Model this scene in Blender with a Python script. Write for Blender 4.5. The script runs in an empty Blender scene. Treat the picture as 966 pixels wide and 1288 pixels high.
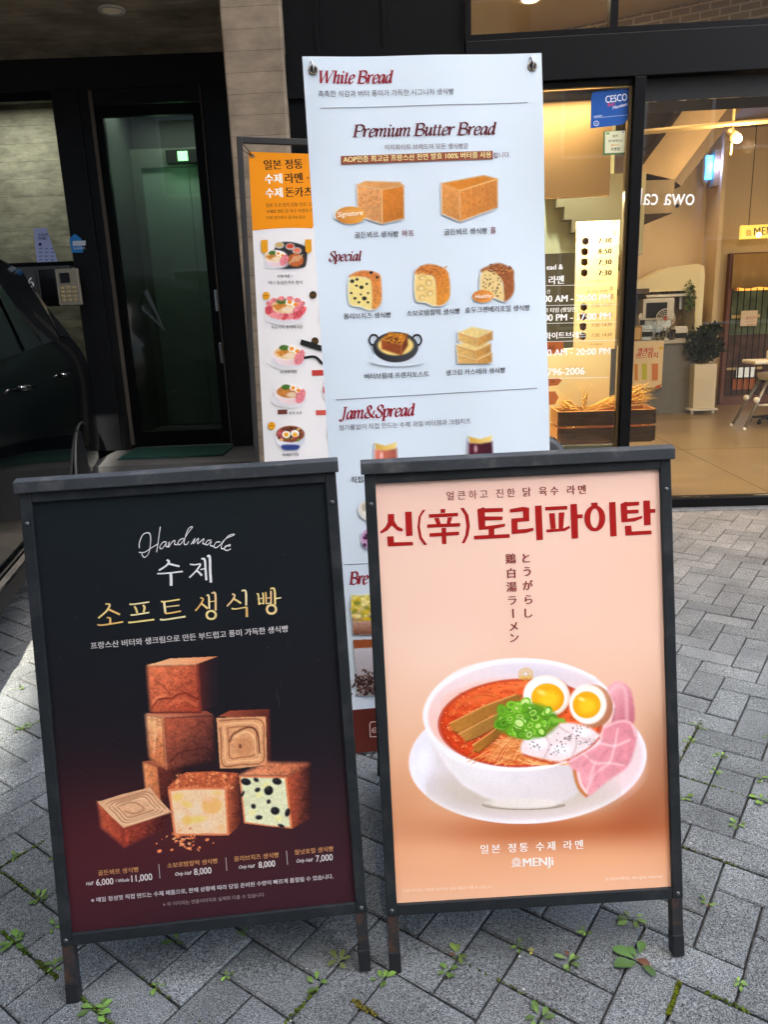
import bpy, bmesh, math, random
import numpy as np
from mathutils import Vector, Matrix

# ------------------------------------------------------------------ camera, light, exposure
scene = bpy.context.scene
COL = scene.collection
R = math.radians
CAM_H, FPX, PITCH, ROLL = 1.3, 930.0, R(14.5), R(2.2)
cam_d = bpy.data.cameras.new("camera")
cam = bpy.data.objects.new("camera", cam_d)
COL.objects.link(cam)
cam_d.sensor_fit = 'VERTICAL'
cam_d.sensor_height = 36.0
cam_d.lens = FPX / 1288.0 * 36.0
cam_d.clip_start, cam_d.clip_end = 0.02, 400.0
_b = Vector((0, -math.cos(PITCH), math.sin(PITCH)))
_x = Vector((1, 0, 0))
_y = _b.cross(_x)
_cr, _sr = math.cos(ROLL), math.sin(ROLL)
_X, _Y = _x * _cr - _y * _sr, _x * _sr + _y * _cr
cam.matrix_world = Matrix(((_X.x, _Y.x, _b.x, 0), (_X.y, _Y.y, _b.y, 0), (_X.z, _Y.z, _b.z, CAM_H), (0, 0, 0, 1)))
scene.camera = cam

SUN_EL, SUN_TRAVEL = R(60), Vector((-0.24, 1.0))      # the sun stands high behind the camera
world = bpy.data.worlds.new("World")
scene.world = world
world.use_nodes = True
wn, wl = world.node_tree.nodes, world.node_tree.links
sky = wn.new('ShaderNodeTexSky')
sky.sky_type = 'NISHITA'
sky.sun_disc = False
sky.dust_density, sky.ozone_density, sky.air_density = 5.0, 1.0, 1.0
sky.sun_elevation = SUN_EL
sky.sun_rotation = math.atan2(-SUN_TRAVEL.x, -SUN_TRAVEL.y)
wl.new(sky.outputs[0], wn['Background'].inputs[0])
wn['Background'].inputs[1].default_value = 0.15
sun_d = bpy.data.lights.new("sun", 'SUN')
sun_d.energy, sun_d.angle, sun_d.color = 3.2, R(0.5), (1, 0.94, 0.86)
sun = bpy.data.objects.new("sun", sun_d)
COL.objects.link(sun)
_h = SUN_TRAVEL.normalized() * math.cos(SUN_EL)
SUN_DIR = Vector((_h.x, _h.y, -math.sin(SUN_EL)))
sun.rotation_euler = SUN_DIR.to_track_quat('-Z', 'Y').to_euler()
sun.location = (2, -8, 14)
vs = scene.view_settings
vs.view_transform, vs.look, vs.gamma, vs.exposure = 'Standard', 'None', 1.0, 2.8
vs.use_curve_mapping = False
scene.render.engine = 'CYCLES'
cy = scene.cycles
cy.use_denoising = True
cy.max_bounces, cy.diffuse_bounces, cy.glossy_bounces, cy.transparent_max_bounces = 10, 4, 4, 16
cy.caustics_reflective = cy.caustics_refractive = False
cy.sample_clamp_indirect = 6.0
random.seed(7)
rng = np.random.default_rng(11)

# ------------------------------------------------------------------ colours and materials
def lin(c):
    c = np.asarray(c, float) / 255.0
    return np.where(c <= 0.04045, c / 12.92, ((c + 0.055) / 1.055) ** 2.4)

MATS = {}
def mat(name, rgb=(128, 128, 128), rough=0.6, spec=0.4, metal=0.0, var=0.0, vscale=8.0, bump=0.0, bscale=60.0,
        coat=0.0, emit=None, estr=0.0, stretch=(1, 1, 1), speck=0.0, dirt=None, dirt_amt=0.0, dirt_scale=3.0):
    """Principled material; colour given in 0-255 sRGB albedo, varied by object-space noise."""
    if name in MATS:
        return MATS[name]
    m = bpy.data.materials.new(name)
    MATS[name] = m
    m.use_nodes = True
    n, l = m.node_tree.nodes, m.node_tree.links
    p = n['Principled BSDF']
    base = tuple(lin(rgb)) + (1,)
    p.inputs['Base Color'].default_value = base
    p.inputs['Roughness'].default_value = rough
    p.inputs['Specular IOR Level'].default_value = spec
    p.inputs['Metallic'].default_value = metal
    p.inputs['Coat Weight'].default_value = coat
    p.inputs['Coat Roughness'].default_value = 0.05
    if emit is not None:
        p.inputs['Emission Color'].default_value = tuple(lin(emit)) + (1,)
        p.inputs['Emission Strength'].default_value = estr
    if var or bump or speck or dirt:
        tc = n.new('ShaderNodeTexCoord')
        mp = n.new('ShaderNodeMapping')
        mp.inputs['Scale'].default_value = stretch
        l.new(tc.outputs['Object'], mp.inputs[0])
        cur = None
        if var or speck or dirt:
            nz = n.new('ShaderNodeTexNoise')
            nz.inputs['Scale'].default_value = vscale
            nz.inputs['Detail'].default_value = 6
            l.new(mp.outputs[0], nz.inputs[0])
            mr = n.new('ShaderNodeMapRange')
            mr.inputs[1].default_value, mr.inputs[2].default_value = 0.3, 0.7
            mr.inputs[3].default_value, mr.inputs[4].default_value = 1 - var, 1 + var
            l.new(nz.outputs[0], mr.inputs[0])
            mul = n.new('ShaderNodeVectorMath')
            mul.operation = 'SCALE'
            mul.inputs[0].default_value = base[:3]
            l.new(mr.outputs[0], mul.inputs['Scale'])
            cur = mul.outputs[0]
            if speck:
                sp = n.new('ShaderNodeTexNoise')
                sp.inputs['Scale'].default_value = 330
                sp.inputs['Detail'].default_value = 3
                l.new(tc.outputs['Object'], sp.inputs[0])
                sr = n.new('ShaderNodeMapRange')
                sr.inputs[1].default_value, sr.inputs[2].default_value = 0.35, 0.68
                sr.inputs[3].default_value, sr.inputs[4].default_value = 1 - speck, 1 + speck * 1.5
                l.new(sp.outputs[0], sr.inputs[0])
                m2 = n.new('ShaderNodeVectorMath')
                m2.operation = 'SCALE'
                l.new(cur, m2.inputs[0])
                l.new(sr.outputs[0], m2.inputs['Scale'])
                cur = m2.outputs[0]
            if dirt is not None:
                dz = n.new('ShaderNodeTexNoise')
                dz.inputs['Scale'].default_value = dirt_scale
                dz.inputs['Detail'].default_value = 8
                dz.inputs['Roughness'].default_value = 0.65
                l.new(mp.outputs[0], dz.inputs[0])
                dr = n.new('ShaderNodeMapRange')
                dr.inputs[1].default_value, dr.inputs[2].default_value = 0.5, 0.7
                dr.inputs[3].default_value, dr.inputs[4].default_value = 0, dirt_amt
                l.new(dz.outputs[0], dr.inputs[0])
                mx = n.new('ShaderNodeMix')
                mx.data_type = 'RGBA'
                l.new(dr.outputs[0], mx.inputs[0])
                l.new(cur, mx.inputs[6])
                mx.inputs[7].default_value = tuple(lin(dirt)) + (1,)
                cur = mx.outputs[2]
            l.new(cur, p.inputs['Base Color'])
        if bump:
            bz = n.new('ShaderNodeTexNoise')
            bz.inputs['Scale'].default_value = bscale
            bz.inputs['Detail'].default_value = 5
            l.new(mp.outputs[0], bz.inputs[0])
            bp = n.new('ShaderNodeBump')
            bp.inputs['Strength'].default_value = bump
            bp.inputs['Distance'].default_value = 0.01
            l.new(bz.outputs[0], bp.inputs['Height'])
            l.new(bp.outputs[0], p.inputs['Normal'])
    return m

def attr_mat(name, rough=0.45, spec=0.25, speck=0.0, bump=0.0, sheen_scale=0.0, coat=0.0):
    """Material whose ink / pigment colour is stored per vertex in the attribute «ink»."""
    if name in MATS:
        return MATS[name]
    m = bpy.data.materials.new(name)
    MATS[name] = m
    m.use_nodes = True
    n, l = m.node_tree.nodes, m.node_tree.links
    p = n['Principled BSDF']
    p.inputs['Roughness'].default_value = rough
    p.inputs['Specular IOR Level'].default_value = spec
    p.inputs['Coat Weight'].default_value = coat
    p.inputs['Coat Roughness'].default_value = 0.25
    a = n.new('ShaderNodeAttribute')
    a.attribute_name = 'ink'
    cur = a.outputs['Color']
    tc = n.new('ShaderNodeTexCoord')
    if speck:
        for sc, lo, hi, amt in ((420, 0.36, 0.66, speck), (130, 0.3, 0.7, speck * 0.35), (5, 0.3, 0.7, 0.22)):
            sp = n.new('ShaderNodeTexNoise')
            sp.inputs['Scale'].default_value = sc
            sp.inputs['Detail'].default_value = 4
            l.new(tc.outputs['Object'], sp.inputs[0])
            sr = n.new('ShaderNodeMapRange')
            sr.inputs[1].default_value, sr.inputs[2].default_value = lo, hi
            sr.inputs[3].default_value, sr.inputs[4].default_value = 1 - amt, 1 + amt
            l.new(sp.outputs[0], sr.inputs[0])
            m2 = n.new('ShaderNodeVectorMath')
            m2.operation = 'SCALE'
            l.new(cur, m2.inputs[0])
            l.new(sr.outputs[0], m2.inputs['Scale'])
            cur = m2.outputs[0]
    l.new(cur, p.inputs['Base Color'])
    if bump:
        bz = n.new('ShaderNodeTexNoise')
        bz.inputs['Scale'].default_value = sheen_scale or 300
        bz.inputs['Detail'].default_value = 4
        l.new(tc.outputs['Object'], bz.inputs[0])
        bp = n.new('ShaderNodeBump')
        bp.inputs['Strength'].default_value = bump
        bp.inputs['Distance'].default_value = 0.004
        l.new(bz.outputs[0], bp.inputs['Height'])
        l.new(bp.outputs[0], p.inputs['Normal'])
    return m

def paper_mat(name, rgb):
    if name in MATS: return MATS[name]
    m = bpy.data.materials.new(name)
    MATS[name] = m
    m.use_nodes = True
    n, l = m.node_tree.nodes, m.node_tree.links
    p = n['Principled BSDF']
    c = tuple(lin(rgb)) + (1,)
    p.inputs['Base Color'].default_value = c
    p.inputs['Roughness'].default_value = 0.7
    t = n.new('ShaderNodeBsdfTranslucent')
    t.inputs[0].default_value = c
    mx = n.new('ShaderNodeMixShader')
    mx.inputs[0].default_value = 0.55
    l.new(p.outputs[0], mx.inputs[1]); l.new(t.outputs[0], mx.inputs[2])
    l.new(mx.outputs[0], n['Material Output'].inputs[0])
    return m

def glass_mat(name, tint=(235, 240, 238), ior=1.5, rough=0.0, refl=1.0):
    if name in MATS:
        return MATS[name]
    m = bpy.data.materials.new(name)
    MATS[name] = m
    m.use_nodes = True
    n, l = m.node_tree.nodes, m.node_tree.links
    n.remove(n['Principled BSDF'])
    tr = n.new('ShaderNodeBsdfTransparent')
    tr.inputs[0].default_value = tuple(lin(tint)) + (1,)
    gl = n.new('ShaderNodeBsdfGlossy')
    gl.inputs['Roughness'].default_value = rough
    gl.inputs[0].default_value = (refl, refl, refl, 1)
    fr = n.new('ShaderNodeFresnel')
    fr.inputs[0].default_value = ior
    mx = n.new('ShaderNodeMixShader')
    l.new(fr.outputs[0], mx.inputs[0])
    l.new(tr.outputs[0], mx.inputs[1])
    l.new(gl.outputs[0], mx.inputs[2])
    l.new(mx.outputs[0], n['Material Output'].inputs[0])
    return m

def board_concrete(name, rgb, plank=0.11, horizontal=True, contrast=0.5):
    """Board-marked concrete: plank joints, grain along the planks, stains and pitting."""
    if name in MATS:
        return MATS[name]
    m = bpy.data.materials.new(name)
    MATS[name] = m
    m.use_nodes = True
    n, l = m.node_tree.nodes, m.node_tree.links
    p = n['Principled BSDF']
    p.inputs['Roughness'].default_value = 0.85
    p.inputs['Specular IOR Level'].default_value = 0.2
    tc = n.new('ShaderNodeTexCoord')
    sx = n.new('ShaderNodeSeparateXYZ')
    l.new(tc.outputs['Object'], sx.inputs[0])
    ad = n.new('ShaderNodeMath')
    ad.operation = 'ADD'
    l.new(sx.outputs['X'], ad.inputs[0])
    l.new(sx.outputs['Y'], ad.inputs[1])
    cb = n.new('ShaderNodeCombineXYZ')
    l.new(ad.outputs[0], cb.inputs[0])
    l.new(sx.outputs['Z'] if horizontal else sx.outputs['Y'], cb.inputs[1])
    if not horizontal:
        l.new(sx.outputs['X'], cb.inputs[0])
    br = n.new('ShaderNodeTexBrick')
    br.inputs['Scale'].default_value = 1.0
    br.inputs['Brick Width'].default_value = 5.3
    br.inputs['Row Height'].default_value = plank
    br.inputs['Mortar Size'].default_value = 0.0022
    br.inputs['Mortar Smooth'].default_value = 0.6
    br.inputs['Color1'].default_value = (1, 1, 1, 1)
    br.inputs['Color2'].default_value = (0.84, 0.84, 0.84, 1)
    br.inputs['Mortar'].default_value = (0.45, 0.45, 0.45, 1)
    l.new(cb.outputs[0], br.inputs[0])
    mp = n.new('ShaderNodeMapping')
    mp.inputs['Scale'].default_value = (4, 13, 1)
    l.new(cb.outputs[0], mp.inputs[0])
    g = n.new('ShaderNodeTexNoise')
    g.inputs['Scale'].default_value = 1.4
    g.inputs['Detail'].default_value = 8
    g.inputs['Roughness'].default_value = 0.7
    l.new(mp.outputs[0], g.inputs[0])
    gr = n.new('ShaderNodeMapRange')
    gr.inputs[1].default_value, gr.inputs[2].default_value = 0.3, 0.72
    gr.inputs[3].default_value, gr.inputs[4].default_value = 1 - contrast, 1 + contrast * 0.5
    l.new(g.outputs[0], gr.inputs[0])
    st = n.new('ShaderNodeTexNoise')
    st.inputs['Scale'].default_value = 3.5
    st.inputs['Detail'].default_value = 7
    l.new(tc.outputs['Object'], st.inputs[0])
    sr = n.new('ShaderNodeMapRange')
    sr.inputs[1].default_value, sr.inputs[2].default_value = 0.3, 0.65
    sr.inputs[3].default_value, sr.inputs[4].default_value = 0.55, 1.12
    l.new(st.outputs[0], sr.inputs[0])
    mm = n.new('ShaderNodeMath')
    mm.operation = 'MULTIPLY'
    l.new(gr.outputs[0], mm.inputs[0])
    l.new(sr.outputs[0], mm.inputs[1])
    v1 = n.new('ShaderNodeVectorMath')
    v1.operation = 'SCALE'
    l.new(br.outputs[0], v1.inputs[0])
    l.new(mm.outputs[0], v1.inputs['Scale'])
    v2 = n.new('ShaderNodeVectorMath')
    v2.operation = 'MULTIPLY'
    l.new(v1.outputs[0], v2.inputs[0])
    v2.inputs[1].default_value = tuple(lin(rgb))
    l.new(v2.outputs[0], p.inputs['Base Color'])
    bp = n.new('ShaderNodeBump')
    bp.inputs['Strength'].default_value = 0.5
    bp.inputs['Distance'].default_value = 0.006
    l.new(v1.outputs[0], bp.inputs['Height'])
    l.new(bp.outputs[0], p.inputs['Normal'])
    return m

def tile_mat(name, rgb, grout, bw, bh, mortar=0.012, rough=0.4):
    m = bpy.data.materials.new(name)
    m.use_nodes = True
    n, l = m.node_tree.nodes, m.node_tree.links
    p = n['Principled BSDF']
    p.inputs['Roughness'].default_value = rough
    tc = n.new('ShaderNodeTexCoord')
    sx = n.new('ShaderNodeSeparateXYZ')
    l.new(tc.outputs['Object'], sx.inputs[0])
    cb = n.new('ShaderNodeCombineXYZ')
    l.new(sx.outputs['X'], cb.inputs[0])
    l.new(sx.outputs['Z'], cb.inputs[1])
    br = n.new('ShaderNodeTexBrick')
    br.inputs['Scale'].default_value = 1.0
    br.inputs['Brick Width'].default_value = bw
    br.inputs['Row Height'].default_value = bh
    br.inputs['Mortar Size'].default_value = mortar
    c = tuple(lin(rgb)) + (1,)
    br.inputs['Color1'].default_value = c
    br.inputs['Color2'].default_value = tuple(x * 0.85 for x in c[:3]) + (1,)
    br.inputs['Mortar'].default_value = tuple(lin(grout)) + (1,)
    l.new(cb.outputs[0], br.inputs[0])
    l.new(br.outputs[0], p.inputs['Base Color'])
    return m

# ------------------------------------------------------------------ objects
WM = {}
def reg(o, M, parent=None):
    COL.objects.link(o)
    WM[o.name] = M
    if parent is not None:
        o.parent = parent
        o.matrix_basis = WM[parent.name].inverted() @ M
    else:
        o.matrix_basis = M
    return o

def tag(o, label=None, cat=None, group=None, kind=None):
    if label: o['label'] = label
    if cat: o['category'] = cat
    if group: o['group'] = group
    if kind: o['kind'] = kind
    return o

def thing(name, label, cat, loc=(0, 0, 0), rz=0.0, group=None, M=None):
    o = bpy.data.objects.new(name, None)
    o.empty_display_size = 0.1
    reg(o, M if M is not None else Matrix.Translation(Vector(loc)) @ Matrix.Rotation(rz, 4, 'Z'))
    return tag(o, label, cat, group)

class MB:
    """Collects shapes given in some frame (T maps to world) and links them as one mesh object."""
    def __init__(self, T=None):
        self.v, self.f, self.mi, self.mats, self.col = [], [], [], [], []
        self.T = T
        self.cur, self.c = 0, None
    def use(self, m):
        if m not in self.mats: self.mats.append(m)
        self.cur = self.mats.index(m)
        return self
    def _add(self, vs, fs):
        b = len(self.v)
        self.v += [Vector(self.T(*p)) if self.T else Vector(p) for p in vs]
        self.col += [self.c] * len(vs)
        for f in fs:
            self.f.append([b + i for i in f]); self.mi.append(self.cur)
        return self
    def box(self, x0, x1, y0, y1, z0, z1):
        return self._add([(x, y, z) for x in (x0, x1) for y in (y0, y1) for z in (z0, z1)],
                         [(0, 1, 3, 2), (4, 6, 7, 5), (0, 4, 5, 1), (2, 3, 7, 6), (0, 2, 6, 4), (1, 5, 7, 3)])
    def quad(self, a, b, c, d):
        return self._add([a, b, c, d], [(0, 1, 2, 3)])
    def prism(self, pts, y0, y1):
        """Outline in x,z pulled along y."""
        n = len(pts)
        return self._add([(x, y0, z) for x, z in pts] + [(x, y1, z) for x, z in pts],
                         [tuple(range(n)), tuple(range(2 * n - 1, n - 1, -1))] + [(i, i + n, (i + 1) % n + n, (i + 1) % n) for i in range(n)])
    def bar(self, a, b, w, d=None, up=(0, 0, 1)):
        a, b = Vector(a), Vector(b)
        t = (b - a).normalized()
        u = Vector(up)
        if abs(t.dot(u)) > 0.95: u = Vector((0, 1, 0))
        s = t.cross(u).normalized()
        u = s.cross(t)
        d = d or w
        vs = [tuple(e + s * (i * w / 2) + u * (j * d / 2)) for e in (a, b) for i, j in ((-1, -1), (1, -1), (1, 1), (-1, 1))]
        return self._add(vs, [(3, 2, 1, 0), (4, 5, 6, 7)] + [(i, (i + 1) % 4, (i + 1) % 4 + 4, i + 4) for i in range(4)])
    def tube(self, pts, r, n=8, cap=True):
        pts = [Vector(p) for p in pts]
        rs = r if isinstance(r, (list, tuple)) else [r] * len(pts)
        vs, fs = [], []
        ref = None
        for i, p in enumerate(pts):
            t = (pts[min(i + 1, len(pts) - 1)] - pts[max(i - 1, 0)]).normalized()
            if ref is None or abs(ref.dot(t)) > 0.98:
                ref = Vector((0, 0, 1)) if abs(t.z) < 0.9 else Vector((1, 0, 0))
            s = t.cross(ref).normalized(); u = s.cross(t); ref = u
            for k in range(n):
                a = 2 * math.pi * k / n
                vs.append(tuple(p + s * (math.cos(a) * rs[i]) + u * (math.sin(a) * rs[i])))
        for i in range(len(pts) - 1):
            for k in range(n):
                fs.append((i * n + k, i * n + (k + 1) % n, (i + 1) * n + (k + 1) % n, (i + 1) * n + k))
        if cap:
            fs.append(tuple(range(n - 1, -1, -1))); fs.append(tuple((len(pts) - 1) * n + k for k in range(n)))
        return self._add(vs, fs)
    def lathe(self, prof, c=(0, 0, 0), n=20, sx=1, sy=1, cap=True):
        vs, fs = [], []
        for r, z in prof:
            for k in range(n):
                a = 2 * math.pi * k / n
                vs.append((c[0] + r * sx * math.cos(a), c[1] + r * sy * math.sin(a), c[2] + z))
        for i in range(len(prof) - 1):
            for k in range(n):
                fs.append((i * n + k, i * n + (k + 1) % n, (i + 1) * n + (k + 1) % n, (i + 1) * n + k))
        if cap:
            if prof[0][0] > 1e-5: fs.append(tuple(range(n - 1, -1, -1)))
            if prof[-1][0] > 1e-5: fs.append(tuple((len(prof) - 1) * n + k for k in range(n)))
        return self._add(vs, fs)
    def ball(self, c, r, n=12, sx=1, sy=1, sz=1):
        return self.lathe([(r * math.sin(math.pi * i / 8) + 1e-4, -r * sz * math.cos(math.pi * i / 8)) for i in range(9)], c, n, sx, sy)
    def build(self, name, m=None, parent=None, M=None, bevel=0.0, smooth=False, loc=None, solid=0.0):
        if M is None:
            if parent is not None: M = WM[parent.name]
            elif loc is not None: M = Matrix.Translation(Vector(loc))
            else: M = Matrix.Identity(4)
        inv = M.inverted()
        me = bpy.data.meshes.new(name)
        me.from_pydata([tuple(inv @ v) for v in self.v], [], self.f)
        ms = self.mats or [m]
        for x in ms: me.materials.append(x)
        me.polygons.foreach_set('material_index', self.mi)
        if any(c is not None for c in self.col):
            a = me.color_attributes.new('ink', 'FLOAT_COLOR', 'POINT')
            a.data.foreach_set('color', np.array([(list(c) + [1.0]) if c is not None else [0.5, 0.5, 0.5, 1] for c in self.col], 'f').ravel())
        if smooth:
            me.polygons.foreach_set('use_smooth', [True] * len(me.polygons))
        bm = bmesh.new(); bm.from_mesh(me)
        bmesh.ops.recalc_face_normals(bm, faces=bm.faces)
        bm.to_mesh(me); bm.free()
        me.update()
        o = bpy.data.objects.new(name, me)
        reg(o, M, parent)
        if solid:
            md = o.modifiers.new('thick', 'SOLIDIFY'); md.thickness = solid; md.offset = 0
        if bevel:
            md = o.modifiers.new('bevel', 'BEVEL'); md.width = bevel; md.segments = 2; md.limit_method = 'ANGLE'; md.angle_limit = R(40)
        return o

def copy_tree(o, parent=None):
    c = o.copy()
    COL.objects.link(c)
    WM[c.name] = WM[o.name]
    if parent is not None: c.parent = parent
    for ch in list(o.children): copy_tree(ch, c)
    return c

def place(o, M):
    o.matrix_basis = M
    WM[o.name] = M

# ------------------------------------------------------------------ printed sheets: ink layers on a flat sheet
def catmull(p, k=6, closed=False):
    p = [np.array(q, float) for q in p]
    if len(p) < 3: return np.array(p)
    if closed: P = [p[-1]] + p + [p[0], p[1]]
    else: P = [2 * p[0] - p[1]] + p + [2 * p[-1] - p[-2]]
    out = []
    for i in range(1, len(P) - 2):
        a, b, c, d = P[i - 1], P[i], P[i + 1], P[i + 2]
        for t in np.linspace(0, 1, k, endpoint=False):
            out.append(0.5 * (2 * b + (c - a) * t + (2 * a - 5 * b + 4 * c - d) * t * t + (3 * b - a - 3 * c + d) * t ** 3))
    if not closed: out.append(P[-2])
    return np.array(out)

def homography(src, dst):
    A, b = [], []
    for (x, y), (u, v) in zip(src, dst):
        A.append([x, y, 1, 0, 0, 0, -u * x, -u * y]); b.append(u)
        A.append([0, 0, 0, x, y, 1, -v * x, -v * y]); b.append(v)
    h = np.linalg.solve(np.array(A, float), np.array(b, float))
    return np.append(h, 1).reshape(3, 3)

_tc = {}
def glyphs(s, offset=0.0, shear=0.0, spacing=1.0):
    """Outline of a line of text at size 1: vertices and faces."""
    key = (s, offset, shear, spacing)
    if key not in _tc:
        c = bpy.data.curves.new('t', 'FONT')
        c.body, c.offset, c.shear, c.space_character = s, offset, shear, spacing
        c.resolution_u = 3
        o = bpy.data.objects.new('t', c)
        COL.objects.link(o)
        dg = bpy.context.evaluated_depsgraph_get()
        dg.update()
        me = bpy.data.meshes.new_from_object(o.evaluated_get(dg))
        v = np.array([q.co[:2] for q in me.vertices]).reshape(-1, 2)
        f = [tuple(q.vertices) for q in me.polygons]
        bpy.data.objects.remove(o); bpy.data.curves.remove(c); bpy.data.meshes.remove(me)
        _tc[key] = (v, f)
    return _tc[key]

class Sheet:
    """A flat printed sheet. Frame: x across, z up, -y towards the reader. «view» maps measured layout coordinates to it."""
    def __init__(self, M, hom=None, gain=0.9, material=None):
        self.M, self.hom, self.gain = M, hom, gain
        self.mat = material or attr_mat('printed_ink')
        self.view(0, 0, 1)
        self.layer, self.bend = 0, None
    def view(self, ox, oy, sc):
        self.o, self.sc = np.array([ox, oy], float), float(sc)
        return self
    def uv(self, pts):
        p = np.asarray(pts, float).reshape(-1, 2) / self.sc + self.o
        if self.hom is None: return p
        q = np.c_[p, np.ones(len(p))] @ self.hom.T
        return q[:, :2] / q[:, 2:]
    def start(self, step=1):
        self.V, self.F, self.C = [], [], []
        self.n = 0
        self.layer += step
        return self
    def lift(self, k=1):
        self.layer += k
        return self
    def raw(self, uv, faces, col):
        """col is one colour or one per vertex (0-255 sRGB)."""
        uv = np.asarray(uv, float)
        c = np.minimum(lin(col) * self.gain, 0.93)
        if c.ndim == 1: c = np.repeat(c[None], len(uv), 0)
        self.V.append(np.c_[uv[:, 0], np.full(len(uv), -0.00018 * self.layer - 0.000002 * len(self.V)), uv[:, 1]])
        self.F += [tuple(i + self.n for i in f) for f in faces]
        self.C.append(c)
        self.n += len(uv)
        return self
    def poly(self, pts, col, smooth=False):
        if smooth: pts = catmull(pts, 6, True)
        uv = self.uv(pts)
        from mathutils.geometry import tessellate_polygon
        tri = tessellate_polygon([[Vector((a, b, 0)) for a, b in uv]])
        return self.raw(uv, [t for t in tri], col)
    def ellipse(self, cx, cy, rx, ry, col, inner=0.0):
        n = 36
        a = np.linspace(0, 2 * np.pi, n, endpoint=False)
        ring = np.c_[cx + rx * np.cos(a), cy + ry * np.sin(a)]
        if inner:
            r2 = np.c_[cx + rx * inner * np.cos(a), cy + ry * inner * np.sin(a)] if not isinstance(inner, tuple) else np.c_[cx + inner[0] * np.cos(a), cy + inner[1] * np.sin(a)]
            return self.raw(self.uv(np.r_[ring, r2]), [(i, (i + 1) % n, n + (i + 1) % n, n + i) for i in range(n)], col)
        return self.raw(self.uv(ring), [tuple(range(n))], col)
    def stroke(self, pts, w, col, smooth=True, nib=None, thin=0.3, taper=False, closed=False):
        """A pen stroke; nib (degrees) makes it a broad-nib stroke whose thin direction is that angle."""
        p = catmull(pts, 8, closed) if smooth and len(pts) > 2 else np.array(pts, float)
        if smooth and len(pts) == 2:
            p = np.array([p[0] + (p[1] - p[0]) * t for t in np.linspace(0, 1, 5)])
        if len(p) == 2 and np.hypot(*(p[1] - p[0])) / self.sc > 60:
            p = np.array([p[0] + (p[1] - p[0]) * t for t in np.linspace(0, 1, 40)])
        if closed: p = np.r_[p, p[:2]]
        d = np.gradient(p, axis=0)
        d /= np.linalg.norm(d, axis=1)[:, None] + 1e-9
        ww = np.full(len(p), float(w))
        if nib is not None:
            ang = np.arctan2(-d[:, 1], d[:, 0]) - math.radians(nib)
            ww = w * (thin + (1 - thin) * np.abs(np.sin(ang)) ** 1.3)
        if taper:
            t = np.linspace(0, 1, len(p))
            ww = ww * np.interp(t, [0, 0.12, 0.8, 1], [0.55, 1, 0.85, 0.6])
        nrm = np.c_[-d[:, 1], d[:, 0]] * (ww / 2)[:, None]
        n = len(p)
        uv = self.uv(np.r_[p + nrm, p - nrm])
        return self.raw(uv, [(i, i + 1, n + i + 1, n + i) for i in range(n - 1)], col)
    def text(self, s, p0, p1, col, bold=0.0, shear=0.0, spacing=1.0, hy=1.0, mirror=False):
        """A line of lettering whose baseline runs from p0 to p1."""
        v, f = glyphs(s, 0.0, shear, spacing)
        if len(v) == 0: return self
        a, b = self.uv([p0, p1])
        x0, x1 = v[:, 0].min(), v[:, 0].max()
        ex = (b - a) / (x1 - x0)
        ey = np.array([-ex[1], ex[0]]) * hy
        if mirror: ey = -ey
        uv = a + (v[:, :1] - x0) * ex + v[:, 1:] * ey
        for k in ((0,) if not bold else (-1, -0.33, 0.33, 1)):
            self.raw(uv + ex * (k * bold), f, col)
        return self
    def grid(self, art, clip=True):
        """Painted picture: a fine grid whose points carry the paint."""
        xs, ys, C, A = art.result()
        ny, nx = A.shape
        keep = A > 0.02 if clip else np.ones_like(A, bool)
        q = keep[:-1, :-1] & keep[1:, :-1] & keep[:-1, 1:] & keep[1:, 1:]
        idx = np.arange(ny * nx).reshape(ny, nx)
        fq = np.stack([idx[:-1, :-1][q], idx[1:, :-1][q], idx[1:, 1:][q], idx[:-1, 1:][q]], 1)
        used = np.unique(fq)
        rm = np.full(ny * nx, -1); rm[used] = np.arange(len(used))
        X, Y = np.meshgrid(xs, ys)
        o, sc = self.o, self.sc
        self.view(0, 0, 1)
        uv = self.uv(np.c_[X.ravel()[used], Y.ravel()[used]])
        self.o, self.sc = o, sc
        return self.raw(uv, [tuple(r) for r in rm[fq]], C.reshape(-1, 3)[used])
    def build(self, name, parent, label=None):
        me = bpy.data.meshes.new(name)
        V, C = np.concatenate(self.V), np.concatenate(self.C)
        P = np.array(self.M)
        if self.bend: V[:, 1] += self.bend(V[:, 0], V[:, 2])
        W = V @ P[:3, :3].T + P[:3, 3]
        I = np.array(WM[parent.name].inverted())
        W = W @ I[:3, :3].T + I[:3, 3]
        me.from_pydata(W.tolist(), [], self.F)
        a = me.color_attributes.new('ink', 'FLOAT_COLOR', 'POINT')
        a.data.foreach_set('color', np.c_[C, np.ones(len(C))].astype('f').ravel())
        me.materials.append(self.mat)
        me.update()
        o = bpy.data.objects.new(name, me)
        reg(o, WM[parent.name], parent)
        if label: o['label'] = label
        return o

def vnoise(x, y, seed=0):
    xi, yi = np.floor(x).astype(np.int64), np.floor(y).astype(np.int64)
    fx, fy = x - xi, y - yi
    fx, fy = fx * fx * (3 - 2 * fx), fy * fy * (3 - 2 * fy)
    def h(a, b):
        n = (a * 374761393 + b * 668265263 + seed * 1274126177) & 0x7fffffff
        n = ((n ^ (n >> 13)) * 1274126177) & 0x7fffffff
        return ((n ^ (n >> 16)) & 0xffff) / 65535.0
    return (h(xi, yi) * (1 - fx) + h(xi + 1, yi) * fx) * (1 - fy) + (h(xi, yi + 1) * (1 - fx) + h(xi + 1, yi + 1) * fx) * fy

def fbm(x, y, seed=0, octv=4):
    s, a, t = 0, 1.0, 0
    for o in range(octv):
        s = s + a * vnoise(x * 2 ** o, y * 2 ** o, seed + o * 17); t += a; a *= 0.55
    return s / t

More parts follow.
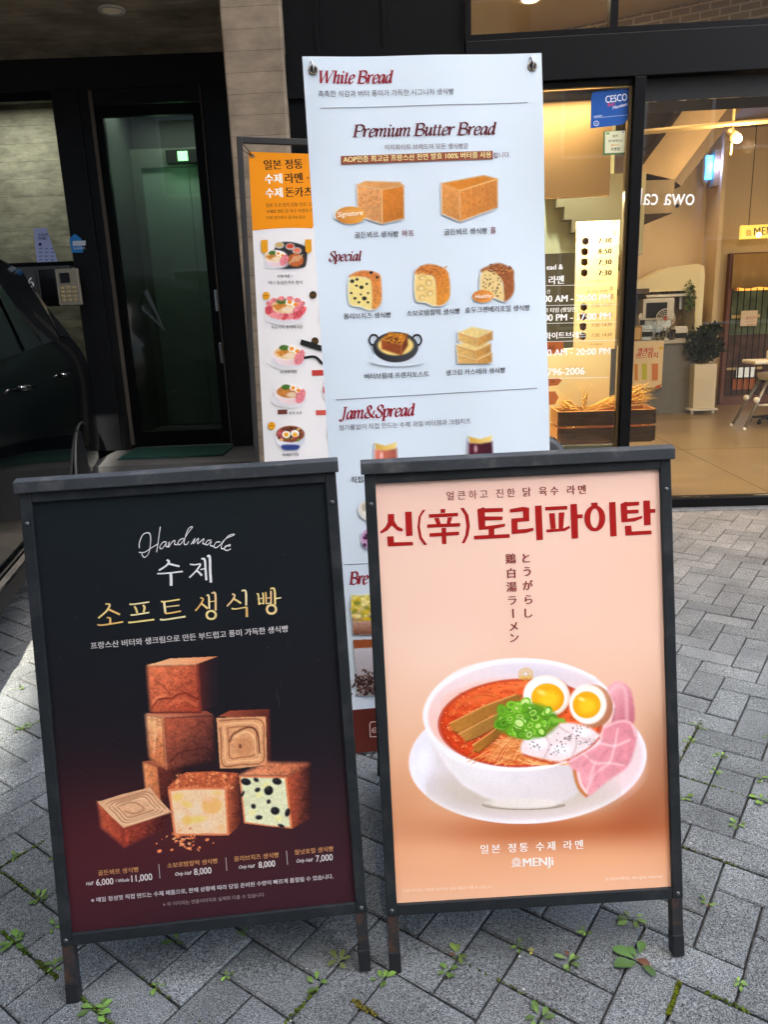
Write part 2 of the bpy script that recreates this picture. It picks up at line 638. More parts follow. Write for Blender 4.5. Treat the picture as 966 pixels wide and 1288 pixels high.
class Art:
    """A small painter for the printed pictures (colours in 0-255 sRGB)."""
    def __init__(self, x0, y0, x1, y1, cell, bg, ss=2):
        self.ss = ss
        self.nx, self.ny = int((x1 - x0) / cell) + 1, int((y1 - y0) / cell) + 1
        c = cell / ss
        self.x0, self.y0, self.cell = x0, y0, cell
        self.X, self.Y = np.meshgrid(x0 + (np.arange(self.nx * ss) - (ss - 1) / 2) * c, y0 + (np.arange(self.ny * ss) - (ss - 1) / 2) * c)
        self.C = np.zeros(self.X.shape + (3,)); self.C[:] = bg(self.X, self.Y) if callable(bg) else np.array(bg, float)
        self.A = np.zeros(self.X.shape)
        self.full = callable(bg)
        self.view(0, 0, 1)
    def view(self, ox, oy, sc):
        self.o, self.sc = np.array([ox, oy], float), float(sc); return self
    def P(self, pts):
        return np.asarray(pts, float).reshape(-1, 2) / self.sc + self.o
    def win(self, lo, hi, pad=0):
        c = self.cell / self.ss
        i0 = max(int((lo[0] - pad - self.x0) / c), 0); i1 = min(int((hi[0] + pad - self.x0) / c) + 3, self.X.shape[1])
        j0 = max(int((lo[1] - pad - self.y0) / c), 0); j1 = min(int((hi[1] + pad - self.y0) / c) + 3, self.X.shape[0])
        return slice(j0, max(j1, j0)), slice(i0, max(i1, i0))
    def put(self, w, m, col, alpha=True):
        m = np.clip(m, 0, 1)
        if callable(col): col = col(self.X[w], self.Y[w])
        col = np.asarray(col, float)
        self.C[w] = self.C[w] * (1 - m[..., None]) + col * m[..., None]
        if alpha: self.A[w] = np.maximum(self.A[w], m)
        return self
    def poly(self, pts, col, a=1.0, smooth=False, soft=0.0, alpha=True):
        p = self.P(catmull(pts, 6, True) if smooth else pts)
        w = self.win(p.min(0), p.max(0), soft * 2 + 1)
        X, Y = self.X[w], self.Y[w]
        ins = np.zeros(X.shape, bool)
        dm = np.full(X.shape, 1e9)
        n = len(p)
        for i in range(n):
            (xa, ya), (xb, yb) = p[i], p[(i + 1) % n]
            if ya != yb:
                ins ^= ((Y < ya) != (Y < yb)) & (X < (xb - xa) * (Y - ya) / (yb - ya) + xa)
            if soft:
                L = (xb - xa) ** 2 + (yb - ya) ** 2 + 1e-9
                t = np.clip(((X - xa) * (xb - xa) + (Y - ya) * (yb - ya)) / L, 0, 1)
                dm = np.minimum(dm, np.hypot(X - xa - t * (xb - xa), Y - ya - t * (yb - ya)))
        m = ins.astype(float)
        if soft:
            m = np.clip(0.5 + np.where(ins, dm, -dm) / (2 * soft), 0, 1)
        return self.put(w, m * a, col, alpha)
    def ell(self, cx, cy, rx, ry, col, a=1.0, rot=0.0, soft=0.0, ring=0.0, alpha=True, half=None):
        c = self.P([(cx, cy)])[0]; rx, ry, ring, soft = rx / self.sc, ry / self.sc, ring / self.sc, soft / self.sc
        r = max(rx, ry) + soft * 2
        w = self.win(c - r, c + r)
        x, y = self.X[w] - c[0], self.Y[w] - c[1]
        ca, sa = math.cos(R(rot)), math.sin(R(rot))
        x, y = x * ca - y * sa, x * sa + y * ca
        d = (np.sqrt((x / rx) ** 2 + (y / ry) ** 2) - 1) * min(rx, ry)
        m = (d < 0).astype(float) if not soft else np.clip(0.5 - d / (2 * soft), 0, 1)
        if ring: m = (np.abs(d) < ring / 2).astype(float)
        if half == 'low': m = m * (y > 0)
        return self.put(w, m * a, col, alpha)
    def stroke(self, pts, wd, col, a=1.0, smooth=True, soft=0.0, alpha=True, closed=False):
        p = self.P(catmull(pts, 6, closed) if smooth and len(pts) > 2 else pts)
        wd, soft = wd / self.sc, soft / self.sc
        w = self.win(p.min(0), p.max(0), wd + soft)
        X, Y = self.X[w], self.Y[w]
        dm = np.full(X.shape, 1e9)
        q = list(p) + ([p[0]] if closed else [])
        for (xa, ya), (xb, yb) in zip(q[:-1], q[1:]):
            L = (xb - xa) ** 2 + (yb - ya) ** 2 + 1e-9
            t = np.clip(((X - xa) * (xb - xa) + (Y - ya) * (yb - ya)) / L, 0, 1)
            dm = np.minimum(dm, np.hypot(X - xa - t * (xb - xa), Y - ya - t * (yb - ya)))
        m = (dm < wd / 2).astype(float) if not soft else np.clip((wd / 2 + soft - dm) / (2 * soft), 0, 1)
        return self.put(w, m * a, col, alpha)
    def grad(self, p0, c0, p1, c1, noise=0.0, ns=12.0, seed=0, blotch=0.0):
        """Colour running from c0 at p0 to c1 at p1 with crumb-like variation."""
        a, b = self.P([p0, p1]); c0, c1 = np.array(c0, float), np.array(c1, float)
        d = b - a; L = d @ d + 1e-9; sc = ns / 10.0
        def f(X, Y):
            t = np.clip(((X - a[0]) * d[0] + (Y - a[1]) * d[1]) / L, 0, 1)[..., None]
            c = c0 * (1 - t) + c1 * t
            if noise: c = c * (1 + noise * 2 * (fbm(X * sc, Y * sc, seed, 4) - 0.5))[..., None]
            if blotch: c = c * (1 + blotch * 2 * (fbm(X * sc * 0.2, Y * sc * 0.2, seed + 5, 3) - 0.5))[..., None]
            return c
        return f
    def tex(self, c, noise=0.15, ns=12.0, seed=0, blotch=0.0):
        return self.grad((0, 0), c, (1, 0), c, noise, ns, seed, blotch)
    def crust(self, p0, c0, p1, c1, seed=0, ns=9.0, amt=0.62):
        """Baked crust: uneven browning, fine pores and wrinkles."""
        base = self.grad(p0, c0, p1, c1, 0.2 * amt, ns, seed, 0.22 * amt)
        sc = ns / 10.0
        def f(X, Y):
            c = base(X, Y)
            wx = X + 9 * (fbm(X * sc * 0.12, Y * sc * 0.12, seed + 21, 2) - 0.5); wy = Y + 9 * (fbm(X * sc * 0.12, Y * sc * 0.12, seed + 22, 2) - 0.5)
            rid = 1 - np.abs(2 * fbm(wx * sc * 0.16, wy * sc * 0.34, seed + 9, 3) - 1)
            k = np.clip((rid - 0.86) / 0.12, 0, 1)
            por = np.clip((vnoise(X * sc * 1.6, Y * sc * 1.6, seed + 3) - 0.78) / 0.15, 0, 1)
            hi = np.clip((fbm(X * sc * 0.5, Y * sc * 0.5, seed + 4, 3) - 0.56) / 0.2, 0, 1)
            return c * (1 - 0.34 * amt * k - 0.22 * amt * por)[..., None] + (hi * 26 * amt)[..., None] * np.array([1.0, 0.78, 0.5])
        return f
    def grain(self, a=0.05):
        n = 1 + a * 2 * (fbm(self.X * 0.9, self.Y * 0.9, 77, 2) - 0.5) + a * (fbm(self.X * 0.06, self.Y * 0.06, 78, 3) - 0.5)
        self.C *= n[..., None]
        return self
    def result(self):
        s = self.ss
        C = self.C.reshape(self.ny, s, self.nx, s, 3).mean((1, 3)); A = self.A.reshape(self.ny, s, self.nx, s).mean((1, 3))
        return self.x0 + np.arange(self.nx) * self.cell, self.y0 + np.arange(self.ny) * self.cell, np.clip(C, 0, 255), A

def stops(t, ks):
    ks = sorted(ks)
    xs = [k for k, _ in ks]
    return np.stack([np.interp(t, xs, [c[i] for _, c in ks]) for i in range(3)], -1)

def frame(o, x, y, z):
    """Matrix from an origin and three axes."""
    return Matrix(((x[0], y[0], z[0], o[0]), (x[1], y[1], z[1], o[1]), (x[2], y[2], z[2], o[2]), (0, 0, 0, 1)))

def leaning(x, y, z, yaw, lean, cant=0.0):
    r = Vector((math.cos(yaw), math.sin(yaw), 0)); n = Vector((-math.sin(yaw), math.cos(yaw), 0))
    u = Vector((0, 0, 1)) * math.cos(lean) + n * math.sin(lean)
    r, u = r * math.cos(cant) + u * math.sin(cant), u * math.cos(cant) - r * math.sin(cant)
    return frame((x, y, z), r, u.cross(r), u)

# ------------------------------------------------------------------ the ground
def camera_px(P):
    """Where a world point falls in the 966 x 1288 layout coordinates (used to read the prints' own layout)."""
    x, y, z = P[0], P[1], P[2] - CAM_H
    cp, sp = math.cos(PITCH), math.sin(PITCH)
    d, v = y * cp - z * sp, y * sp + z * cp
    px, py = x / d * FPX, v / d * FPX
    return (483 + px * _cr - py * _sr, 644 - (px * _sr + py * _cr))

def layout_of(M, x0, x1, z0, z1):
    loc = [(x0, z0), (x1, z0), (x1, z1), (x0, z1)]
    return homography([camera_px(M @ Vector((a, 0, b))) for a, b in loc], loc)

paver = attr_mat('paver_concrete', rough=0.85, spec=0.25, speck=0.85, bump=0.6, sheen_scale=420)
soil = mat('joint_soil', (84, 79, 70), rough=0.95, var=0.35, vscale=6, bump=0.6, bscale=200, dirt=(120, 112, 96), dirt_amt=0.8, dirt_scale=1.2)
g = MB()
g.box(-60, 60, -60, 120, -0.6, -0.016)
tag(g.build('ground', soil), kind='structure')

ang = R(54)
PU, PV = np.array([math.cos(ang), math.sin(ang)]), np.array([-math.sin(ang), math.cos(ang)])
ORG = np.array([0.139, 1.127])
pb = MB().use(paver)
for i in range(-75, 90):
    for j in range(-75, 90):
        k = (i - j) % 4
        if k not in (0, 3): continue
        a, b = (2, 1) if k == 0 else (1, 2)
        c = ORG + (PU * (i + a / 2) + PV * (j + b / 2)) * 0.1
        x, y = c
        if not (0.55 < y < 4.86 and -3.3 < x < 4.2 and abs(x) < 0.75 * y + 0.55): continue
        gp = 0.0017 + random.random() * 0.0009
        dz = random.uniform(-0.002, 0.0015)
        tx, ty = random.uniform(-0.012, 0.012), random.uniform(-0.012, 0.012)
        sh = 1 + random.uniform(-0.16, 0.14)
        dust_and_glow = min(max((y - 2.3) / 2.3, 0), 1)  # tan towards the shop: dust plus warm light spill painted into the paver colour
        base = np.array([103, 107, 106]) * (1 - dust_and_glow) + np.array([124, 116, 103]) * dust_and_glow
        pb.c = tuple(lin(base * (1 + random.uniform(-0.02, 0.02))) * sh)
        r = random.uniform(-0.008, 0.008)
        cr_, sr_ = math.cos(r), math.sin(r)
        def pt(p, q, z):
            p, q = p * cr_ - q * sr_, p * sr_ + q * cr_
            w = c + PU * p + PV * q
            return (w[0], w[1], z + dz + tx * p + ty * q)
        hp, hq = a * 0.05 - gp, b * 0.05 - gp
        vs_ = []
        for (ins, z) in ((0, -0.03), (0, -0.0035), (0.0035, 0.0)):
            vs_ += [pt(s * (hp - ins), t * (hq - ins), z) for s, t in ((-1, -1), (1, -1), (1, 1), (-1, 1))]
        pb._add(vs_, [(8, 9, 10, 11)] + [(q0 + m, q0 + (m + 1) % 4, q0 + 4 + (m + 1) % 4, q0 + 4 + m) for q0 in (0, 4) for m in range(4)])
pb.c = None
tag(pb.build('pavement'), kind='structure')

# moss in the joints
moss = MB().use(attr_mat('moss', rough=0.95, spec=0.1))
def along_joint(x, y, ln, d, n, tone):
    for _ in range(n):
        t = random.uniform(-ln / 2, ln / 2)
        q = np.array([x, y]) + d * t + (PV if d is PU else PU) * random.gauss(0, 0.0024)
        r = random.uniform(0.0014, 0.0036)
        c = np.array(tone) * random.uniform(0.45, 0.95)
        moss.c = tuple(lin(c))
        moss.ball((q[0], q[1], -0.001), r, 6, 1, 1, 0.7)
def joint_near(x, y):
    """Nearest point on a real joint between two pavers."""
    q = (np.array([x, y]) - ORG) / 0.1
    p_, q_ = q @ PU, q @ PV
    best = None
    for i in range(int(p_) - 1, int(p_) + 3):
        j = math.floor(q_)
        if (i - 1 - j) % 4 != 0:
            if best is None or abs(i - p_) < best[0]: best = (abs(i - p_), i, q_)
    for j in range(int(q_) - 1, int(q_) + 3):
        i = math.floor(p_)
        if (i - (j - 1)) % 4 != 3:
            if abs(j - q_) < best[0]: best = (abs(j - q_), p_, j)
    w = ORG + (PU * best[1] + PV * best[2]) * 0.1
    return float(w[0]), float(w[1])
def snap(x, y, d):
    """Nearest paving joint running along d."""
    q = np.array([x, y]) - ORG
    o = PV if d is PU else PU
    w = q @ o
    return np.array([x, y]) + o * (round(w / 0.1) * 0.1 - w)
for x, y, ln, d, n, tone in ((0.54, 1.15, 0.09, PU, 150, (88, 96, 20)), (-0.77, 1.25, 0.08, PV, 110, (78, 92, 30)), (-0.07, 1.17, 0.06, PV, 90, (110, 100, 40)),
                             (-0.20, 1.17, 0.10, PU, 60, (84, 100, 34)), (0.62, 1.13, 0.08, PV, 50, (84, 104, 36)), (-0.86, 1.34, 0.12, PV, 60, (80, 110, 30)),
                             (-1.0, 1.62, 0.2, PU, 60, (90, 110, 40)), (-0.9, 1.55, 0.2, PV, 50, (90, 110, 40)), (0.92, 2.04, 0.3, PU, 70, (92, 100, 44)),
                             (0.9, 1.78, 0.25, PV, 60, (88, 100, 40)), (-0.63, 1.13, 0.12, PV, 70, (86, 110, 40)), (-1.25, 2.2, 0.3, PU, 40, (90, 100, 40)),
                             (0.75, 1.55, 0.2, PV, 40, (88, 96, 40)), (-0.4, 1.2, 0.3, PV, 30, (80, 90, 40)), (0.2, 1.2, 0.25, PV, 30, (80, 90, 40))):
    q = snap(x, y, d)
    along_joint(q[0], q[1], ln, d, n, tone)
moss.c = None
tag(moss.build('moss'), kind='stuff')

# grit and crumbs lying on the paving
gt = MB().use(attr_mat('grit', rough=0.9))
for _ in range(420):
    y = random.uniform(0.9, 3.2); x = random.uniform(-0.62, 0.66) * y
    c = random.choice(((150, 146, 138), (96, 92, 86), (190, 186, 178), (70, 62, 50), (122, 104, 80)))
    gt.c = tuple(lin(c))
    gt.ball((x, y, 0.0015), random.uniform(0.0008, 0.0024), 5, 1, random.uniform(0.6, 1.4), 0.6)
gt.c = None
tag(gt.build('grit'), kind='stuff')

# weeds
leaf_m = attr_mat('weed_leaf', rough=0.6, spec=0.3)
def weed(x, y, s, n, tone, spread=1.0, red=0.0):
    x, y = joint_near(x, y)
    s *= 0.9
    b = MB().use(leaf_m)
    a0 = random.uniform(0, 6.28)
    for k in range(n):
        a = a0 + k * 2.4 + random.uniform(-0.4, 0.4)
        ln = s * random.uniform(0.5, 0.95); w = ln * random.uniform(0.42, 0.62); rise = random.uniform(0.1, 0.45)
        d = Vector((math.cos(a), math.sin(a), 0)); sd = Vector((-d.y, d.x, 0))
        c = np.array(tone) * random.uniform(0.75, 1.25)
        if random.random() < red: c, ln, w = np.array([92, 60, 42]), ln * 0.7, w * 0.7
        o = Vector((x, y, 0.0)) + d * (ln * 0.25 * spread) + Vector((random.gauss(0, 1), random.gauss(0, 1), 0)) * s * 0.12 * spread
        rows = []
        for t, ww in ((0, 0.12), (0.18, 0.3), (0.4, 0.85), (0.62, 1.0), (0.82, 0.75), (1.0, 0.1)):
            p = o + d * (ln * t) + Vector((0, 0, 0.003 + ln * rise * (t - 0.75 * t * t)))
            jag = random.uniform(-0.1, 0.1) * w
            rows.append((p - sd * (w * ww / 2 + jag) + Vector((0, 0, w * 0.14 * ww)), p, p + sd * (w * ww / 2 - jag) + Vector((0, 0, w * 0.14 * ww))))
        vs_ = [tuple(q) for r in rows for q in r]
        b.c = tuple(lin(c))
        b._add(vs_, [(3 * i + m, 3 * i + m + 1, 3 * i + m + 4, 3 * i + m + 3) for i in range(len(rows) - 1) for m in (0, 1)])
    b.c = tuple(lin((96, 110, 60)))
    b.tube([(x, y, -0.008), (x, y, 0.006)], 0.0012, 5)
    o = b.build('weed', smooth=True, loc=(x, y, 0))
    md = o.modifiers.new('sub', 'SUBSURF'); md.levels = md.render_levels = 1
    return o
GREEN = (86, 112, 46)
WG = 'weeds in the paving joints'
for x, y, s, n, tone, sp, red, lab in (
    (0.493, 1.245, 0.058, 6, (70, 100, 48), 1.0, 0.12, 'largest broad-leaved weed, growing between the ramen sign legs'),
    (0.12, 1.275, 0.032, 6, (98, 116, 52), 1.0, 0.3, 'weed with reddish leaves just below the ramen sign frame'),
    (0.09, 1.235, 0.03, 5, GREEN, 1.3, 0, 'bright weed trailing below the reddish one'),
    (0.36, 1.235, 0.03, 7, (84, 106, 52), 1.6, 0.15, 'straggling star-shaped weed in the middle of a paver'),
    (0.26, 1.30, 0.024, 5, GREEN, 1, 0, 'small weed centred under the ramen sign'),
    (0.28, 1.28, 0.014, 4, (130, 126, 60), 1.2, 0, 'tiny yellowish weed under the ramen sign'),
    (0.40, 1.32, 0.022, 4, GREEN, 0.7, 0, 'compact weed close to the bottom rail of the ramen sign'),
    (0.52, 1.36, 0.034, 6, (88, 112, 54), 1.2, 0.1, 'weed spreading from beneath the ramen sign bottom rail near its far leg'),
    (0.255, 1.125, 0.034, 7, (84, 112, 50), 1, 0, 'weed at the front edge of the pavement below the ramen sign'),
    (0.705, 1.38, 0.024, 6, GREEN, 0.8, 0.2, 'weed beside the outer leg of the ramen sign'),
    (0.68, 1.17, 0.022, 6, (92, 120, 54), 0.7, 0, 'round little weed in the joint past the ramen sign leg'),
    (-0.86, 1.34, 0.04, 8, (84, 116, 46), 1.1, 0, 'leafy weed at the pavement edge by the bread sign'),
    (-0.87, 1.46, 0.03, 6, GREEN, 1, 0, 'weed a paver behind the leafy one by the bread sign'),
    (-0.735, 1.28, 0.026, 5, GREEN, 0.8, 0, 'weed just outside the bread sign leg'),
    (-0.79, 1.40, 0.024, 5, GREEN, 1, 0, 'weed beside the bread sign frame, level with its price row'),
    (-0.49, 1.335, 0.034, 3, (96, 126, 52), 0.6, 0, 'upright single-stem weed under the bread sign bottom rail'),
    (-0.35, 1.36, 0.024, 4, (90, 118, 50), 0.5, 0, 'weed poking out at the middle of the bread sign bottom rail'),
    (-0.51, 1.21, 0.022, 5, GREEN, 1, 0, 'weed in the joint right of the bread sign foot'),
    (-0.37, 1.23, 0.022, 4, (94, 122, 52), 0.7, 0, 'three-leaved weed alone in front of the bread sign'),
    (-0.12, 1.26, 0.03, 5, (108, 122, 62), 1.2, 0.1, 'pale weed between the two sandwich boards'),
    (-0.17, 1.21, 0.03, 5, GREEN, 1.4, 0, 'weed strung along the joint in front of the bread sign'),
    (-0.62, 1.15, 0.034, 9, (84, 114, 50), 1.6, 0, 'bushy weed at the foot of the bread sign'),
    (-0.05, 1.225, 0.028, 6, GREEN, 1, 0, 'weed beside the inner foot of the ramen sign'),
    (0.90, 1.63, 0.026, 6, (92, 118, 54), 0.9, 0, 'weed on the open pavement halfway up the ramen sign'),
    (0.82, 1.79, 0.03, 6, GREEN, 1.2, 0, 'weed against the ramen sign frame, level with the bowl'),
    (1.0, 1.76, 0.03, 6, GREEN, 1.2, 0, 'weed in the long joint across from the bowl picture')):
    tag(weed(x, y, s, n, tone, sp, red), lab, 'weed', WG)
for x, y in ((1.01, 2.15), (1.14, 2.06), (0.92, 2.04), (0.99, 1.94), (0.95, 1.86), (1.04, 1.83)):
    tag(weed(x, y, 0.022, 5, GREEN, 1.3, 0), 'tiny weed sprig in the paving joints beyond the ramen sign', 'weed', 'tiny sprigs beyond the ramen sign')
for x, y in ((-1.0, 1.64), (-0.89, 1.59), (-1.27, 2.25), (-1.25, 2.3), (-1.4, 2.55)):
    tag(weed(x, y, 0.024, 5, GREEN, 1.3, 0), 'tiny weed sprig in the paving joints behind the bread sign', 'weed', 'tiny sprigs behind the bread sign')

# ------------------------------------------------------------------ the shop building
FA = R(-3.0)
FO, FD, FN = Vector((0, 4.93, 0)), Vector((math.cos(FA), math.sin(FA), 0)), Vector((-math.sin(FA), math.cos(FA), 0))
FM = frame(FO, FD, FN, (0, 0, 1))          # along the front, into the shop, up
def G(s, o, z): return tuple(FM @ Vector((s, o, z)))
def FB(): return MB(G)

blackm = mat('black_metal', (9, 10, 11), rough=0.42, spec=0.12, var=0.12, vscale=3)
slate = mat('slate_metal', (9, 11, 12), rough=0.5, spec=0.12, var=0.1, vscale=2)
dark_in = mat('dark_recess', (14, 14, 14), rough=0.7)
conc = board_concrete('board_concrete', (140, 126, 107), 0.115, True, 0.24)
conc_soffit = board_concrete('board_concrete_soffit', (186, 174, 154), 0.13, False, 0.3)
tanwall = mat('tan_plaster', (206, 184, 150), rough=0.8, var=0.04, vscale=2)
creamw = mat('cream_plaster', (232, 218, 188), rough=0.8, var=0.03, vscale=2)
pane_m = glass_mat('window_glass', (238, 240, 236), 1.55)
dark_pane = glass_mat('tinted_glass', (150, 160, 158), 1.5)
upper_wall = mat('upper_facade', (112, 108, 102), rough=0.8, var=0.12, vscale=1.5)

bld = thing('shop_building', 'dark framed shop front with a concrete column and a recessed glass entrance', 'building', M=FM)
def part(b, name, m=None, parent=None, **k): return b.build(name, m, parent or bld, **k)

part(FB().box(-0.85, -0.49, -0.04, 0.34, -0.02, 3.6), 'column', conc, bevel=0.012)
part(FB().box(-0.488, 0.583, 0.03, 0.3, -0.02, 3.6).box(-0.488, 0.583, 0.005, 0.03, 2.62, 2.86).box(-0.30, -0.28, 0.012, 0.03, 0, 3.6).box(0.1, 0.12, 0.012, 0.03, 0, 3.6), 'cladding_panel', blackm)
part(FB().box(0.586, 4.6, -0.03, 0.12, 2.632, 2.862), 'header_beam', slate, bevel=0.004)
part(FB().box(-7.0, 7.0, -0.1, 0.3, 3.62, 6.6), 'upper_wall', upper_wall)
uf = part(FB().box(0.586, 4.6, -0.01, 0.07, 2.865, 2.9).box(0.586, 0.62, -0.008, 0.068, 2.9, 3.6).box(1.424, 1.468, -0.008, 0.068, 2.9, 3.6)
          .box(2.4, 2.44, -0.008, 0.068, 2.9, 3.6).box(0.586, 4.6, -0.01, 0.07, 3.58, 3.618), 'upper_window_frame', blackm)
for a, b in ((0.622, 1.422), (1.47, 2.398), (2.442, 4.6)):
    part(FB().box(a, b, 0.02, 0.028, 2.902, 3.578), 'window_pane', pane_m, uf)
wf = part(FB().box(1.574, 1.641, -0.03, 0.075, -0.01, 2.63).box(0.586, 0.62, -0.01, 0.06, 0, 2.63).box(0.62, 1.574, -0.005, 0.06, 2.594, 2.63)
          .box(1.643, 4.6, -0.024, 0.08, -0.01, 0.07).box(0.62, 1.572, -0.02, 0.06, -0.01, 0.07).box(4.56, 4.6, -0.02, 0.06, 0.07, 2.5), 'window_frame', blackm, bevel=0.003)
part(FB().box(1.552, 1.571, 0.004, 0.055, 0.072, 2.592), 'inner_stile', mat('bronze_metal', (120, 100, 70), rough=0.35, metal=0.7), wf)
part(FB().box(0.622, 1.55, 0.02, 0.03, 0.072, 2.592), 'window_pane', pane_m, wf)
part(FB().box(1.643, 4.558, 0.02, 0.03, 0.072, 2.503), 'window_pane', pane_m, wf)
part(FB().box(1.643, 4.6, 0.03, 0.3, 2.506, 2.63), 'shutter_box', dark_in)
# metal threshold strip outside
part(FB().box(1.3, 4.6, -0.10, -0.03, -0.012, 0.012), 'threshold', mat('dull_steel', (120, 120, 118), rough=0.45, metal=0.6, var=0.3, vscale=14), bevel=0.003)

# interior
fl = FB().box(-0.45, 8.0, 0.1, 5.2, -0.012, 0.052)
floor_m = mat('polished_floor', (124, 104, 74), rough=0.3, spec=0.4, var=0.09, vscale=1.6, dirt=(140, 120, 92), dirt_amt=0.35, dirt_scale=1.1)
tag(fl.build('shop_floor', floor_m, M=FM), kind='structure')
fj = FB().box(2.66, 2.668, 0.12, 5.0, 0.0523, 0.0532).box(1.3, 8, 1.9, 1.908, 0.0523, 0.0532).box(1.3, 8, 3.9, 3.908, 0.0523, 0.0532)
tag(fj.build('floor_joint', mat('floor_joint', (92, 76, 56), rough=0.8), M=FM), kind='structure')
part(FB().box(-0.45, 8.0, 5.2, 5.35, 0, 3.5).box(7.9, 8.0, 0.3, 5.2, 0, 3.5), 'back_wall', tanwall)
part(FB().box(-0.45, -0.4, 0.3, 5.2, 0, 3.5), 'side_wall', tanwall)
part(FB().box(-0.45, 8.0, 0.12, 5.3, 3.42, 3.5), 'shop_ceiling', mat('shop_ceiling_paint', (150, 138, 118), rough=0.85, var=0.05, vscale=2))
part(FB().prism([(2.43, 2.6), (2.89, 3.2), (3.33, 3.24), (2.78, 2.51)], 2.9, 3.7), 'stair_soffit', mat('stair_paint', (150, 130, 102), rough=0.8, var=0.06))
part(FB().prism([(2.785, 2.515), (3.335, 3.225), (3.45, 3.2), (2.86, 2.46)], 2.95, 3.72), 'stair_beam', mat('brown_steel', (88, 74, 58), rough=0.6))
part(FB().box(2.1, 2.75, 2.8, 4.4, 2.2, 2.5).box(2.2, 2.9, 3.4, 3.5, 2.9, 3.4), 'duct', mat('dark_duct', (98, 86, 68), rough=0.7, var=0.2))
part(FB().box(2.2, 2.32, 2.75, 4.6, 1.7, 2.2), 'inner_pillar', mat('dark_duct'))
part(FB().box(3.93, 3.98, 4.75, 5.2, 0.06, 3.42), 'inner_wall_return', tanwall)
tl = FB()
tl._add([(1.05, 1.75, 3.02), (3.4, 0.72, 3.02), (3.4, 0.72, 3.415), (1.05, 1.75, 3.415), (1.05, 1.9, 3.02), (3.4, 0.87, 3.02), (3.4, 0.87, 3.415), (1.05, 1.9, 3.415)],
        [(0, 1, 2, 3), (7, 6, 5, 4), (0, 4, 5, 1), (3, 2, 6, 7), (0, 3, 7, 4), (1, 5, 6, 2)])
part(tl, 'tiled_bulkhead', tile_mat('white_tile', (150, 140, 126), (206, 200, 188), 0.12, 0.05, 0.006))
# tan bulkhead, mint wall and cream bench behind the left-hand glass
part(FB().box(0.3, 1.53, 0.3, 0.36, 2.035, 3.0), 'bulkhead', mat('warm_bulkhead', (206, 172, 128), rough=0.85, var=0.03, vscale=1.5))
part(FB().box(0.3, 2.1, 2.5, 2.6, 0.05, 3.2), 'mint_wall', mat('mint_wall', (214, 222, 190), rough=0.8))
stp = [(1.47, 2.35)]
for k in range(5): stp += [(1.47 + 0.07 * k + 0.02, 2.35 - 0.11 * k), (1.47 + 0.07 * (k + 1) + 0.02, 2.35 - 0.11 * k)]
stp += [(2.05, 1.8), (2.35, 1.8), (2.35, 2.5), (1.47, 2.5)]
part(FB().prism(stp, 2.35, 2.49), 'stair_side', mat('sage_paint', (150, 146, 118), rough=0.8))
part(FB().box(0.3, 1.83, 2.2, 2.3, 0.9, 1.83), 'dark_screen', mat('dark_screen', (66, 66, 54), rough=0.6))
bench = part(FB().box(0.3, 1.6, 0.38, 0.44, 0.05, 1.065).box(0.3, 1.6, 0.05, 0.38, 0.05, 0.44), 'display_bench', mat('cream_bench', (238, 222, 184), rough=0.6, var=0.02))

# recessed entrance
EY = 6.0
ent = thing('entrance_front', 'dark recessed entrance with a tall glass door and a concrete side panel', 'entrance', (-1.6, EY, 0.36))
def ep(b, name, m=None, parent=None, **k): return b.build(name, m, parent or ent, **k)
st = MB().box(-2.15, -0.86, 5.25, 6.12, -0.01, 0.36).box(-7.0, -0.86, 6.1205, 9.4, -0.01, 0.36)
tag(st.build('entrance_step', mat('step_stone', (72, 72, 70), rough=0.6, var=0.15, vscale=5, bump=0.2, bscale=80)), kind='structure')
ep(MB().box(-7.0, -0.86, 4.98, 9.4, 3.21, 3.6).box(-7.0, -0.97, 4.5, 4.98, 3.21, 3.6), 'soffit', conc_soffit)
ep(MB().box(-7.0, -0.97, 4.5, 4.7, 3.601, 6.5), 'overhang_wall', upper_wall)
ep(MB().box(-7.0, -0.86, 5.97, 6.12, 3.0, 3.208), 'head_beam', dark_in)
ep(MB().box(-2.29, -2.10, 5.94, 6.12, 0.362, 3.0).box(-2.10, -2.03, 5.96, 6.1, 0.362, 3.0).box(-1.2, -0.86, 5.93, 6.12, 0.362, 3.0).box(-2.03, -1.2, 5.97, 6.1, 2.9, 3.0)
   .box(-7, -2.3, 5.97, 6.06, -0.01, 0.5), 'door_frame', mat('entry_metal', (24, 25, 26), rough=0.4, spec=0.2, var=0.15), bevel=0.004)
ep(MB().box(-2.028, -2.0, 5.955, 5.97, 0.4, 2.99).box(-1.215, -1.205, 5.92, 5.93, 0.4, 2.99), 'frame_edge', mat('worn_edge', (92, 84, 74), rough=0.5, metal=0.3))
dl = ep(MB().box(-2.025, -1.95, 5.985, 6.035, 0.38, 2.895).box(-1.29, -1.205, 5.985, 6.035, 0.38, 2.895).box(-1.95, -1.29, 5.985, 6.035, 0.38, 0.5).box(-1.95, -1.29, 5.985, 6.035, 2.82, 2.895), 'glass_door', blackm, bevel=0.003)
ep(MB().box(-1.95, -1.29, 6.005, 6.013, 0.5, 2.82), 'door_pane', glass_mat('lobby_glass', (200, 206, 200), 1.45), dl)
mat('brushed_steel', (190, 190, 186), rough=0.25, metal=0.9)
for z_ in (1.42, 1.02): ep(MB().box(-1.25, -1.225, 5.966, 5.984, z_, z_ + 0.16), 'lock_plate', MATS['brushed_steel'], dl, bevel=0.004)
ep(MB().box(-7, -2.31, 6.95, 7.05, 0.361, 3.208), 'concrete_wall', board_concrete('entry_concrete', (150, 148, 132), 0.14, True, 0.48))
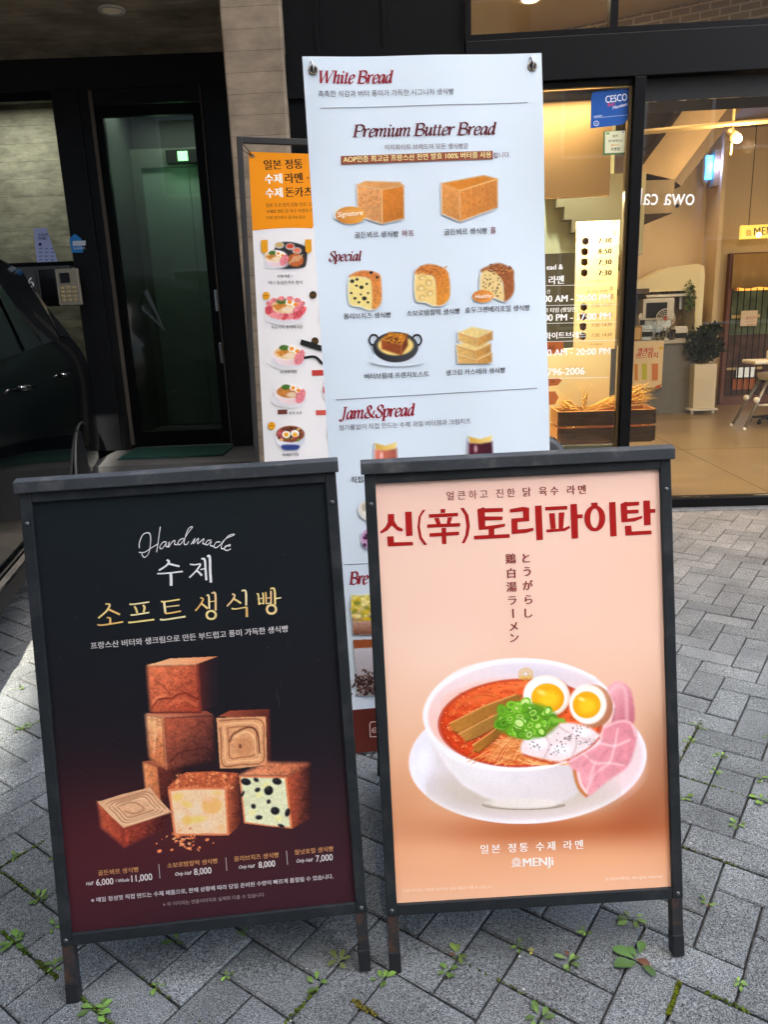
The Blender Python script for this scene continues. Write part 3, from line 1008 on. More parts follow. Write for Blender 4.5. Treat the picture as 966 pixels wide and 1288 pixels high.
sw = ep(MB().box(-7, -2.29, 5.975, 6.03, 2.94, 3.0).box(-7, -2.3, 5.975, 6.03, 1.79, 1.83), 'side_window_frame', blackm)
ep(MB().box(-7, -2.3, 5.995, 6.003, 0.5, 1.79).box(-7, -2.3, 5.995, 6.003, 1.83, 2.94), 'window_pane', pane_m, sw)
ep(MB().box(-2.95, -2.3, 5.86, 5.93, 1.5, 1.79), 'letter_panel', mat('grey_panel', (72, 72, 70), rough=0.5, spec=0.4), bevel=0.003)
# lobby
lw = mat('lobby_wall', (70, 74, 70), rough=0.5, var=0.08)
ep(MB().box(-2.3, -0.7, 7.5, 7.6, 0.361, 3.2).box(-2.3, -2.2, 6.125, 7.5, 0.361, 3.2).box(-0.85, -0.75, 6.13, 7.5, 0.36, 3.2), 'lobby_wall', lw)
el = ep(MB().box(-2.22, -2.12, 7.40, 7.49, 0.362, 2.9).box(-1.26, -1.16, 7.40, 7.49, 0.362, 2.9).box(-2.12, -1.26, 7.40, 7.49, 2.74, 2.9), 'elevator_frame', mat('elevator_frame', (130, 138, 126), rough=0.3, metal=0.6))
ep(MB().box(-2.12, -1.692, 7.44, 7.48, 0.37, 2.74).box(-1.688, -1.26, 7.44, 7.48, 0.37, 2.74), 'elevator_door', mat('elevator_steel', (128, 146, 134), rough=0.5, metal=0.3, var=0.08, vscale=2), el)
ex = MB().box(-1.86, -1.54, 7.33, 7.395, 2.76, 2.87)
exo = ep(ex, 'exit_lamp_housing', dark_in)
ep(MB().box(-1.75, -1.66, 7.325, 7.329, 2.775, 2.855), 'exit_lamp_panel', mat('exit_green', (120, 220, 130), emit=(130, 240, 140), estr=1.2), exo)
def lamp(name, kind, loc, energy, size, color, parent=None, rot=None, sy=None):
    d = bpy.data.lights.new(name, kind)
    d.energy, d.color = energy, color
    if kind == 'AREA':
        d.size = size
        if sy: d.shape = 'RECTANGLE'; d.size_y = sy
    elif kind == 'SPOT': d.spot_size, d.spot_blend, d.shadow_soft_size = R(100), 0.6, size
    else: d.shadow_soft_size = size
    o = bpy.data.objects.new(name, d)
    COL.objects.link(o)
    M = Matrix.Translation(Vector(loc))
    if rot is not None: M = M @ rot.to_matrix().to_4x4()
    if parent is not None:
        o.parent = parent
        o.matrix_basis = WM[parent.name].inverted() @ M
    else: o.matrix_basis = M
    return o
DOWN = Vector((0, 0, -1)).to_track_quat('-Z', 'Y')
lamp('exit_glow', 'POINT', (-1.82, 7.15, 2.66), 0.3, 0.06, (0.5, 1.0, 0.6), ent)

lamp('hall_fill', 'AREA', (-3.1, 6.5, 3.15), 3.6, 1.4, (1.0, 0.97, 0.88), ent, DOWN, 0.2)  # added fill with no fixture, brightens the concrete behind the side glass

def downlight(x, y, z, label, energy, col, r=0.06, glow=30.0, T=None, group=None):
    P = Vector(T(x, y, z)) if T else Vector((x, y, z))
    t = thing('ceiling_light', label, 'light', P, group=group)
    MB().lathe([(r * 1.35, 0), (r * 1.35, -0.008), (r, -0.01), (r * 0.95, -0.002)], tuple(P), 24, cap=False).build('trim_ring', mat('white_trim', (210, 206, 196), rough=0.5), t, smooth=True)
    MB().lathe([(1e-4, -0.004), (r * 0.94, -0.004)], tuple(P), 24, cap=False).build('lens', mat('lens_%d' % int(glow * 10), (250, 240, 220) if glow > 0.5 else (110, 108, 102), emit=(255, 232, 190), estr=glow), t)
    if energy: lamp('glow', 'SPOT', P + Vector((0, 0, -0.03)), energy, r, col, t, DOWN)
    return t
WARM = (1.0, 0.655, 0.34)
downlight(-1.55, 5.17, 3.205, 'unlit round downlight in the dark concrete soffit', 0, WARM, 0.06, 0.012)
SG = 'round ceiling lights inside the shop'
downlight(1.1, 0.95, 3.415, 'round warm light seen through the upper window, above the banner', 30, WARM, 0.06, 14, G, SG)
downlight(1.62, 0.95, 3.415, 'round warm light in the upper window, beside its mullion', 30, WARM, 0.06, 14, G, SG)
for s_, o_ in ((2.7, 2.2), (4.6, 2.2), (3.3, 4.3), (5.4, 4.2), (3.6, 0.7), (5.2, 0.8)):
    downlight(s_, o_, 3.415, 'round warm light in the shop ceiling, hidden above the window head', 13, WARM, 0.06, 14, G, 'hidden shop ceiling lights')
_dl = downlight(0.95, 0.2, 2.62, 'warm display light hidden behind the head of the narrow window', 0, WARM, 0.04, 10, G, 'display lights')
lamp('display_glow', 'AREA', G(1.0, 0.17, 2.60), 1.6, 0.9, (1.0, 0.74, 0.42), _dl, DOWN, 0.08)
lamp('bench_fill', 'AREA', G(1.05, 0.2, 2.02), 15, 0.9, (1.0, 0.83, 0.55), _dl, DOWN, 0.06)  # extra area light without a fitting, added to lift bench and timetable
downlight(1.4, 2.0, 3.2, 'pale light over the mint wall', 26, (1.0, 0.95, 0.78), 0.05, 14, G, 'display lights')
_ll = downlight(-1.6, 6.7, 3.2, 'dim light over the elevator lobby', 0, WARM, 0.05, 1.0)
lamp('lobby_glow', 'AREA', (-1.75, 7.0, 3.17), 2.0, 0.8, (0.9, 1.0, 0.92), _ll, DOWN, 0.25)

# ------------------------------------------------------------------ unseen blocks added out of view to shade the place
def unseen_block(name, label, x0, x1, y0, y1, h, rgb):
    t = thing(name, label, 'building', ((x0 + x1) / 2, y1, 0))
    MB().box(x0, x1, y0, y1, -0.01, h).build('wall', mat(name + '_wall', rgb, rough=0.85, var=0.08, vscale=1), t)
    fr = mat('window_white', (190, 190, 186), rough=0.5)
    gl = mat('window_dark', (40, 46, 52), rough=0.1, spec=0.6)
    n = max(1, int((x1 - x0) // 2.4))
    for k in range(n):
        xc = x0 + (x1 - x0) * (k + 0.5) / n
        for z in (1.0, 4.0, 7.0, 10.0, 13.0, 16.0):
            if z + 1.6 > h: continue
            w = MB().box(xc - 0.75, xc + 0.75, y1 + 0.002, y1 + 0.05, z, z + 0.06).box(xc - 0.75, xc + 0.75, y1 + 0.002, y1 + 0.05, z + 1.5, z + 1.56).box(xc - 0.75, xc - 0.69, y1 + 0.002, y1 + 0.05, z + 0.06, z + 1.5).box(xc + 0.69, xc + 0.75, y1 + 0.002, y1 + 0.05, z + 0.06, z + 1.5).build('window', fr, t)
            MB().box(xc - 0.69, xc + 0.69, y1 + 0.004, y1 + 0.02, z + 0.06, z + 1.5).build('pane', gl, w)
    return t
# shadow line: the patch of sun runs between the corners of two added blocks
_sx = SUN_TRAVEL.x / SUN_TRAVEL.y
def on_line(x, y, yy): return x + _sx * (yy - y)
BY = -5.0
xr, xl = on_line(-1.36, 2.48, BY - 6), on_line(-1.585, 2.87, BY)
unseen_block('brick_blocker', 'unseen tall brick block added behind the camera for shade', xr, xr + 5.2, BY - 6, BY, 34.0, (150, 134, 120))  # added sun blocker, height and edge set to leave one lit strip
unseen_block('plaster_blocker', 'unseen pale plaster block added behind the camera for shade', xl - 8.0, xl, BY - 6, BY, 34.0, (166, 162, 154))  # second added blocker, bounds the other side of the strip

unseen_block('sky_blocker', 'unseen pale block added behind the gap to hide the sky', xl - 0.5, xr + 2.0, -19.0, -14.5, 15.0, (150, 146, 140))  # added to cover the bright sky gap mirrored in the windows
t = thing('left_blocker', 'unseen dark rendered block added beyond the car for shade', 'building', (-6.5, 4, 0))  # dark mass added out of view to darken the left ground and car
MB().box(-9.0, -4.9, -2.0, 3.2, -0.01, 8.0).build('wall', mat('dark_render', (74, 72, 70), rough=0.85, var=0.1), t)
MB().box(-9.0, -4.88, -2.02, 3.22, 8.001, 8.2).build('roof', mat('roof_grey', (60, 60, 60), rough=0.8), t)
for y_ in (-1.2, 1.2):
    w_ = MB().box(-4.898, -4.87, y_, y_ + 1.2, 1.0, 2.2).build('window', mat('window_white'), t)
    MB().box(-4.868, -4.864, y_ + 0.06, y_ + 1.14, 1.06, 2.14).build('pane', mat('window_dark'), w_)

# ------------------------------------------------------------------ the black car
def make_car(x0, y0, rz):
    """Built with its tail at y = 0, nose at y = -4.5, right flank at x = +0.93."""
    M = Matrix.Translation(Vector((x0, y0, 0))) @ Matrix.Rotation(rz, 4, 'Z')
    t = thing('parked_car', 'black SUV parked tail-in beside the bread sign', 'car', M=M)
    T = lambda x, y, z: tuple(M @ Vector((x, y, z)))
    paint = mat('black_car_paint', (4, 5, 7), rough=0.14, spec=0.3, coat=0.45)
    trim = mat('black_plastic', (10, 10, 11), rough=0.55)
    cgl = mat('car_glass', (10, 12, 13), rough=0.04, spec=0.6)
    chrome = mat('chrome', (200, 200, 200), rough=0.12, metal=1.0)
    # stations: y, half width, sill z, belt z, roof z, roof half width
    S = [(0.0, 0.80, 0.40, 0.86, 0.95, 0.60), (-0.06, 0.88, 0.30, 0.92, 1.05, 0.66), (-0.18, 0.925, 0.26, 1.02, 1.19, 0.66), (-0.38, 0.94, 0.24, 1.08, 1.36, 0.64),
         (-0.6, 0.94, 0.23, 1.10, 1.52, 0.65), (-1.0, 0.935, 0.22, 1.08, 1.63, 0.67), (-1.7, 0.93, 0.22, 1.04, 1.66, 0.68), (-2.4, 0.93, 0.22, 1.01, 1.63, 0.67),
         (-2.85, 0.93, 0.22, 0.99, 1.52, 0.64), (-3.3, 0.925, 0.22, 0.97, 1.20, 0.68), (-3.5, 0.92, 0.22, 0.96, 1.03, 0.74), (-4.0, 0.90, 0.23, 0.90, 0.95, 0.72), (-4.35, 0.84, 0.26, 0.78, 0.82, 0.66), (-4.5, 0.70, 0.34, 0.62, 0.66, 0.55)]
    S = [(y, w, zs, zb * 1.135, zr * (1.11 if y < -0.7 else 1.07), wr) for y, w, zs, zb, zr, wr in S]
    def sec(s):
        y, w, zs, zb, zr, wr = s
        h = zb - zs
        return [(w * 0.86, y, zs), (w * 0.97, y, zs + 0.05), (w * 0.985, y, zs + h * 0.25), (w * 0.995, y, zs + h * 0.5), (w, y, zs + h * 0.72), (w * 0.985, y, zs + h * 0.88), (w * 0.95, y, zb),
                (w * 0.95 + (wr - w * 0.95) * 0.45, y, zb + (zr - zb) * 0.5), (wr, y, zr - (zr - zb) * 0.1), (wr * 0.8, y, zr - (zr - zb) * 0.015), (wr * 0.4, y, zr + 0.01), (0, y, zr + 0.014)]
    b = MB(T)
    rings = []
    for s in S:
        r = sec(s)
        rings.append(r + [(-x, y, z) for x, y, z in reversed(r[:-1])])
    n = len(rings[0])
    vs_ = [p for r in rings for p in r]
    fs = [(i * n + k, i * n + k + 1, (i + 1) * n + k + 1, (i + 1) * n + k) for i in range(len(rings) - 1) for k in range(n - 1)]
    fs += [tuple(range(n - 1, -1, -1)), tuple((len(rings) - 1) * n + k for k in range(n))]
    fs += [(i * n, (i + 1) * n, (i + 1) * n + n - 1, i * n + n - 1) for i in range(len(rings) - 1)]
    b._add(vs_, fs)
    body = b.build('body', paint, t, smooth=True)
    md = body.modifiers.new('sub', 'SUBSURF'); md.levels = md.render_levels = 2
    def flank(y, f, sgn, out):
        """Point on the greenhouse side: f = 0 at the belt, 1 at the roof rail."""
        ys = [s[0] for s in S][::-1]
        g = [np.interp(y, ys, [s[i] for s in S][::-1]) for i in range(1, 6)]
        w, zs, zb, zr, wr = g
        return (sgn * (w * 0.95 + (wr - w * 0.95) * (0.9 * f) + out), y, zb + (zr - zb) * 0.9 * f)
    for sgn in (1, -1):
        for outl in ([(-0.62, 0.10), (-0.74, 0.6), (-0.9, 0.84), (-0.98, 0.86), (-0.96, 0.1)], [(-1.0, 0.08), (-1.03, 0.86), (-1.5, 0.88), (-1.88, 0.88), (-1.9, 0.08), (-1.5, 0.08)], [(-1.97, 0.08), (-1.97, 0.88), (-2.4, 0.88), (-2.75, 0.8), (-3.1, 0.3), (-3.12, 0.08), (-2.5, 0.08)]):
            w = MB(T)
            pts = [flank(y, f, sgn, 0.012) for y, f in outl]
            w._add(pts, [tuple(range(len(pts)))])
            w.build('side_window', cgl, t)
        for y in (-1.15, -2.15):
            h = MB(T)
            h.tube([(sgn * 0.925, y, 1.05), (sgn * 0.955, y - 0.02, 1.055), (sgn * 0.955, y - 0.17, 1.06), (sgn * 0.925, y - 0.19, 1.06)], 0.012, 8)
            h.build('door_handle', paint, t, smooth=True)
        c = MB(T)
        c.bar((sgn * 0.90, -0.95, 0.285), (sgn * 0.90, -3.35, 0.285), 0.05, 0.07)
        c.build('sill_trim', trim, t)
        c = MB(T)
        c.bar((sgn * 0.928, -1.0, 0.36), (sgn * 0.928, -3.3, 0.36), 0.012, 0.03)
        c.build('chrome_strip', chrome, t)
        a = MB(T)
        a.tube([(sgn * 0.72, -0.02, 1.02), (sgn * 0.83, -0.13, 1.05), (sgn * 0.872, -0.30, 1.07)], [0.03, 0.04, 0.015], 8)
        a.build('tail_light', mat('tail_lamp', (34, 8, 9), rough=0.1, spec=0.6), t, smooth=True)
        m = MB(T)
        m.ball((sgn * 1.0, -3.42, 1.2), 0.1, 10, 1.1, 0.7, 0.8)
        m.build('wing_mirror', paint, t, smooth=True)
        for y in (-0.96, -3.6):
            ar = MB(T)
            ring = [(sgn * 0.93, y + 0.40 * math.cos(a_), 0.33 + 0.40 * math.sin(a_)) for a_ in np.linspace(-0.25, math.pi + 0.25, 20)]
            def xo(yy): return 0.929 - 0.03 * min(max((yy + 0.85) / 0.3, 0), 1)
            ring = [(sgn * (xo(b_) + 0.001), b_, c_) for _, b_, c_ in ring]
            disc = [(sgn * xo(y + 0.395 * math.cos(a_)), y + 0.395 * math.cos(a_), 0.33 + 0.395 * math.sin(a_)) for a_ in np.linspace(0, 2 * math.pi, 28, endpoint=False)]
            ar._add(disc, [tuple(range(28))])
            ar.tube(ring, 0.009, 6)
            ar.build('wheel_arch', trim, t, smooth=False)
            wh = MB(T)
            def wl(prof, cx=0.0):
                vs2, fs2 = [], []
                N = 32
                for r, x in prof:
                    for k in range(N):
                        a_ = 2 * math.pi * k / N
                        vs2.append((sgn * (0.79 + x), y + r * math.cos(a_), 0.335 + r * math.sin(a_)))
                for i in range(len(prof) - 1):
                    for k in range(N):
                        fs2.append((i * N + k, i * N + (k + 1) % N, (i + 1) * N + (k + 1) % N, (i + 1) * N + k))
                return vs2, fs2
            wh._add(*wl([(0.24, -0.09), (0.31, -0.1), (0.335, -0.08), (0.338, 0.08), (0.315, 0.115), (0.235, 0.122)]))
            tyre = wh.build('wheel', mat('tyre_rubber', (26, 26, 27), rough=0.8), t, smooth=True)
            rm = MB(T)
            rm._add(*wl([(0.236, 0.118), (0.22, 0.125), (0.21, 0.08), (0.205, 0.0)]))
            for k in range(5):
                a_ = 2 * math.pi * k / 5 + 0.3
                d = Vector((0, math.cos(a_), math.sin(a_)))
                c0 = Vector((sgn * 0.905, y, 0.335))
                rm.bar(tuple(c0 + d * 0.03), tuple(c0 + d * 0.215), 0.06, 0.02, up=(1, 0, 0))
            rm.ball((sgn * 0.9, y, 0.335), 0.05, 10, 0.5, 1, 1)
            rm.build('rim', mat('alloy', (96, 98, 100), rough=0.3, metal=0.9), tyre, smooth=False)
    w = MB(T)
    w._add([(-0.55, -0.21, 1.30), (0.55, -0.21, 1.30), (0.52, -0.40, 1.60), (-0.52, -0.40, 1.60)], [(0, 1, 2, 3)])
    w.build('rear_window', cgl, t)
    w = MB(T)
    w._add([(-0.66, -3.45, 1.20), (0.66, -3.45, 1.20), (0.58, -2.9, 1.68), (-0.58, -2.9, 1.68)], [(0, 1, 2, 3)])
    w.build('windscreen', cgl, t)
    b = MB(T).box(-0.26, 0.26, 0.0, 0.012, 0.56, 0.67)
    b.build('number_plate', mat('plate_white', (220, 220, 216), rough=0.4), t)
    b = MB(T).box(-0.8, 0.8, -0.12, 0.03, 0.28, 0.42)
    b.build('bumper', trim, t, bevel=0.03)
    return t
make_car(-3.06, 5.56, R(12))

# ------------------------------------------------------------------ sandwich boards
BW, BH, BL = 0.613, 0.906, 0.124
frame_m = mat('sign_frame', (31, 35, 37), rough=0.48, spec=0.25, var=0.16, vscale=9, dirt=(84, 86, 86), dirt_amt=0.25, dirt_scale=14)
cap_m = mat('sign_cap', (53, 57, 59), rough=0.5, spec=0.25, var=0.2, vscale=10, dirt=(120, 118, 114), dirt_amt=0.35, dirt_scale=20)
foot_m = mat('foot_plastic', (26, 28, 30), rough=0.5)
rust_m = mat('sign_leg', (33, 36, 38), rough=0.5, spec=0.4, var=0.2, vscale=20, dirt=(112, 72, 44), dirt_amt=0.5, dirt_scale=24)
back_m = mat('sign_back', (60, 62, 64), rough=0.6, var=0.1)
PU0, PU1, PV0, PV1 = -BW / 2 + 0.021, BW / 2 - 0.021, BL + 0.023, BL + BH - 0.002

def sandwich(name, label, x, y, yaw, lean, cant):
    M = leaning(x, y, 0, yaw, lean, cant)
    B = frame((x, y, 0), M.col[0].to_3d(), Vector((0, 0, 1)).cross(M.col[0].to_3d()).normalized(), (0, 0, 1))
    t = thing(name, label, 'sandwich board', M=Matrix.Translation(Vector((x, y, 0))) @ Matrix.Rotation(yaw, 4, 'Z'))
    T = lambda a, b, c: tuple(M @ Vector((a, b, c)))
    h, top = BW / 2, BL + BH
    r = MB(T).box(-h, -h + 0.022, 0, 0.026, BL, top).box(h - 0.022, h, 0, 0.026, BL, top)
    r.box(-h + 0.0222, h - 0.0222, 0.0005, 0.0255, BL, BL + 0.023).box(-h + 0.0222, h - 0.0222, 0.0005, 0.0255, top - 0.02, top)
    r.build('frame', frame_m, t, bevel=0.0018)
    # cap: vertical lip with a top that slopes away
    c = MB(T)
    c.prism([(0, 0)], 0, 0) if False else None
    pr_ = [(-0.008, top - 0.001), (-0.009, top + 0.021), (0.010, top + 0.029), (0.046, top + 0.026), (0.046, top + 0.012), (0.0265, top - 0.001)]
    n = len(pr_)
    c._add([(-h - 0.006, a, b) for a, b in pr_] + [(h + 0.006, a, b) for a, b in pr_], [tuple(range(n)), tuple(range(2 * n - 1, n - 1, -1))] + [(i, (i + 1) % n, (i + 1) % n + n, i + n) for i in range(n)])
    c.build('cap', cap_m, t, bevel=0.0015)
    for s in (-1, 1):
        b = MB(T).box(s * (h - 0.012) - 0.0115, s * (h - 0.012) + 0.0115, 0.002, 0.025, 0.02, BL - 0.0005)
        lg = b.build('leg', rust_m, t, bevel=0.0015)
        MB(T).box(s * (h - 0.012) - 0.0127, s * (h - 0.012) + 0.0127, 0.001, 0.0262, 0.0, 0.046).build('foot', foot_m, lg, bevel=0.0025)
    bp = MB(T).box(-h + 0.0225, h - 0.0225, 0.008, 0.014, BL + 0.0235, top - 0.0205)
    # rear leaf, hinged at the top, leaning the other way
    tp = Vector(T(0, 0.026, top))
    nb = B.col[1].to_3d()
    run = 0.46
    foot = Vector((tp.x, tp.y, 0)) + nb * run
    u2 = (tp - foot).normalized(); rx = M.col[0].to_3d(); n2 = u2.cross(rx).normalized()
    M2 = frame(foot, rx, n2, u2)
    T2 = lambda a, b, c: tuple(M2 @ Vector((a, b, c)))
    L2 = (tp - foot).length
    rl = MB(T2).box(-h, -h + 0.022, 0, 0.024, 0.03, L2).box(h - 0.022, h, 0, 0.024, 0.03, L2).box(-h + 0.0222, h - 0.0222, 0.0005, 0.0235, BL, BL + 0.023).box(-h + 0.0222, h - 0.0222, 0.0005, 0.0235, L2 - 0.03, L2)
    rf = rl.build('rear_frame', frame_m, t, bevel=0.0018)
    MB(T2).box(-h + 0.0225, h - 0.0225, 0.008, 0.014, BL + 0.0235, L2 - 0.0305).build('rear_panel', back_m, rf)
    for s in (-1, 1):
        MB(T2).box(s * (h - 0.011) - 0.0135, s * (h - 0.011) + 0.0135, -0.001, 0.025, 0.0, 0.045).build('rear_foot', foot_m, rf, bevel=0.0025)
    for a_, c_ in ((-h + 0.011, BL + 0.012), (h - 0.011, BL + 0.012), (-h + 0.011, top - 0.06), (h - 0.011, top - 0.06)):
        sc2 = MB(lambda x, y, z, a_=a_, c_=c_: T(a_ + x, -z, c_ + y))
        sc2.lathe([(0.0042, -0.0005), (0.004, 0.0012), (0.0022, 0.002), (1e-4, 0.0021)], (0, 0, 0), 12)
        sc2.build('screw', mat('screw_steel', (110, 112, 112), rough=0.35, metal=0.8), t, smooth=True)
    bk = bp.build('backing_board', back_m, t)
    # the printed sheet lies on the backing board, 6 mm behind the frame's face
    P = M @ Matrix.Translation(Vector((0, 0.0078, 0)))
    return t, P

def poster_sheet(P, corners, gain):
    rect = [(PU0, PV1), (PU1, PV1), (PU1, PV0), (PU0, PV0)]
    return Sheet(P, homography(corners, rect), gain, attr_mat('poster_film', rough=0.38, spec=0.18))

# ---- bread board
def bread_board():
    t, P = sandwich('sandwich_board', 'black-framed sandwich board with a dark poster of stacked milk bread cubes', -0.368, 1.214, R(4.35), R(11.67), R(0.83))
    S = poster_sheet(P, [(37, 622), (408.4, 597), (447, 1135), (85, 1177)], 0.85)
    def bg(X, Y):
        yy = Y + (X - 240) * 0.1
        c = stops(yy, [(600, (26, 34, 36)), (800, (27, 30, 34)), (940, (32, 29, 34)), (1040, (54, 34, 41)), (1110, (64, 34, 42)), (1190, (60, 31, 38))])
        e = np.exp(-(((X - 235) / 110) ** 2 + ((Y - 1040) / 60) ** 2))
        c = c + e[..., None] * np.array([24, 3, -2])
        e = np.exp(-(((X - 90) / 90) ** 2 + ((Y - 1060) / 110) ** 2))
        c = c + e[..., None] * np.array([18, -1, -1])
        return np.clip(c, 4, 255)
    base = Art(30, 585, 456, 1186, 5.0, bg, 1)
    S.start()
    xs, ys, C, A = base.result()
    # the sheet itself: regular grid over the poster rectangle
    nu, nv = 60, 90
    uu, vv = np.meshgrid(np.linspace(PU0, PU1, nu), np.linspace(PV0, PV1, nv))
    inv = np.linalg.inv(S.hom)
    q = np.c_[uu.ravel(), vv.ravel(), np.ones(nu * nv)] @ inv.T
    q = q[:, :2] / q[:, 2:]
    idx = np.arange(nu * nv).reshape(nv, nu)
    fq = np.stack([idx[:-1, :-1], idx[:-1, 1:], idx[1:, 1:], idx[1:, :-1]], -1).reshape(-1, 4)
    S.raw(np.c_[uu.ravel(), vv.ravel()], [tuple(r) for r in fq], bg(q[:, 0], q[:, 1]))
    po = S.build('poster', t)
    # picture
    A = Art(108, 818, 404, 1080, 0.85, bg)
    A.view(90, 800, 2.841)
    g, tx = A.grad, A.tex
    def crust(pts, w=5, col=(110, 46, 30), a=0.6): A.stroke(pts, w, col, a, False, 2, alpha=False)
    # back loaf, lower left
    A.poly([(246, 457), (250, 454), (300, 470), (312, 600), (256, 560)], A.crust((246, 0), (226, 146, 92), (310, 0), (176, 98, 60), 1), 1, False, 2)
    A.poly([(300, 470), (392, 462), (400, 560), (312, 600)], A.crust((300, 470), (112, 48, 36), (400, 500), (52, 28, 30), 2))
    A.poly([(246, 455), (262, 449), (340, 456), (392, 462), (300, 470)], tx((150, 80, 56), 0.2))
    # second loaf
    A.poly([(257, 286), (262, 282), (320, 295), (332, 474), (328, 478), (275, 446), (270, 436)], A.crust((257, 300), (246, 176, 122), (332, 400), (200, 116, 72), 3, 9, 0.7), 1, False, 3)
    A.poly([(320, 295), (494, 284), (502, 290), (507, 444), (500, 452), (336, 479), (331, 474)], A.crust((320, 300), (186, 90, 60), (507, 440), (58, 32, 34), 4), 1, False, 3)
    A.poly([(257, 282), (300, 275), (480, 270), (502, 284), (320, 295)], g((257, 0), (214, 136, 96), (502, 0), (120, 60, 48), 0.2))
    crust([(345, 455), (370, 425), (400, 415), (430, 410), (470, 400), (500, 415)], 7, (70, 28, 26))
    crust([(290, 310), (292, 360), (286, 420)], 8, (244, 190, 140), 0.5); crust([(320, 295), (332, 479)], 4, (235, 160, 110), 0.5)
    # top loaf
    A.poly([(442, 103), (520, 74), (516, 250), (455, 275)], g((442, 0), (92, 38, 34), (500, 0), (40, 32, 38), 0.2))
    A.poly([(262, 112), (266, 107), (438, 102), (443, 106), (456, 270), (450, 276), (280, 279), (274, 274)], A.crust((262, 108), (218, 118, 76), (456, 270), (148, 58, 40), 6), 1, False, 3)
    A.poly([(262, 108), (345, 82), (520, 74), (442, 103)], g((262, 0), (244, 178, 128), (520, 0), (206, 130, 88), 0.14, 12, 7))
    crust([(280, 262), (298, 232), (322, 226), (352, 226), (372, 212), (400, 206), (445, 228)], 6, (104, 38, 26), 0.75)
    crust([(285, 240), (300, 222), (330, 215)], 9, (232, 146, 96), 0.5); crust([(345, 245), (400, 228), (440, 250)], 12, (206, 110, 70), 0.45)
    crust([(290, 160), (330, 190), (350, 215)], 5, (120, 50, 34), 0.4); crust([(380, 150), (400, 170), (430, 165)], 5, (130, 54, 36), 0.35)
    crust([(442, 103), (456, 276)], 5, (126, 48, 34), 0.7); crust([(264, 110), (440, 104)], 3, (240, 176, 130), 0.6); crust([(275, 278), (456, 275)], 5, (84, 30, 26), 0.8)
    # swirl loaf
    A.poly([(690, 290), (706, 262), (712, 440), (695, 465)], g((690, 0), (110, 48, 36), (712, 0), (48, 30, 34), 0.2))
    A.poly([(512, 292), (560, 268), (706, 262), (690, 292)], g((512, 0), (150, 74, 50), (706, 0), (92, 42, 34), 0.25))
    A.poly([(512, 294), (690, 290), (694, 462), (600, 476), (524, 478)], tx((204, 148, 102), 0.2, 16, 9, 0.1))
    for k, (w, c) in enumerate(((5, (126, 66, 42)), (4, (236, 190, 140)), (5, (140, 78, 50)))):
        d = 13 * k
        A.stroke([(524 + d, 306 + d), (600, 300 + d), (676 - d, 306 + d), (682 - d, 380), (678 - d, 452 - d), (600, 462 - d), (536 + d, 464 - d), (530 + d, 380), (526 + d, 330)], w, c, 0.75, True, 1.5)
    A.stroke([(560, 380), (575, 352), (630, 328), (660, 350), (668, 420)], 6, (92, 44, 30), 0.9, True, 2)
    A.stroke([(575, 365), (620, 345), (650, 370), (655, 430)], 5, (240, 196, 146), 0.7, True, 2)
    A.ell(612, 398, 34, 34, tx((190, 128, 84), 0.25), 0.8, soft=8); A.ell(598, 396, 5, 8, (96, 50, 34), 0.9, soft=2)
    # right loaf with olives
    A.poly([(765, 505), (850, 456), (852, 655), (785, 693)], A.crust((765, 0), (180, 80, 50), (850, 0), (58, 30, 30), 12))
    A.poly([(592, 502), (690, 453), (844, 455), (848, 459), (765, 506)], A.crust((592, 0), (226, 146, 100), (850, 0), (168, 88, 58), 13, 9, 0.8), 1, False, 3)
    A.poly([(592, 502), (765, 505), (786, 693), (700, 685), (610, 674)], tx((206, 122, 78), 0.15))
    A.poly([(600, 508), (758, 511), (777, 686), (700, 680), (616, 668)], tx((206, 208, 166), 0.2, 14, 14, 0.06))
    for x, y, a, b in ((618, 524, 18, 12), (655, 517, 10, 7), (730, 522, 17, 12), (700, 555, 16, 17), (660, 553, 10, 8), (700, 595, 7, 8), (645, 612, 8, 9), (723, 628, 16, 14), (665, 652, 12, 8), (768, 634, 9, 15), (745, 682, 12, 6), (606, 568, 5, 12)):
        A.ell(x, y, a, b, tx((26, 26, 30), 0.5, 20, int(x)), 1, random.uniform(-30, 30), 2)
        A.ell(x - a * 0.2, y - b * 0.3, a * 0.4, b * 0.25, (84, 80, 78), 0.6, 0, 2)
    for x, y in ((640, 635), (735, 655), (665, 570), (690, 535)): A.ell(x, y, 13, 9, (224, 216, 130), 0.6, 20, 5)
    # front loaf with filling and crumble top
    A.poly([(546, 540), (590, 492), (600, 678), (556, 718)], A.crust((546, 0), (196, 98, 60), (600, 0), (78, 34, 30), 15))
    A.poly([(334, 546), (372, 510), (402, 490), (500, 486), (590, 492), (570, 530), (548, 546), (350, 564)], tx((176, 88, 54), 0.55, 26, 16, 0.15))
    for _ in range(90):
        x, y = random.uniform(355, 575), random.uniform(492, 552)
        A.ell(x, y, random.uniform(3, 8), random.uniform(2.5, 5), random.choice(((214, 132, 82), (128, 54, 34), (236, 160, 104), (150, 70, 44))), 0.8, random.uniform(-40, 40), 1.5)
    A.poly([(336, 552), (400, 545), (548, 545), (557, 718), (357, 720)], tx((208, 120, 78), 0.2, 14, 17))
    A.poly([(346, 560), (400, 553), (541, 552), (549, 710), (365, 712)], tx((230, 184, 144), 0.18, 16, 18, 0.06))
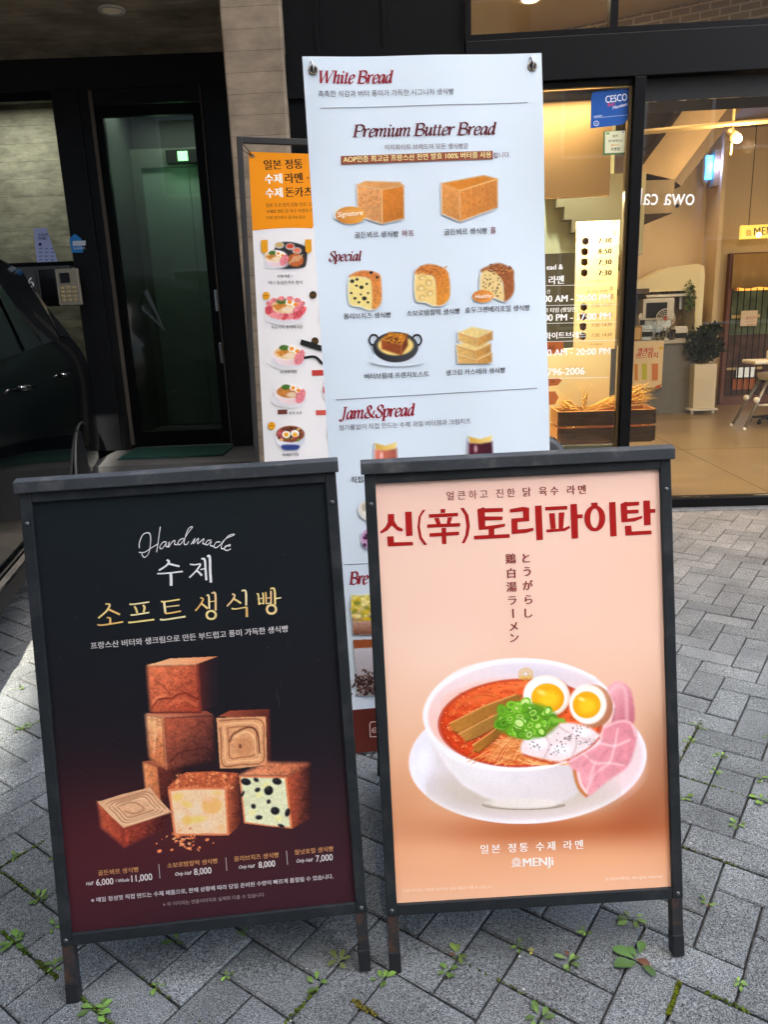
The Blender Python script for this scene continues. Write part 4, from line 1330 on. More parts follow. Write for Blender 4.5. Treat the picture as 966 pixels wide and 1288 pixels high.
    for x, y, a, b, c in ((440, 620, 26, 24, (222, 196, 164)), (380, 650, 16, 24, (220, 192, 160)), (495, 610, 36, 30, (236, 166, 92)), (480, 680, 24, 18, (224, 194, 160)), (405, 606, 20, 10, (240, 190, 96)), (372, 580, 20, 14, (244, 186, 100)),
                          (440, 660, 34, 12, (246, 196, 104)), (405, 664, 18, 16, (240, 178, 90)), (480, 585, 20, 10, (226, 176, 136)), (515, 565, 16, 9, (240, 186, 110)), (530, 690, 14, 12, (232, 176, 120))):
        A.ell(x, y, a, b, tx(c, 0.15, 14, int(x)), 0.85, random.uniform(-25, 25), 5)
    # cut loaf lying in front
    A.poly([(175, 690), (348, 633), (322, 692), (178, 760)], A.crust((175, 0), (164, 64, 44), (340, 0), (70, 30, 31), 20, 9, 0.8), 1, False, 3)
    A.poly([(82, 598), (175, 690), (178, 760), (96, 692)], A.crust((82, 0), (190, 88, 58), (178, 0), (140, 54, 38), 21), 1, False, 3)
    A.poly([(82, 598), (170, 570), (272, 545), (300, 582), (348, 632), (260, 664), (175, 690), (130, 650)], tx((206, 160, 120), 0.16, 14, 22, 0.08))
    for k in range(3):
        d = 0.16 * k
        pts = np.array([(118, 604), (200, 578), (262, 562), (300, 600), (322, 628), (250, 655), (180, 672), (145, 640)], float)
        pts = pts * (1 - d) + np.array([220, 615]) * d
        A.stroke([tuple(p) for p in pts], 5, (156, 104, 72), 0.8, True, 2, closed=True)
        A.stroke([tuple(p + (0, 6)) for p in pts], 4, (236, 200, 160), 0.7, True, 2, closed=True)
    A.stroke([(160, 612), (200, 600), (230, 606), (250, 625), (215, 640), (180, 632)], 4, (150, 96, 66), 0.8, True, 2)
    A.stroke([(84, 600), (175, 690), (348, 633)], 5, (228, 176, 130), 0.7, False, 2)
    for _ in range(46):
        x, y = random.gauss(395, 32), random.gauss(740, 16)
        A.ell(x, y, random.uniform(2, 8), random.uniform(2, 5), tx(random.choice(((226, 128, 78), (198, 98, 58), (236, 158, 106))), 0.3), 1, random.uniform(-50, 50), 1)
    for x, y, r in ((305, 775, 9), (295, 748, 4), (383, 797, 4), (478, 733, 8), (500, 745, 4), (350, 770, 6)):
        A.ell(x, y, r, r * 0.7, (222, 128, 82), 1, 20, 1)
    A.grain(0.05)
    m_ = np.clip((A.C.max(-1, keepdims=True) - 60) / 60, 0, 1)
    A.C = np.clip(A.C * (1 + 0.16 * m_), 0, 255)
    S.start().grid(A).build('bread_picture', po)
    # lettering
    S.start(2).view(160, 655, 6.9)
    W = (240, 240, 238)
    for st in ([(95, 245), (95, 200), (125, 130), (172, 112), (192, 140), (190, 220), (175, 290), (140, 325), (118, 302), (118, 280)], [(278, 60), (262, 170), (245, 280)], [(90, 282), (140, 280), (195, 245), (262, 205)],
               [(330, 190), (300, 195), (272, 235), (290, 250), (320, 215), (331, 195), (325, 225), (342, 236)], [(342, 236), (355, 192), (350, 236), (380, 192), (404, 180), (402, 210), (424, 215)],
               [(480, 160), (450, 172), (430, 202), (446, 215), (475, 185), (520, 112), (556, 68), (548, 60), (520, 82), (495, 150), (485, 205), (508, 212), (526, 186)],
               [(545, 212), (580, 160), (564, 206), (610, 160), (603, 206), (656, 164), (648, 202), (672, 210)], [(722, 174), (690, 180), (672, 208), (690, 215), (722, 186), (714, 220), (742, 228)],
               [(800, 190), (765, 195), (745, 230), (765, 240), (800, 215), (850, 162), (918, 132), (914, 124), (870, 140), (820, 200), (810, 244), (836, 250)], [(836, 242), (880, 214), (884, 226), (850, 224), (834, 250), (860, 265), (892, 250)]):
        S.stroke(st, 9.5, W, nib=60, thin=0.62)
    S.build('script_lettering', po)
    S.start().view(160, 655, 6.9)
    for pts, w in (([(334, 345), (352, 362), (330, 395), (264, 438)], 19), ([(352, 380), (400, 392), (444, 402)], 20), ([(250, 466), (330, 462), (474, 446)], 16), ([(368, 462), (371, 520), (371, 570)], 24),
                   ([(535, 384), (580, 388), (626, 384), (590, 440), (530, 500)], 15), ([(590, 438), (615, 455), (640, 482)], 18), ([(636, 336), (664, 345), (672, 440), (678, 522)], 19), ([(684, 314), (708, 322), (712, 440), (718, 542)], 22), ([(626, 430), (666, 421)], 13)):
        S.stroke(pts, w, W, nib=15, thin=0.7)
        S.lift(0)
    S.build('small_headline', po)
    S.start()
    def gold(): return random.choice(((250, 222, 140), (240, 194, 116), (255, 238, 178), (246, 210, 150)))
    S.view(110, 730, 7.43)
    for pts, w in (([(152, 226), (192, 236), (160, 295), (84, 360)], 19), ([(178, 276), (230, 300), (288, 326)], 21), ([(164, 354), (194, 362), (196, 412)], 19), ([(74, 422), (130, 424), (318, 394)], 19),
                   ([(378, 230), (430, 228), (564, 208)], 18), ([(424, 248), (440, 275), (452, 314)], 19), ([(506, 236), (520, 260), (510, 306)], 20), ([(388, 330), (430, 328), (564, 306)], 18), ([(366, 400), (420, 396), (610, 372)], 21),
                   ([(674, 204), (720, 204), (852, 184)], 18), ([(704, 205), (710, 260), (716, 312)], 21), ([(722, 254), (848, 239)], 16), ([(714, 316), (770, 310), (862, 292)], 19), ([(664, 372), (720, 372), (906, 343)], 21)):
        S.stroke(pts, w, gold(), nib=10, thin=0.72)
    S.view(230, 730, 6.9)
    for pts, w in (([(142, 155), (166, 170), (140, 220), (98, 270)], 15), ([(150, 205), (178, 226), (206, 250)], 18), ([(196, 136), (216, 142), (220, 252)], 16), ([(216, 192), (268, 184)], 12), ([(240, 116), (272, 122), (276, 266)], 18),
                   ([(420, 122), (442, 136), (420, 180), (374, 230)], 15), ([(430, 164), (462, 180), (498, 204)], 18), ([(502, 95), (538, 102), (542, 222)], 18), ([(414, 248), (450, 252), (548, 236)], 15), ([(546, 236), (548, 322)], 20),
                   ([(634, 120), (648, 130), (656, 216)], 15), ([(680, 115), (690, 124), (692, 212)], 13), ([(640, 166), (692, 158)], 10), ([(650, 207), (692, 202)], 11), ([(706, 110), (714, 120), (716, 208)], 14), ([(752, 98), (758, 110), (758, 206)], 14),
                   ([(712, 160), (760, 154)], 10), ([(714, 207), (758, 200)], 11), ([(752, 76), (788, 84), (794, 214)], 18), ([(792, 164), (848, 154)], 14)):
        S.stroke(pts, w, gold(), nib=10, thin=0.72)
    S.ellipse(237, 305, 50, 44, (250, 226, 150), (30, 27)); S.ellipse(762, 255, 50, 47, (246, 214, 150), (30, 28))
    S.build('gold_headline', po)
    S.start().view(0, 0, 1)
    S.text('프랑스산 버터와 생크림으로 만든 부드럽고 풍미 가득한 생식빵', (111.8, 817), (361.7, 794.5), (226, 222, 216), 0.01)
    S.build('slogan', po)
    S.start()
    OR, WH = (222, 160, 104), (236, 230, 224)
    for s, a, b, c in (('골든뵈르 생식빵', (119.5, 1103.6), (171, 1098.4), OR), ('소보로밤찰떡 생식빵', (207.6, 1093.6), (271.6, 1087), OR), ('올리브치즈 생식빵', (292.6, 1084.7), (349.3, 1079), OR), ('월넛호밀 생식빵', (369.3, 1076), (418.5, 1070.8), OR)):
        S.text(s, a, b, c, 0.012)
    for s, a, b, sh in (('Half', (104, 1116.6), (113.8, 1115.4), 0.3), ('6,000', (117, 1116.6), (138.7, 1114.7), 0), ('Whole', (145, 1112.4), (159, 1110.9), 0.3), ('11,000', (162, 1111.8), (188.3, 1109), 0), ('Only Half', (217.6, 1103.6), (238.7, 1101.7), 0.3), ('8,000', (241.6, 1102.6), (263.6, 1100.3), 0),
                        ('Only Half', (298.6, 1094.3), (319, 1092.5), 0.3), ('8,000', (323.8, 1093.2), (344.6, 1091), 0), ('Only Half', (371.8, 1086.2), (392.8, 1084.4), 0.3), ('7,000', (396.3, 1085), (417.6, 1082.8), 0)):
        S.text(s, a, b, WH, 0.012, sh, hy=1.2)
    for a, b in (((142, 1108.5), (142.4, 1112)), ((196.5, 1088.9), (198, 1107)), ((281.8, 1080), (283, 1097)), ((358.8, 1071), (360.2, 1088.6))): S.stroke([a, b], 0.8, (200, 190, 186), False)
    S.build('price_row', po)
    S.start()
    S.text('※ 매일 정성껏 직접 만드는 수제 제품으로, 판매 상황에 따라 당일 준비된 수량이 빠르게 품절될 수 있습니다.', (110.3, 1138), (418.2, 1105.6), (228, 222, 220), 0.012)
    S.text('※ 위 이미지는 연출이미지로 실제와 다를 수 있습니다.', (201.7, 1142.5), (331.6, 1128.8), (168, 152, 152))
    S.build('notice', po)
    # scuffs on the film
    S.start()
    for x, y in ((353, 858), (347, 868), (350, 876)): S.stroke([(x, y), (x + 0.5, y + random.uniform(8, 16))], 0.7, (66, 68, 74), False)
    for _ in range(26): S.ellipse(random.uniform(60, 420), random.uniform(640, 1120), 0.45, 0.4, (120, 112, 110))
    S.build('scuff', po)
bread_board()

# ---- ramen board
def ramen_board():
    t, P = sandwich('sandwich_board', 'black-framed sandwich board with a peach poster of a ramen bowl', 0.282, 1.240, R(1.03), R(11.25), R(0.49))
    S = poster_sheet(P, [(470.5, 594.7), (830, 575.5), (850, 1118.5), (498, 1139.4)], 1.05)
    def bg(X, Y):
        c = stops(Y + (X - 660) * 0.05, [(590, (250, 210, 190)), (680, (252, 213, 190)), (800, (252, 212, 186)), (890, (249, 202, 168)), (980, (244, 184, 140)), (1050, (240, 168, 120)), (1090, (246, 180, 134)), (1140, (250, 198, 160))])
        def blob(c, x, y, rx, ry, d):
            return c + np.exp(-(((X - x) / rx) ** 2 + ((Y - y) / ry) ** 2))[..., None] * np.array(d)
        c = blob(c, 846, 960, 40, 80, (-56, -56, -48)); c = blob(c, 680, 1046, 150, 20, (-46, -58, -54)); c = blob(c, 800, 1020, 50, 34, (-44, -50, -44))
        c = blob(c, 505, 1010, 40, 60, (-14, -16, -16)); c = blob(c, 520, 1060, 70, 30, (8, 14, 16)); c = blob(c, 560, 830, 60, 40, (4, 8, 10)); c = blob(c, 800, 700, 60, 80, (0, -4, -6))
        return np.clip(c, 4, 255) * 0.942
    nu, nv = 90, 130
    uu, vv = np.meshgrid(np.linspace(PU0, PU1, nu), np.linspace(PV0, PV1, nv))
    q = np.c_[uu.ravel(), vv.ravel(), np.ones(nu * nv)] @ np.linalg.inv(S.hom).T
    q = q[:, :2] / q[:, 2:]
    idx = np.arange(nu * nv).reshape(nv, nu)
    fq = np.stack([idx[:-1, :-1], idx[:-1, 1:], idx[1:, 1:], idx[1:, :-1]], -1).reshape(-1, 4)
    S.start().raw(np.c_[uu.ravel(), vv.ravel()], [tuple(r) for r in fq], bg(q[:, 0], q[:, 1]))
    po = S.build('poster', t)
    A = Art(510, 822, 820, 1042, 0.8, bg)
    A.view(490, 800, 2.76)
    g, tx = A.grad, A.tex
    # saucer
    A.ell(484, 426, 419, 230, g((484, 196), (238, 232, 238), (484, 656), (246, 240, 242)), 1, 2.5, 2)
    A.ell(484, 424, 404, 216, g((70, 400), (232, 230, 238), (900, 460), (236, 214, 214)), 1, 2.5, 5)
    A.ell(500, 470, 330, 150, g((300, 420), (214, 200, 192), (700, 600), (236, 226, 226)), 0.8, 2, 40)
    A.ell(470, 545, 250, 62, (176, 160, 128), 0.75, 0, 46)
    A.ell(800, 430, 60, 100, (240, 196, 196), 0.45, 20, 40, alpha=False)
    A.ell(120, 430, 30, 70, (250, 250, 254), 0.7, -15, 20, alpha=False)
    # bowl
    body = [(118, 268), (128, 320), (150, 372), (196, 452), (256, 520), (330, 562), (400, 584), (500, 596), (585, 588), (645, 560), (700, 505), (740, 440), (775, 370), (797, 250), (455, 250)]
    A.poly(body, g((150, 380), (250, 248, 252), (720, 420), (214, 204, 204)), 1, False, 2)
    A.poly([(150, 372), (196, 452), (256, 520), (330, 562), (400, 584), (500, 596), (585, 588), (645, 560), (600, 520), (480, 540), (330, 500), (230, 430)], (222, 214, 206), 0.6, True, 16)
    A.ell(470, 586, 136, 19, (150, 134, 110), 0.8, 0, 4, ring=5, half='low'); A.ell(468, 582, 128, 18, (232, 224, 214), 0.9, 0, 4)
    A.ell(456, 268, 341, 195, g((200, 200), (252, 250, 254), (700, 440), (240, 236, 240)), 1, 1.5, 2)
    A.ell(457, 270, 326, 181, g((300, 90), (236, 226, 230), (300, 340), (250, 196, 180)), 1, 1.5, 4)
    A.ell(540, 134, 140, 34, (206, 204, 216), 0.5, -8, 24, alpha=False)
    # soup
    soup = g((200, 400), (206, 62, 24), (480, 150), (234, 96, 40), 0.16, 12, 31, 0.1)
    A.ell(458, 300, 285, 154, soup, 1, 1.5, 4)
    A.ell(330, 200, 110, 34, (244, 130, 70), 0.5, 14, 22); A.ell(470, 168, 70, 14, (246, 140, 84), 0.5, 3, 10)
    A.ell(458, 300, 283, 152, (170, 40, 18), 0.5, 1.5, 6, ring=9)
    for _ in range(110):
        a_, r_ = random.uniform(0, 6.28), random.uniform(0.55, 0.97)
        A.ell(458 + 285 * r_ * math.cos(a_), 300 + 154 * r_ * math.sin(a_), random.uniform(2, 5), random.uniform(1.5, 3), random.choice(((140, 30, 14), (246, 150, 84), (120, 34, 16))), 0.6, 0, 1.2)
    for _ in range(16):
        a_ = random.uniform(2.2, 3.8)
        A.ell(458 + 250 * math.cos(a_), 300 + 130 * math.sin(a_), random.uniform(5, 9), random.uniform(3, 5), (250, 170, 100), 0.5, 0, 1.5, ring=1.8)
    for _ in range(26):
        a_, r_ = random.uniform(2.6, 5.4), random.uniform(0.72, 0.95)
        A.ell(458 + 285 * r_ * math.cos(a_), 300 + 154 * r_ * math.sin(a_), random.uniform(8, 24), random.uniform(3, 7), random.choice(((250, 136, 70), (214, 64, 24), (186, 48, 18))), 0.4, random.uniform(-20, 20), 4)
    for _ in range(30):
        a_, r_ = random.uniform(2.4, 4.2), random.uniform(0.6, 0.96)
        A.ell(458 + 285 * r_ * math.cos(a_), 300 + 154 * r_ * math.sin(a_), random.uniform(1.5, 3), random.uniform(1, 2), (255, 214, 170), 0.8, 0, 0.8)
    # noodles
    for k in range(46):
        x0 = 285 + k * 6.2 + random.uniform(-6, 6); y0 = 395 + random.uniform(-40, 35)
        c = random.choice(((240, 176, 104), (226, 150, 80), (248, 196, 130), (206, 118, 56), (232, 128, 62)))
        A.stroke([(x0 - 20, y0 + 20), (x0 + 40, y0 - 10 + random.uniform(-10, 10)), (x0 + 100, y0 + 16), (x0 + 150, min(y0 + 48, 446))], random.uniform(3, 5.5), c, 0.85, True, 1)
    for k in range(20):
        x0 = 330 + k * 6
        A.stroke([(x0, 440 - abs(k - 8)), (x0 + 25, 400 - k), (x0 + 70, 350 - k * 0.5)], 3.5, random.choice(((244, 186, 120), (222, 136, 70), (200, 96, 44))), 0.8, True, 1)
    for k in range(60):
        x0, y0 = random.uniform(300, 520), random.uniform(360, 446)
        if ((x0 - 458) / 285) ** 2 + ((y0 - 300) / 154) ** 2 > 0.96: continue
        q_ = random.uniform(-0.5, 0.3)
        A.stroke([(x0, y0), (x0 + 26, y0 + 26 * q_ - 5), (x0 + 56, y0 + 56 * q_)], random.uniform(1.2, 2.4), random.choice(((255, 216, 160), (206, 116, 56), (186, 84, 36), (248, 190, 120))), 0.75, True, 0.7)
    for k in range(12): A.stroke([(228 + k * 4, 250 - k * 3), (280 + k * 5, 215 - k * 2), (330 + k * 5, 206)], 3, random.choice(((232, 130, 64), (210, 84, 36))), 0.6, True, 1)
    # bamboo shoots
    for p, c in (([(208, 302), (330, 240), (440, 200), (466, 203), (455, 222), (340, 282), (240, 336), (222, 330)], (190, 128, 52)), ([(240, 338), (340, 285), (430, 244), (400, 300), (300, 355), (266, 366)], (206, 146, 66)), ([(290, 378), (345, 340), (395, 300), (410, 318), (380, 350), (312, 404), (296, 400)], (182, 118, 44))):
        A.poly(p, g(p[0], c, p[4], tuple(v * 0.78 for v in c), 0.2, 10, 40), 1, False, 1.5)
        A.stroke([p[0], p[1], p[2]], 4, (232, 184, 108), 0.8, False, 1.5); A.stroke([p[-1], p[-2], p[-3]], 5, (112, 60, 18), 0.7, False, 2)
        for q_ in range(3):
            t_ = 0.25 + q_ * 0.25
            A.stroke([tuple(np.array(p[0]) * (1 - t_) + np.array(p[-1]) * t_), tuple(np.array(p[2]) * (1 - t_) + np.array(p[4]) * t_)], 2, (150, 92, 34), 0.5, False, 1)
    # eggs
    A.ell(556, 214, 82, 72, (150, 50, 20), 0.6, 0, 8)
    A.ell(549, 205, 83, 73, g((500, 140), (252, 238, 224), (610, 270), (226, 196, 168)), 1, -8, 2); A.ell(549, 203, 74, 65, (254, 248, 240), 1, -8, 6)
    A.ell(553, 212, 58, 51, g((520, 170), (244, 176, 24), (590, 250), (240, 160, 16), 0.12, 12, 50), 1, -8, 2); A.ell(558, 216, 34, 28, (252, 208, 40), 0.9, 0, 12); A.ell(530, 192, 16, 9, (255, 226, 120), 0.8, -20, 5)
    A.ell(712, 240, 70, 76, g((650, 200), (226, 176, 138), (780, 300), (170, 104, 70)), 1, 10, 2); A.ell(694, 234, 66, 70, (252, 242, 228), 1, 10, 4)
    A.ell(690, 236, 49, 47, (243, 172, 22), 1, 0, 2); A.ell(692, 240, 28, 26, (252, 204, 40), 0.9, 0, 10); A.ell(672, 216, 12, 7, (255, 230, 140), 0.8, -20, 4)
    # chicken
    A.poly([(458, 384), (478, 350), (540, 342), (580, 312), (612, 298), (680, 308), (738, 344), (722, 378), (680, 398), (640, 420), (590, 436), (520, 422), (470, 412)], tx((240, 224, 222), 0.08, 10, 60), 1, True, 2)
    for p in ([(545, 342), (560, 380), (540, 424)], [(640, 330), (655, 370), (640, 420)], [(590, 310), (630, 335), (720, 372)]): A.stroke(p, 6, (206, 176, 172), 0.7, True, 3)
    A.ell(520, 372, 34, 20, (255, 250, 250), 0.7, 0, 8); A.ell(600, 392, 32, 18, (255, 250, 250), 0.7, 0, 8); A.ell(670, 335, 36, 16, (255, 250, 250), 0.7, 12, 8)
    for cx_, cy_ in ((510, 380), (592, 380), (625, 350), (660, 322), (690, 368), (630, 352), (580, 402)):
        for _ in range(12): A.ell(random.gauss(cx_, 13), random.gauss(cy_, 8), random.uniform(1.2, 3.4), random.uniform(1, 2.4), (70, 40, 40), 0.85, random.uniform(0, 90), 0.8)
    A.stroke([(470, 412), (530, 432), (600, 440), (690, 395), (735, 352)], 6, (190, 46, 20), 0.75, True, 3)
    # scallions
    A.ell(478, 292, 108, 64, (84, 146, 34), 0.9, 0, 8)
    for _ in range(60):
        a_, r_ = random.uniform(0, 6.28), math.sqrt(random.random())
        x, y = 475 + 104 * r_ * math.cos(a_), 288 + 60 * r_ * math.sin(a_)
        rx, ro = random.uniform(13, 22), random.uniform(-60, 60)
        A.ell(x, y, rx, rx * random.uniform(0.6, 0.95), random.choice(((170, 216, 96), (110, 168, 44), (206, 234, 150))), 0.95, ro, 1.5)
        A.ell(x, y, rx * 0.9, rx * 0.66, random.choice(((96, 166, 28), (126, 196, 48), (72, 138, 22))), 1, ro, 1, ring=5.5)
        A.ell(x, y, rx * 0.45, rx * 0.32, random.choice(((60, 112, 20), (196, 226, 130), (90, 150, 40))), 0.85, ro, 1.5)
    A.poly([(560, 280), (612, 284), (618, 298), (570, 300)], (130, 190, 60), 1, False, 1.5)
    # ham
    A.poly([(764, 186), (776, 162), (800, 152), (834, 168), (852, 208), (856, 300), (800, 310), (778, 300), (790, 250)], g((770, 200), (238, 172, 178), (850, 260), (200, 112, 124), 0.05, 5, 70), 1, True, 2)
    A.stroke([(772, 190), (800, 168), (826, 190), (832, 290)], 12, (244, 202, 204), 0.55, True, 6); A.stroke([(790, 250), (782, 296)], 8, (170, 84, 84), 0.5, False, 4)
    ham = [(628, 432), (690, 400), (738, 368), (756, 312), (808, 290), (846, 298), (866, 340), (858, 396), (832, 456), (764, 506), (694, 560), (668, 534), (650, 480)]
    A.poly(ham, g((640, 480), (236, 160, 168), (860, 340), (222, 138, 148), 0.05, 5, 72, 0.06), 1, True, 2)
    for p, w in (([(740, 372), (790, 380), (840, 360)], 8), ([(790, 380), (770, 440), (720, 480), (690, 540)], 7), ([(770, 440), (820, 450)], 6), ([(680, 410), (720, 440), (770, 440)], 7), ([(790, 380), (800, 320)], 6), ([(720, 440), (700, 500)], 5), ([(756, 314), (808, 294), (846, 302), (862, 344)], 7), ([(632, 436), (738, 372)], 6)):
        A.stroke(p, w, (250, 218, 218), 0.7, True, 4)
    for p in ([(760, 400), (740, 425)], [(815, 400), (800, 430)], [(730, 460), (720, 500)], [(700, 425), (680, 450)]): A.stroke(p, 10, (212, 120, 134), 0.5, False, 6)
    A.stroke([(648, 470), (654, 500), (668, 534), (690, 556)], 12, (196, 120, 60), 0.9, True, 3); A.stroke([(662, 476), (672, 516), (692, 546)], 8, (248, 222, 214), 0.9, True, 3)
    # steam-white rim highlights and the coil mark on the bowl
    A.stroke([(124, 270), (150, 190), (240, 116), (360, 82), (470, 75), (600, 92), (720, 140)], 6, (255, 254, 255), 0.8, True, 3)
    A.stroke([(130, 320), (200, 408), (300, 450), (420, 466), (540, 458), (620, 436)], 7, (255, 253, 255), 0.85, True, 3)
    for r_ in (24, 17, 10): A.ell(475, 128, r_, r_ * 0.86, (222, 174, 66), 0.9, 0, 1, ring=3.2)
    for d_ in (0, 5): A.stroke([(452, 146 - d_), (470, 140 - d_), (500, 142 - d_)], 3, (222, 174, 66), 0.9, True, 1)
    A.grain(0.03)
    S.start().grid(A).build('ramen_picture', po)
    # headline, drawn letter by letter
    S.start(2)
    RED = (160, 28, 25)
    S.view(470, 600, 5.084)
    for p in ([(88, 225), (128, 223), (129, 268), (150, 302), (186, 320), (180, 336), (150, 330), (112, 298), (85, 330), (44, 350), (37, 338), (72, 306), (88, 275)], [(198, 210), (240, 208), (247, 362), (205, 366)], [(82, 368), (125, 366), (127, 405), (248, 402), (250, 424), (88, 432)],
              [(330, 195), (300, 240), (293, 300), (305, 370), (340, 420), (322, 422), (290, 380), (277, 310), (285, 240), (310, 198)],
              [(426, 192), (456, 190), (456, 216), (426, 217)], [(350, 225), (538, 214), (538, 237), (352, 248)], [(385, 250), (415, 247), (428, 286), (400, 288)], [(472, 245), (502, 243), (490, 284), (465, 285)], [(340, 290), (552, 280), (552, 302), (340, 312)], [(354, 347), (545, 335), (545, 358), (356, 370)], [(432, 313), (462, 311), (464, 415), (436, 416)],
              [(552, 185), (575, 183), (605, 230), (615, 300), (605, 360), (580, 410), (562, 410), (585, 360), (593, 300), (582, 230)],
              [(662, 192), (704, 178), (710, 186), (826, 183), (826, 208), (711, 213), (711, 238), (824, 238), (824, 260), (712, 264), (714, 301), (842, 284), (840, 302), (770, 318), (672, 325)], [(735, 319), (772, 316), (772, 355), (735, 360)], [(640, 362), (870, 350), (872, 374), (642, 386)]):
        S.poly(p, RED)
    S.view(650, 590, 5.084)
    for p in ([(-43, 241), (40, 226), (80, 232), (82, 318), (5, 324), (6, 372), (60, 368), (107, 360), (110, 378), (60, 394), (-32, 402), (-34, 302), (42, 296), (40, 256), (-43, 264)], [(117, 220), (160, 217), (170, 438), (128, 441)],
              [(183, 227), (325, 219), (326, 243), (184, 250)], [(208, 268), (245, 266), (253, 366), (220, 369)], [(270, 263), (307, 261), (300, 364), (270, 366)], [(190, 372), (300, 364), (340, 346), (344, 362), (310, 381), (192, 390)], [(345, 210), (387, 206), (391, 275), (424, 273), (425, 298), (393, 300), (397, 427), (355, 431)],
              [(478, 200), (520, 197), (521, 222), (482, 224)], [(594, 196), (636, 193), (645, 413), (604, 416)],
              [(668, 207), (704, 190), (709, 195), (788, 191), (788, 215), (710, 222), (712, 245), (785, 242), (785, 265), (712, 270), (714, 301), (765, 293), (808, 282), (808, 298), (760, 318), (675, 325)], [(815, 185), (857, 183), (860, 238), (893, 238), (893, 262), (862, 264), (864, 340), (820, 343)], [(697, 347), (738, 345), (742, 383), (868, 376), (870, 400), (702, 410)]):
        S.poly(p, RED)
    S.ellipse(503, 299, 68, 84, RED, (29, 62))
    S.build('headline', po)
    S.start().view(0, 0, 1)
    DR = (128, 44, 40)
    S.text('얼큰하고 진한', (561.5, 625.8), (648, 621.2), DR, 0.004, spacing=1.45)
    S.text('닭 육수 라멘', (658, 620.8), (737.5, 617), DR, 0.016, spacing=1.45)
    S.build('small_headline', po)
    S.start()
    for ch, x, y in (('と', 662.3, 699.4), ('う', 663.6, 716.3), ('が', 664.5, 733.6), ('ら', 665.5, 751.8), ('し', 665.5, 769), ('鶏', 642.7, 700.3), ('白', 643.6, 718.5), ('湯', 644, 735.9), ('ラ', 645, 753.2), ('メ', 646.8, 786), ('ン', 647.7, 800.5)):
        v, _ = glyphs(ch, 0.004)
        w = (v[:, 0].max() - v[:, 0].min()) * 13.6
        hc = (v[:, 1].max() + v[:, 1].min()) / 2 * 13.6
        S.text(ch, (x - w / 2, y + hc), (x + w / 2, y + hc - w * 0.05), DR, 0.025)
    S.stroke([(645.6, 763.5), (646.2, 775)], 1.9, DR, False)
    S.build('vertical_lettering', po)
    S.start()
    PW = (252, 240, 230)
    S.text('일본 정통 수제 라멘', (605.4, 1075), (736.2, 1068.5), PW, 0.02, spacing=1.4)
    S.build('shop_slogan', po)
    S.start(0).text('MENJi', (660, 1092.6), (698.2, 1090.4), PW, 0.03)
    for r_ in (5.6, 4.0, 2.4): S.ellipse(651, 1086.4, r_, r_, PW, (r_ - 0.8, r_ - 0.8))
    S.stroke([(645, 1092.6), (651, 1091.2), (657.5, 1092)], 1.1, PW)
    S.build('shop_lettering', po)
    S.start(0).text('© 2024 MENJi. All rights reserved.', (765.5, 1110.4), (838.7, 1106.4), (250, 226, 206))
    S.build('small_print', po)
    S.start(0).text('※ 본 이미지는 연출된 이미지로 실제 제품과 다를 수 있습니다', (507, 1124.8), (620, 1119.4), (250, 220, 198))
    S.build('small_print', po)
ramen_board()

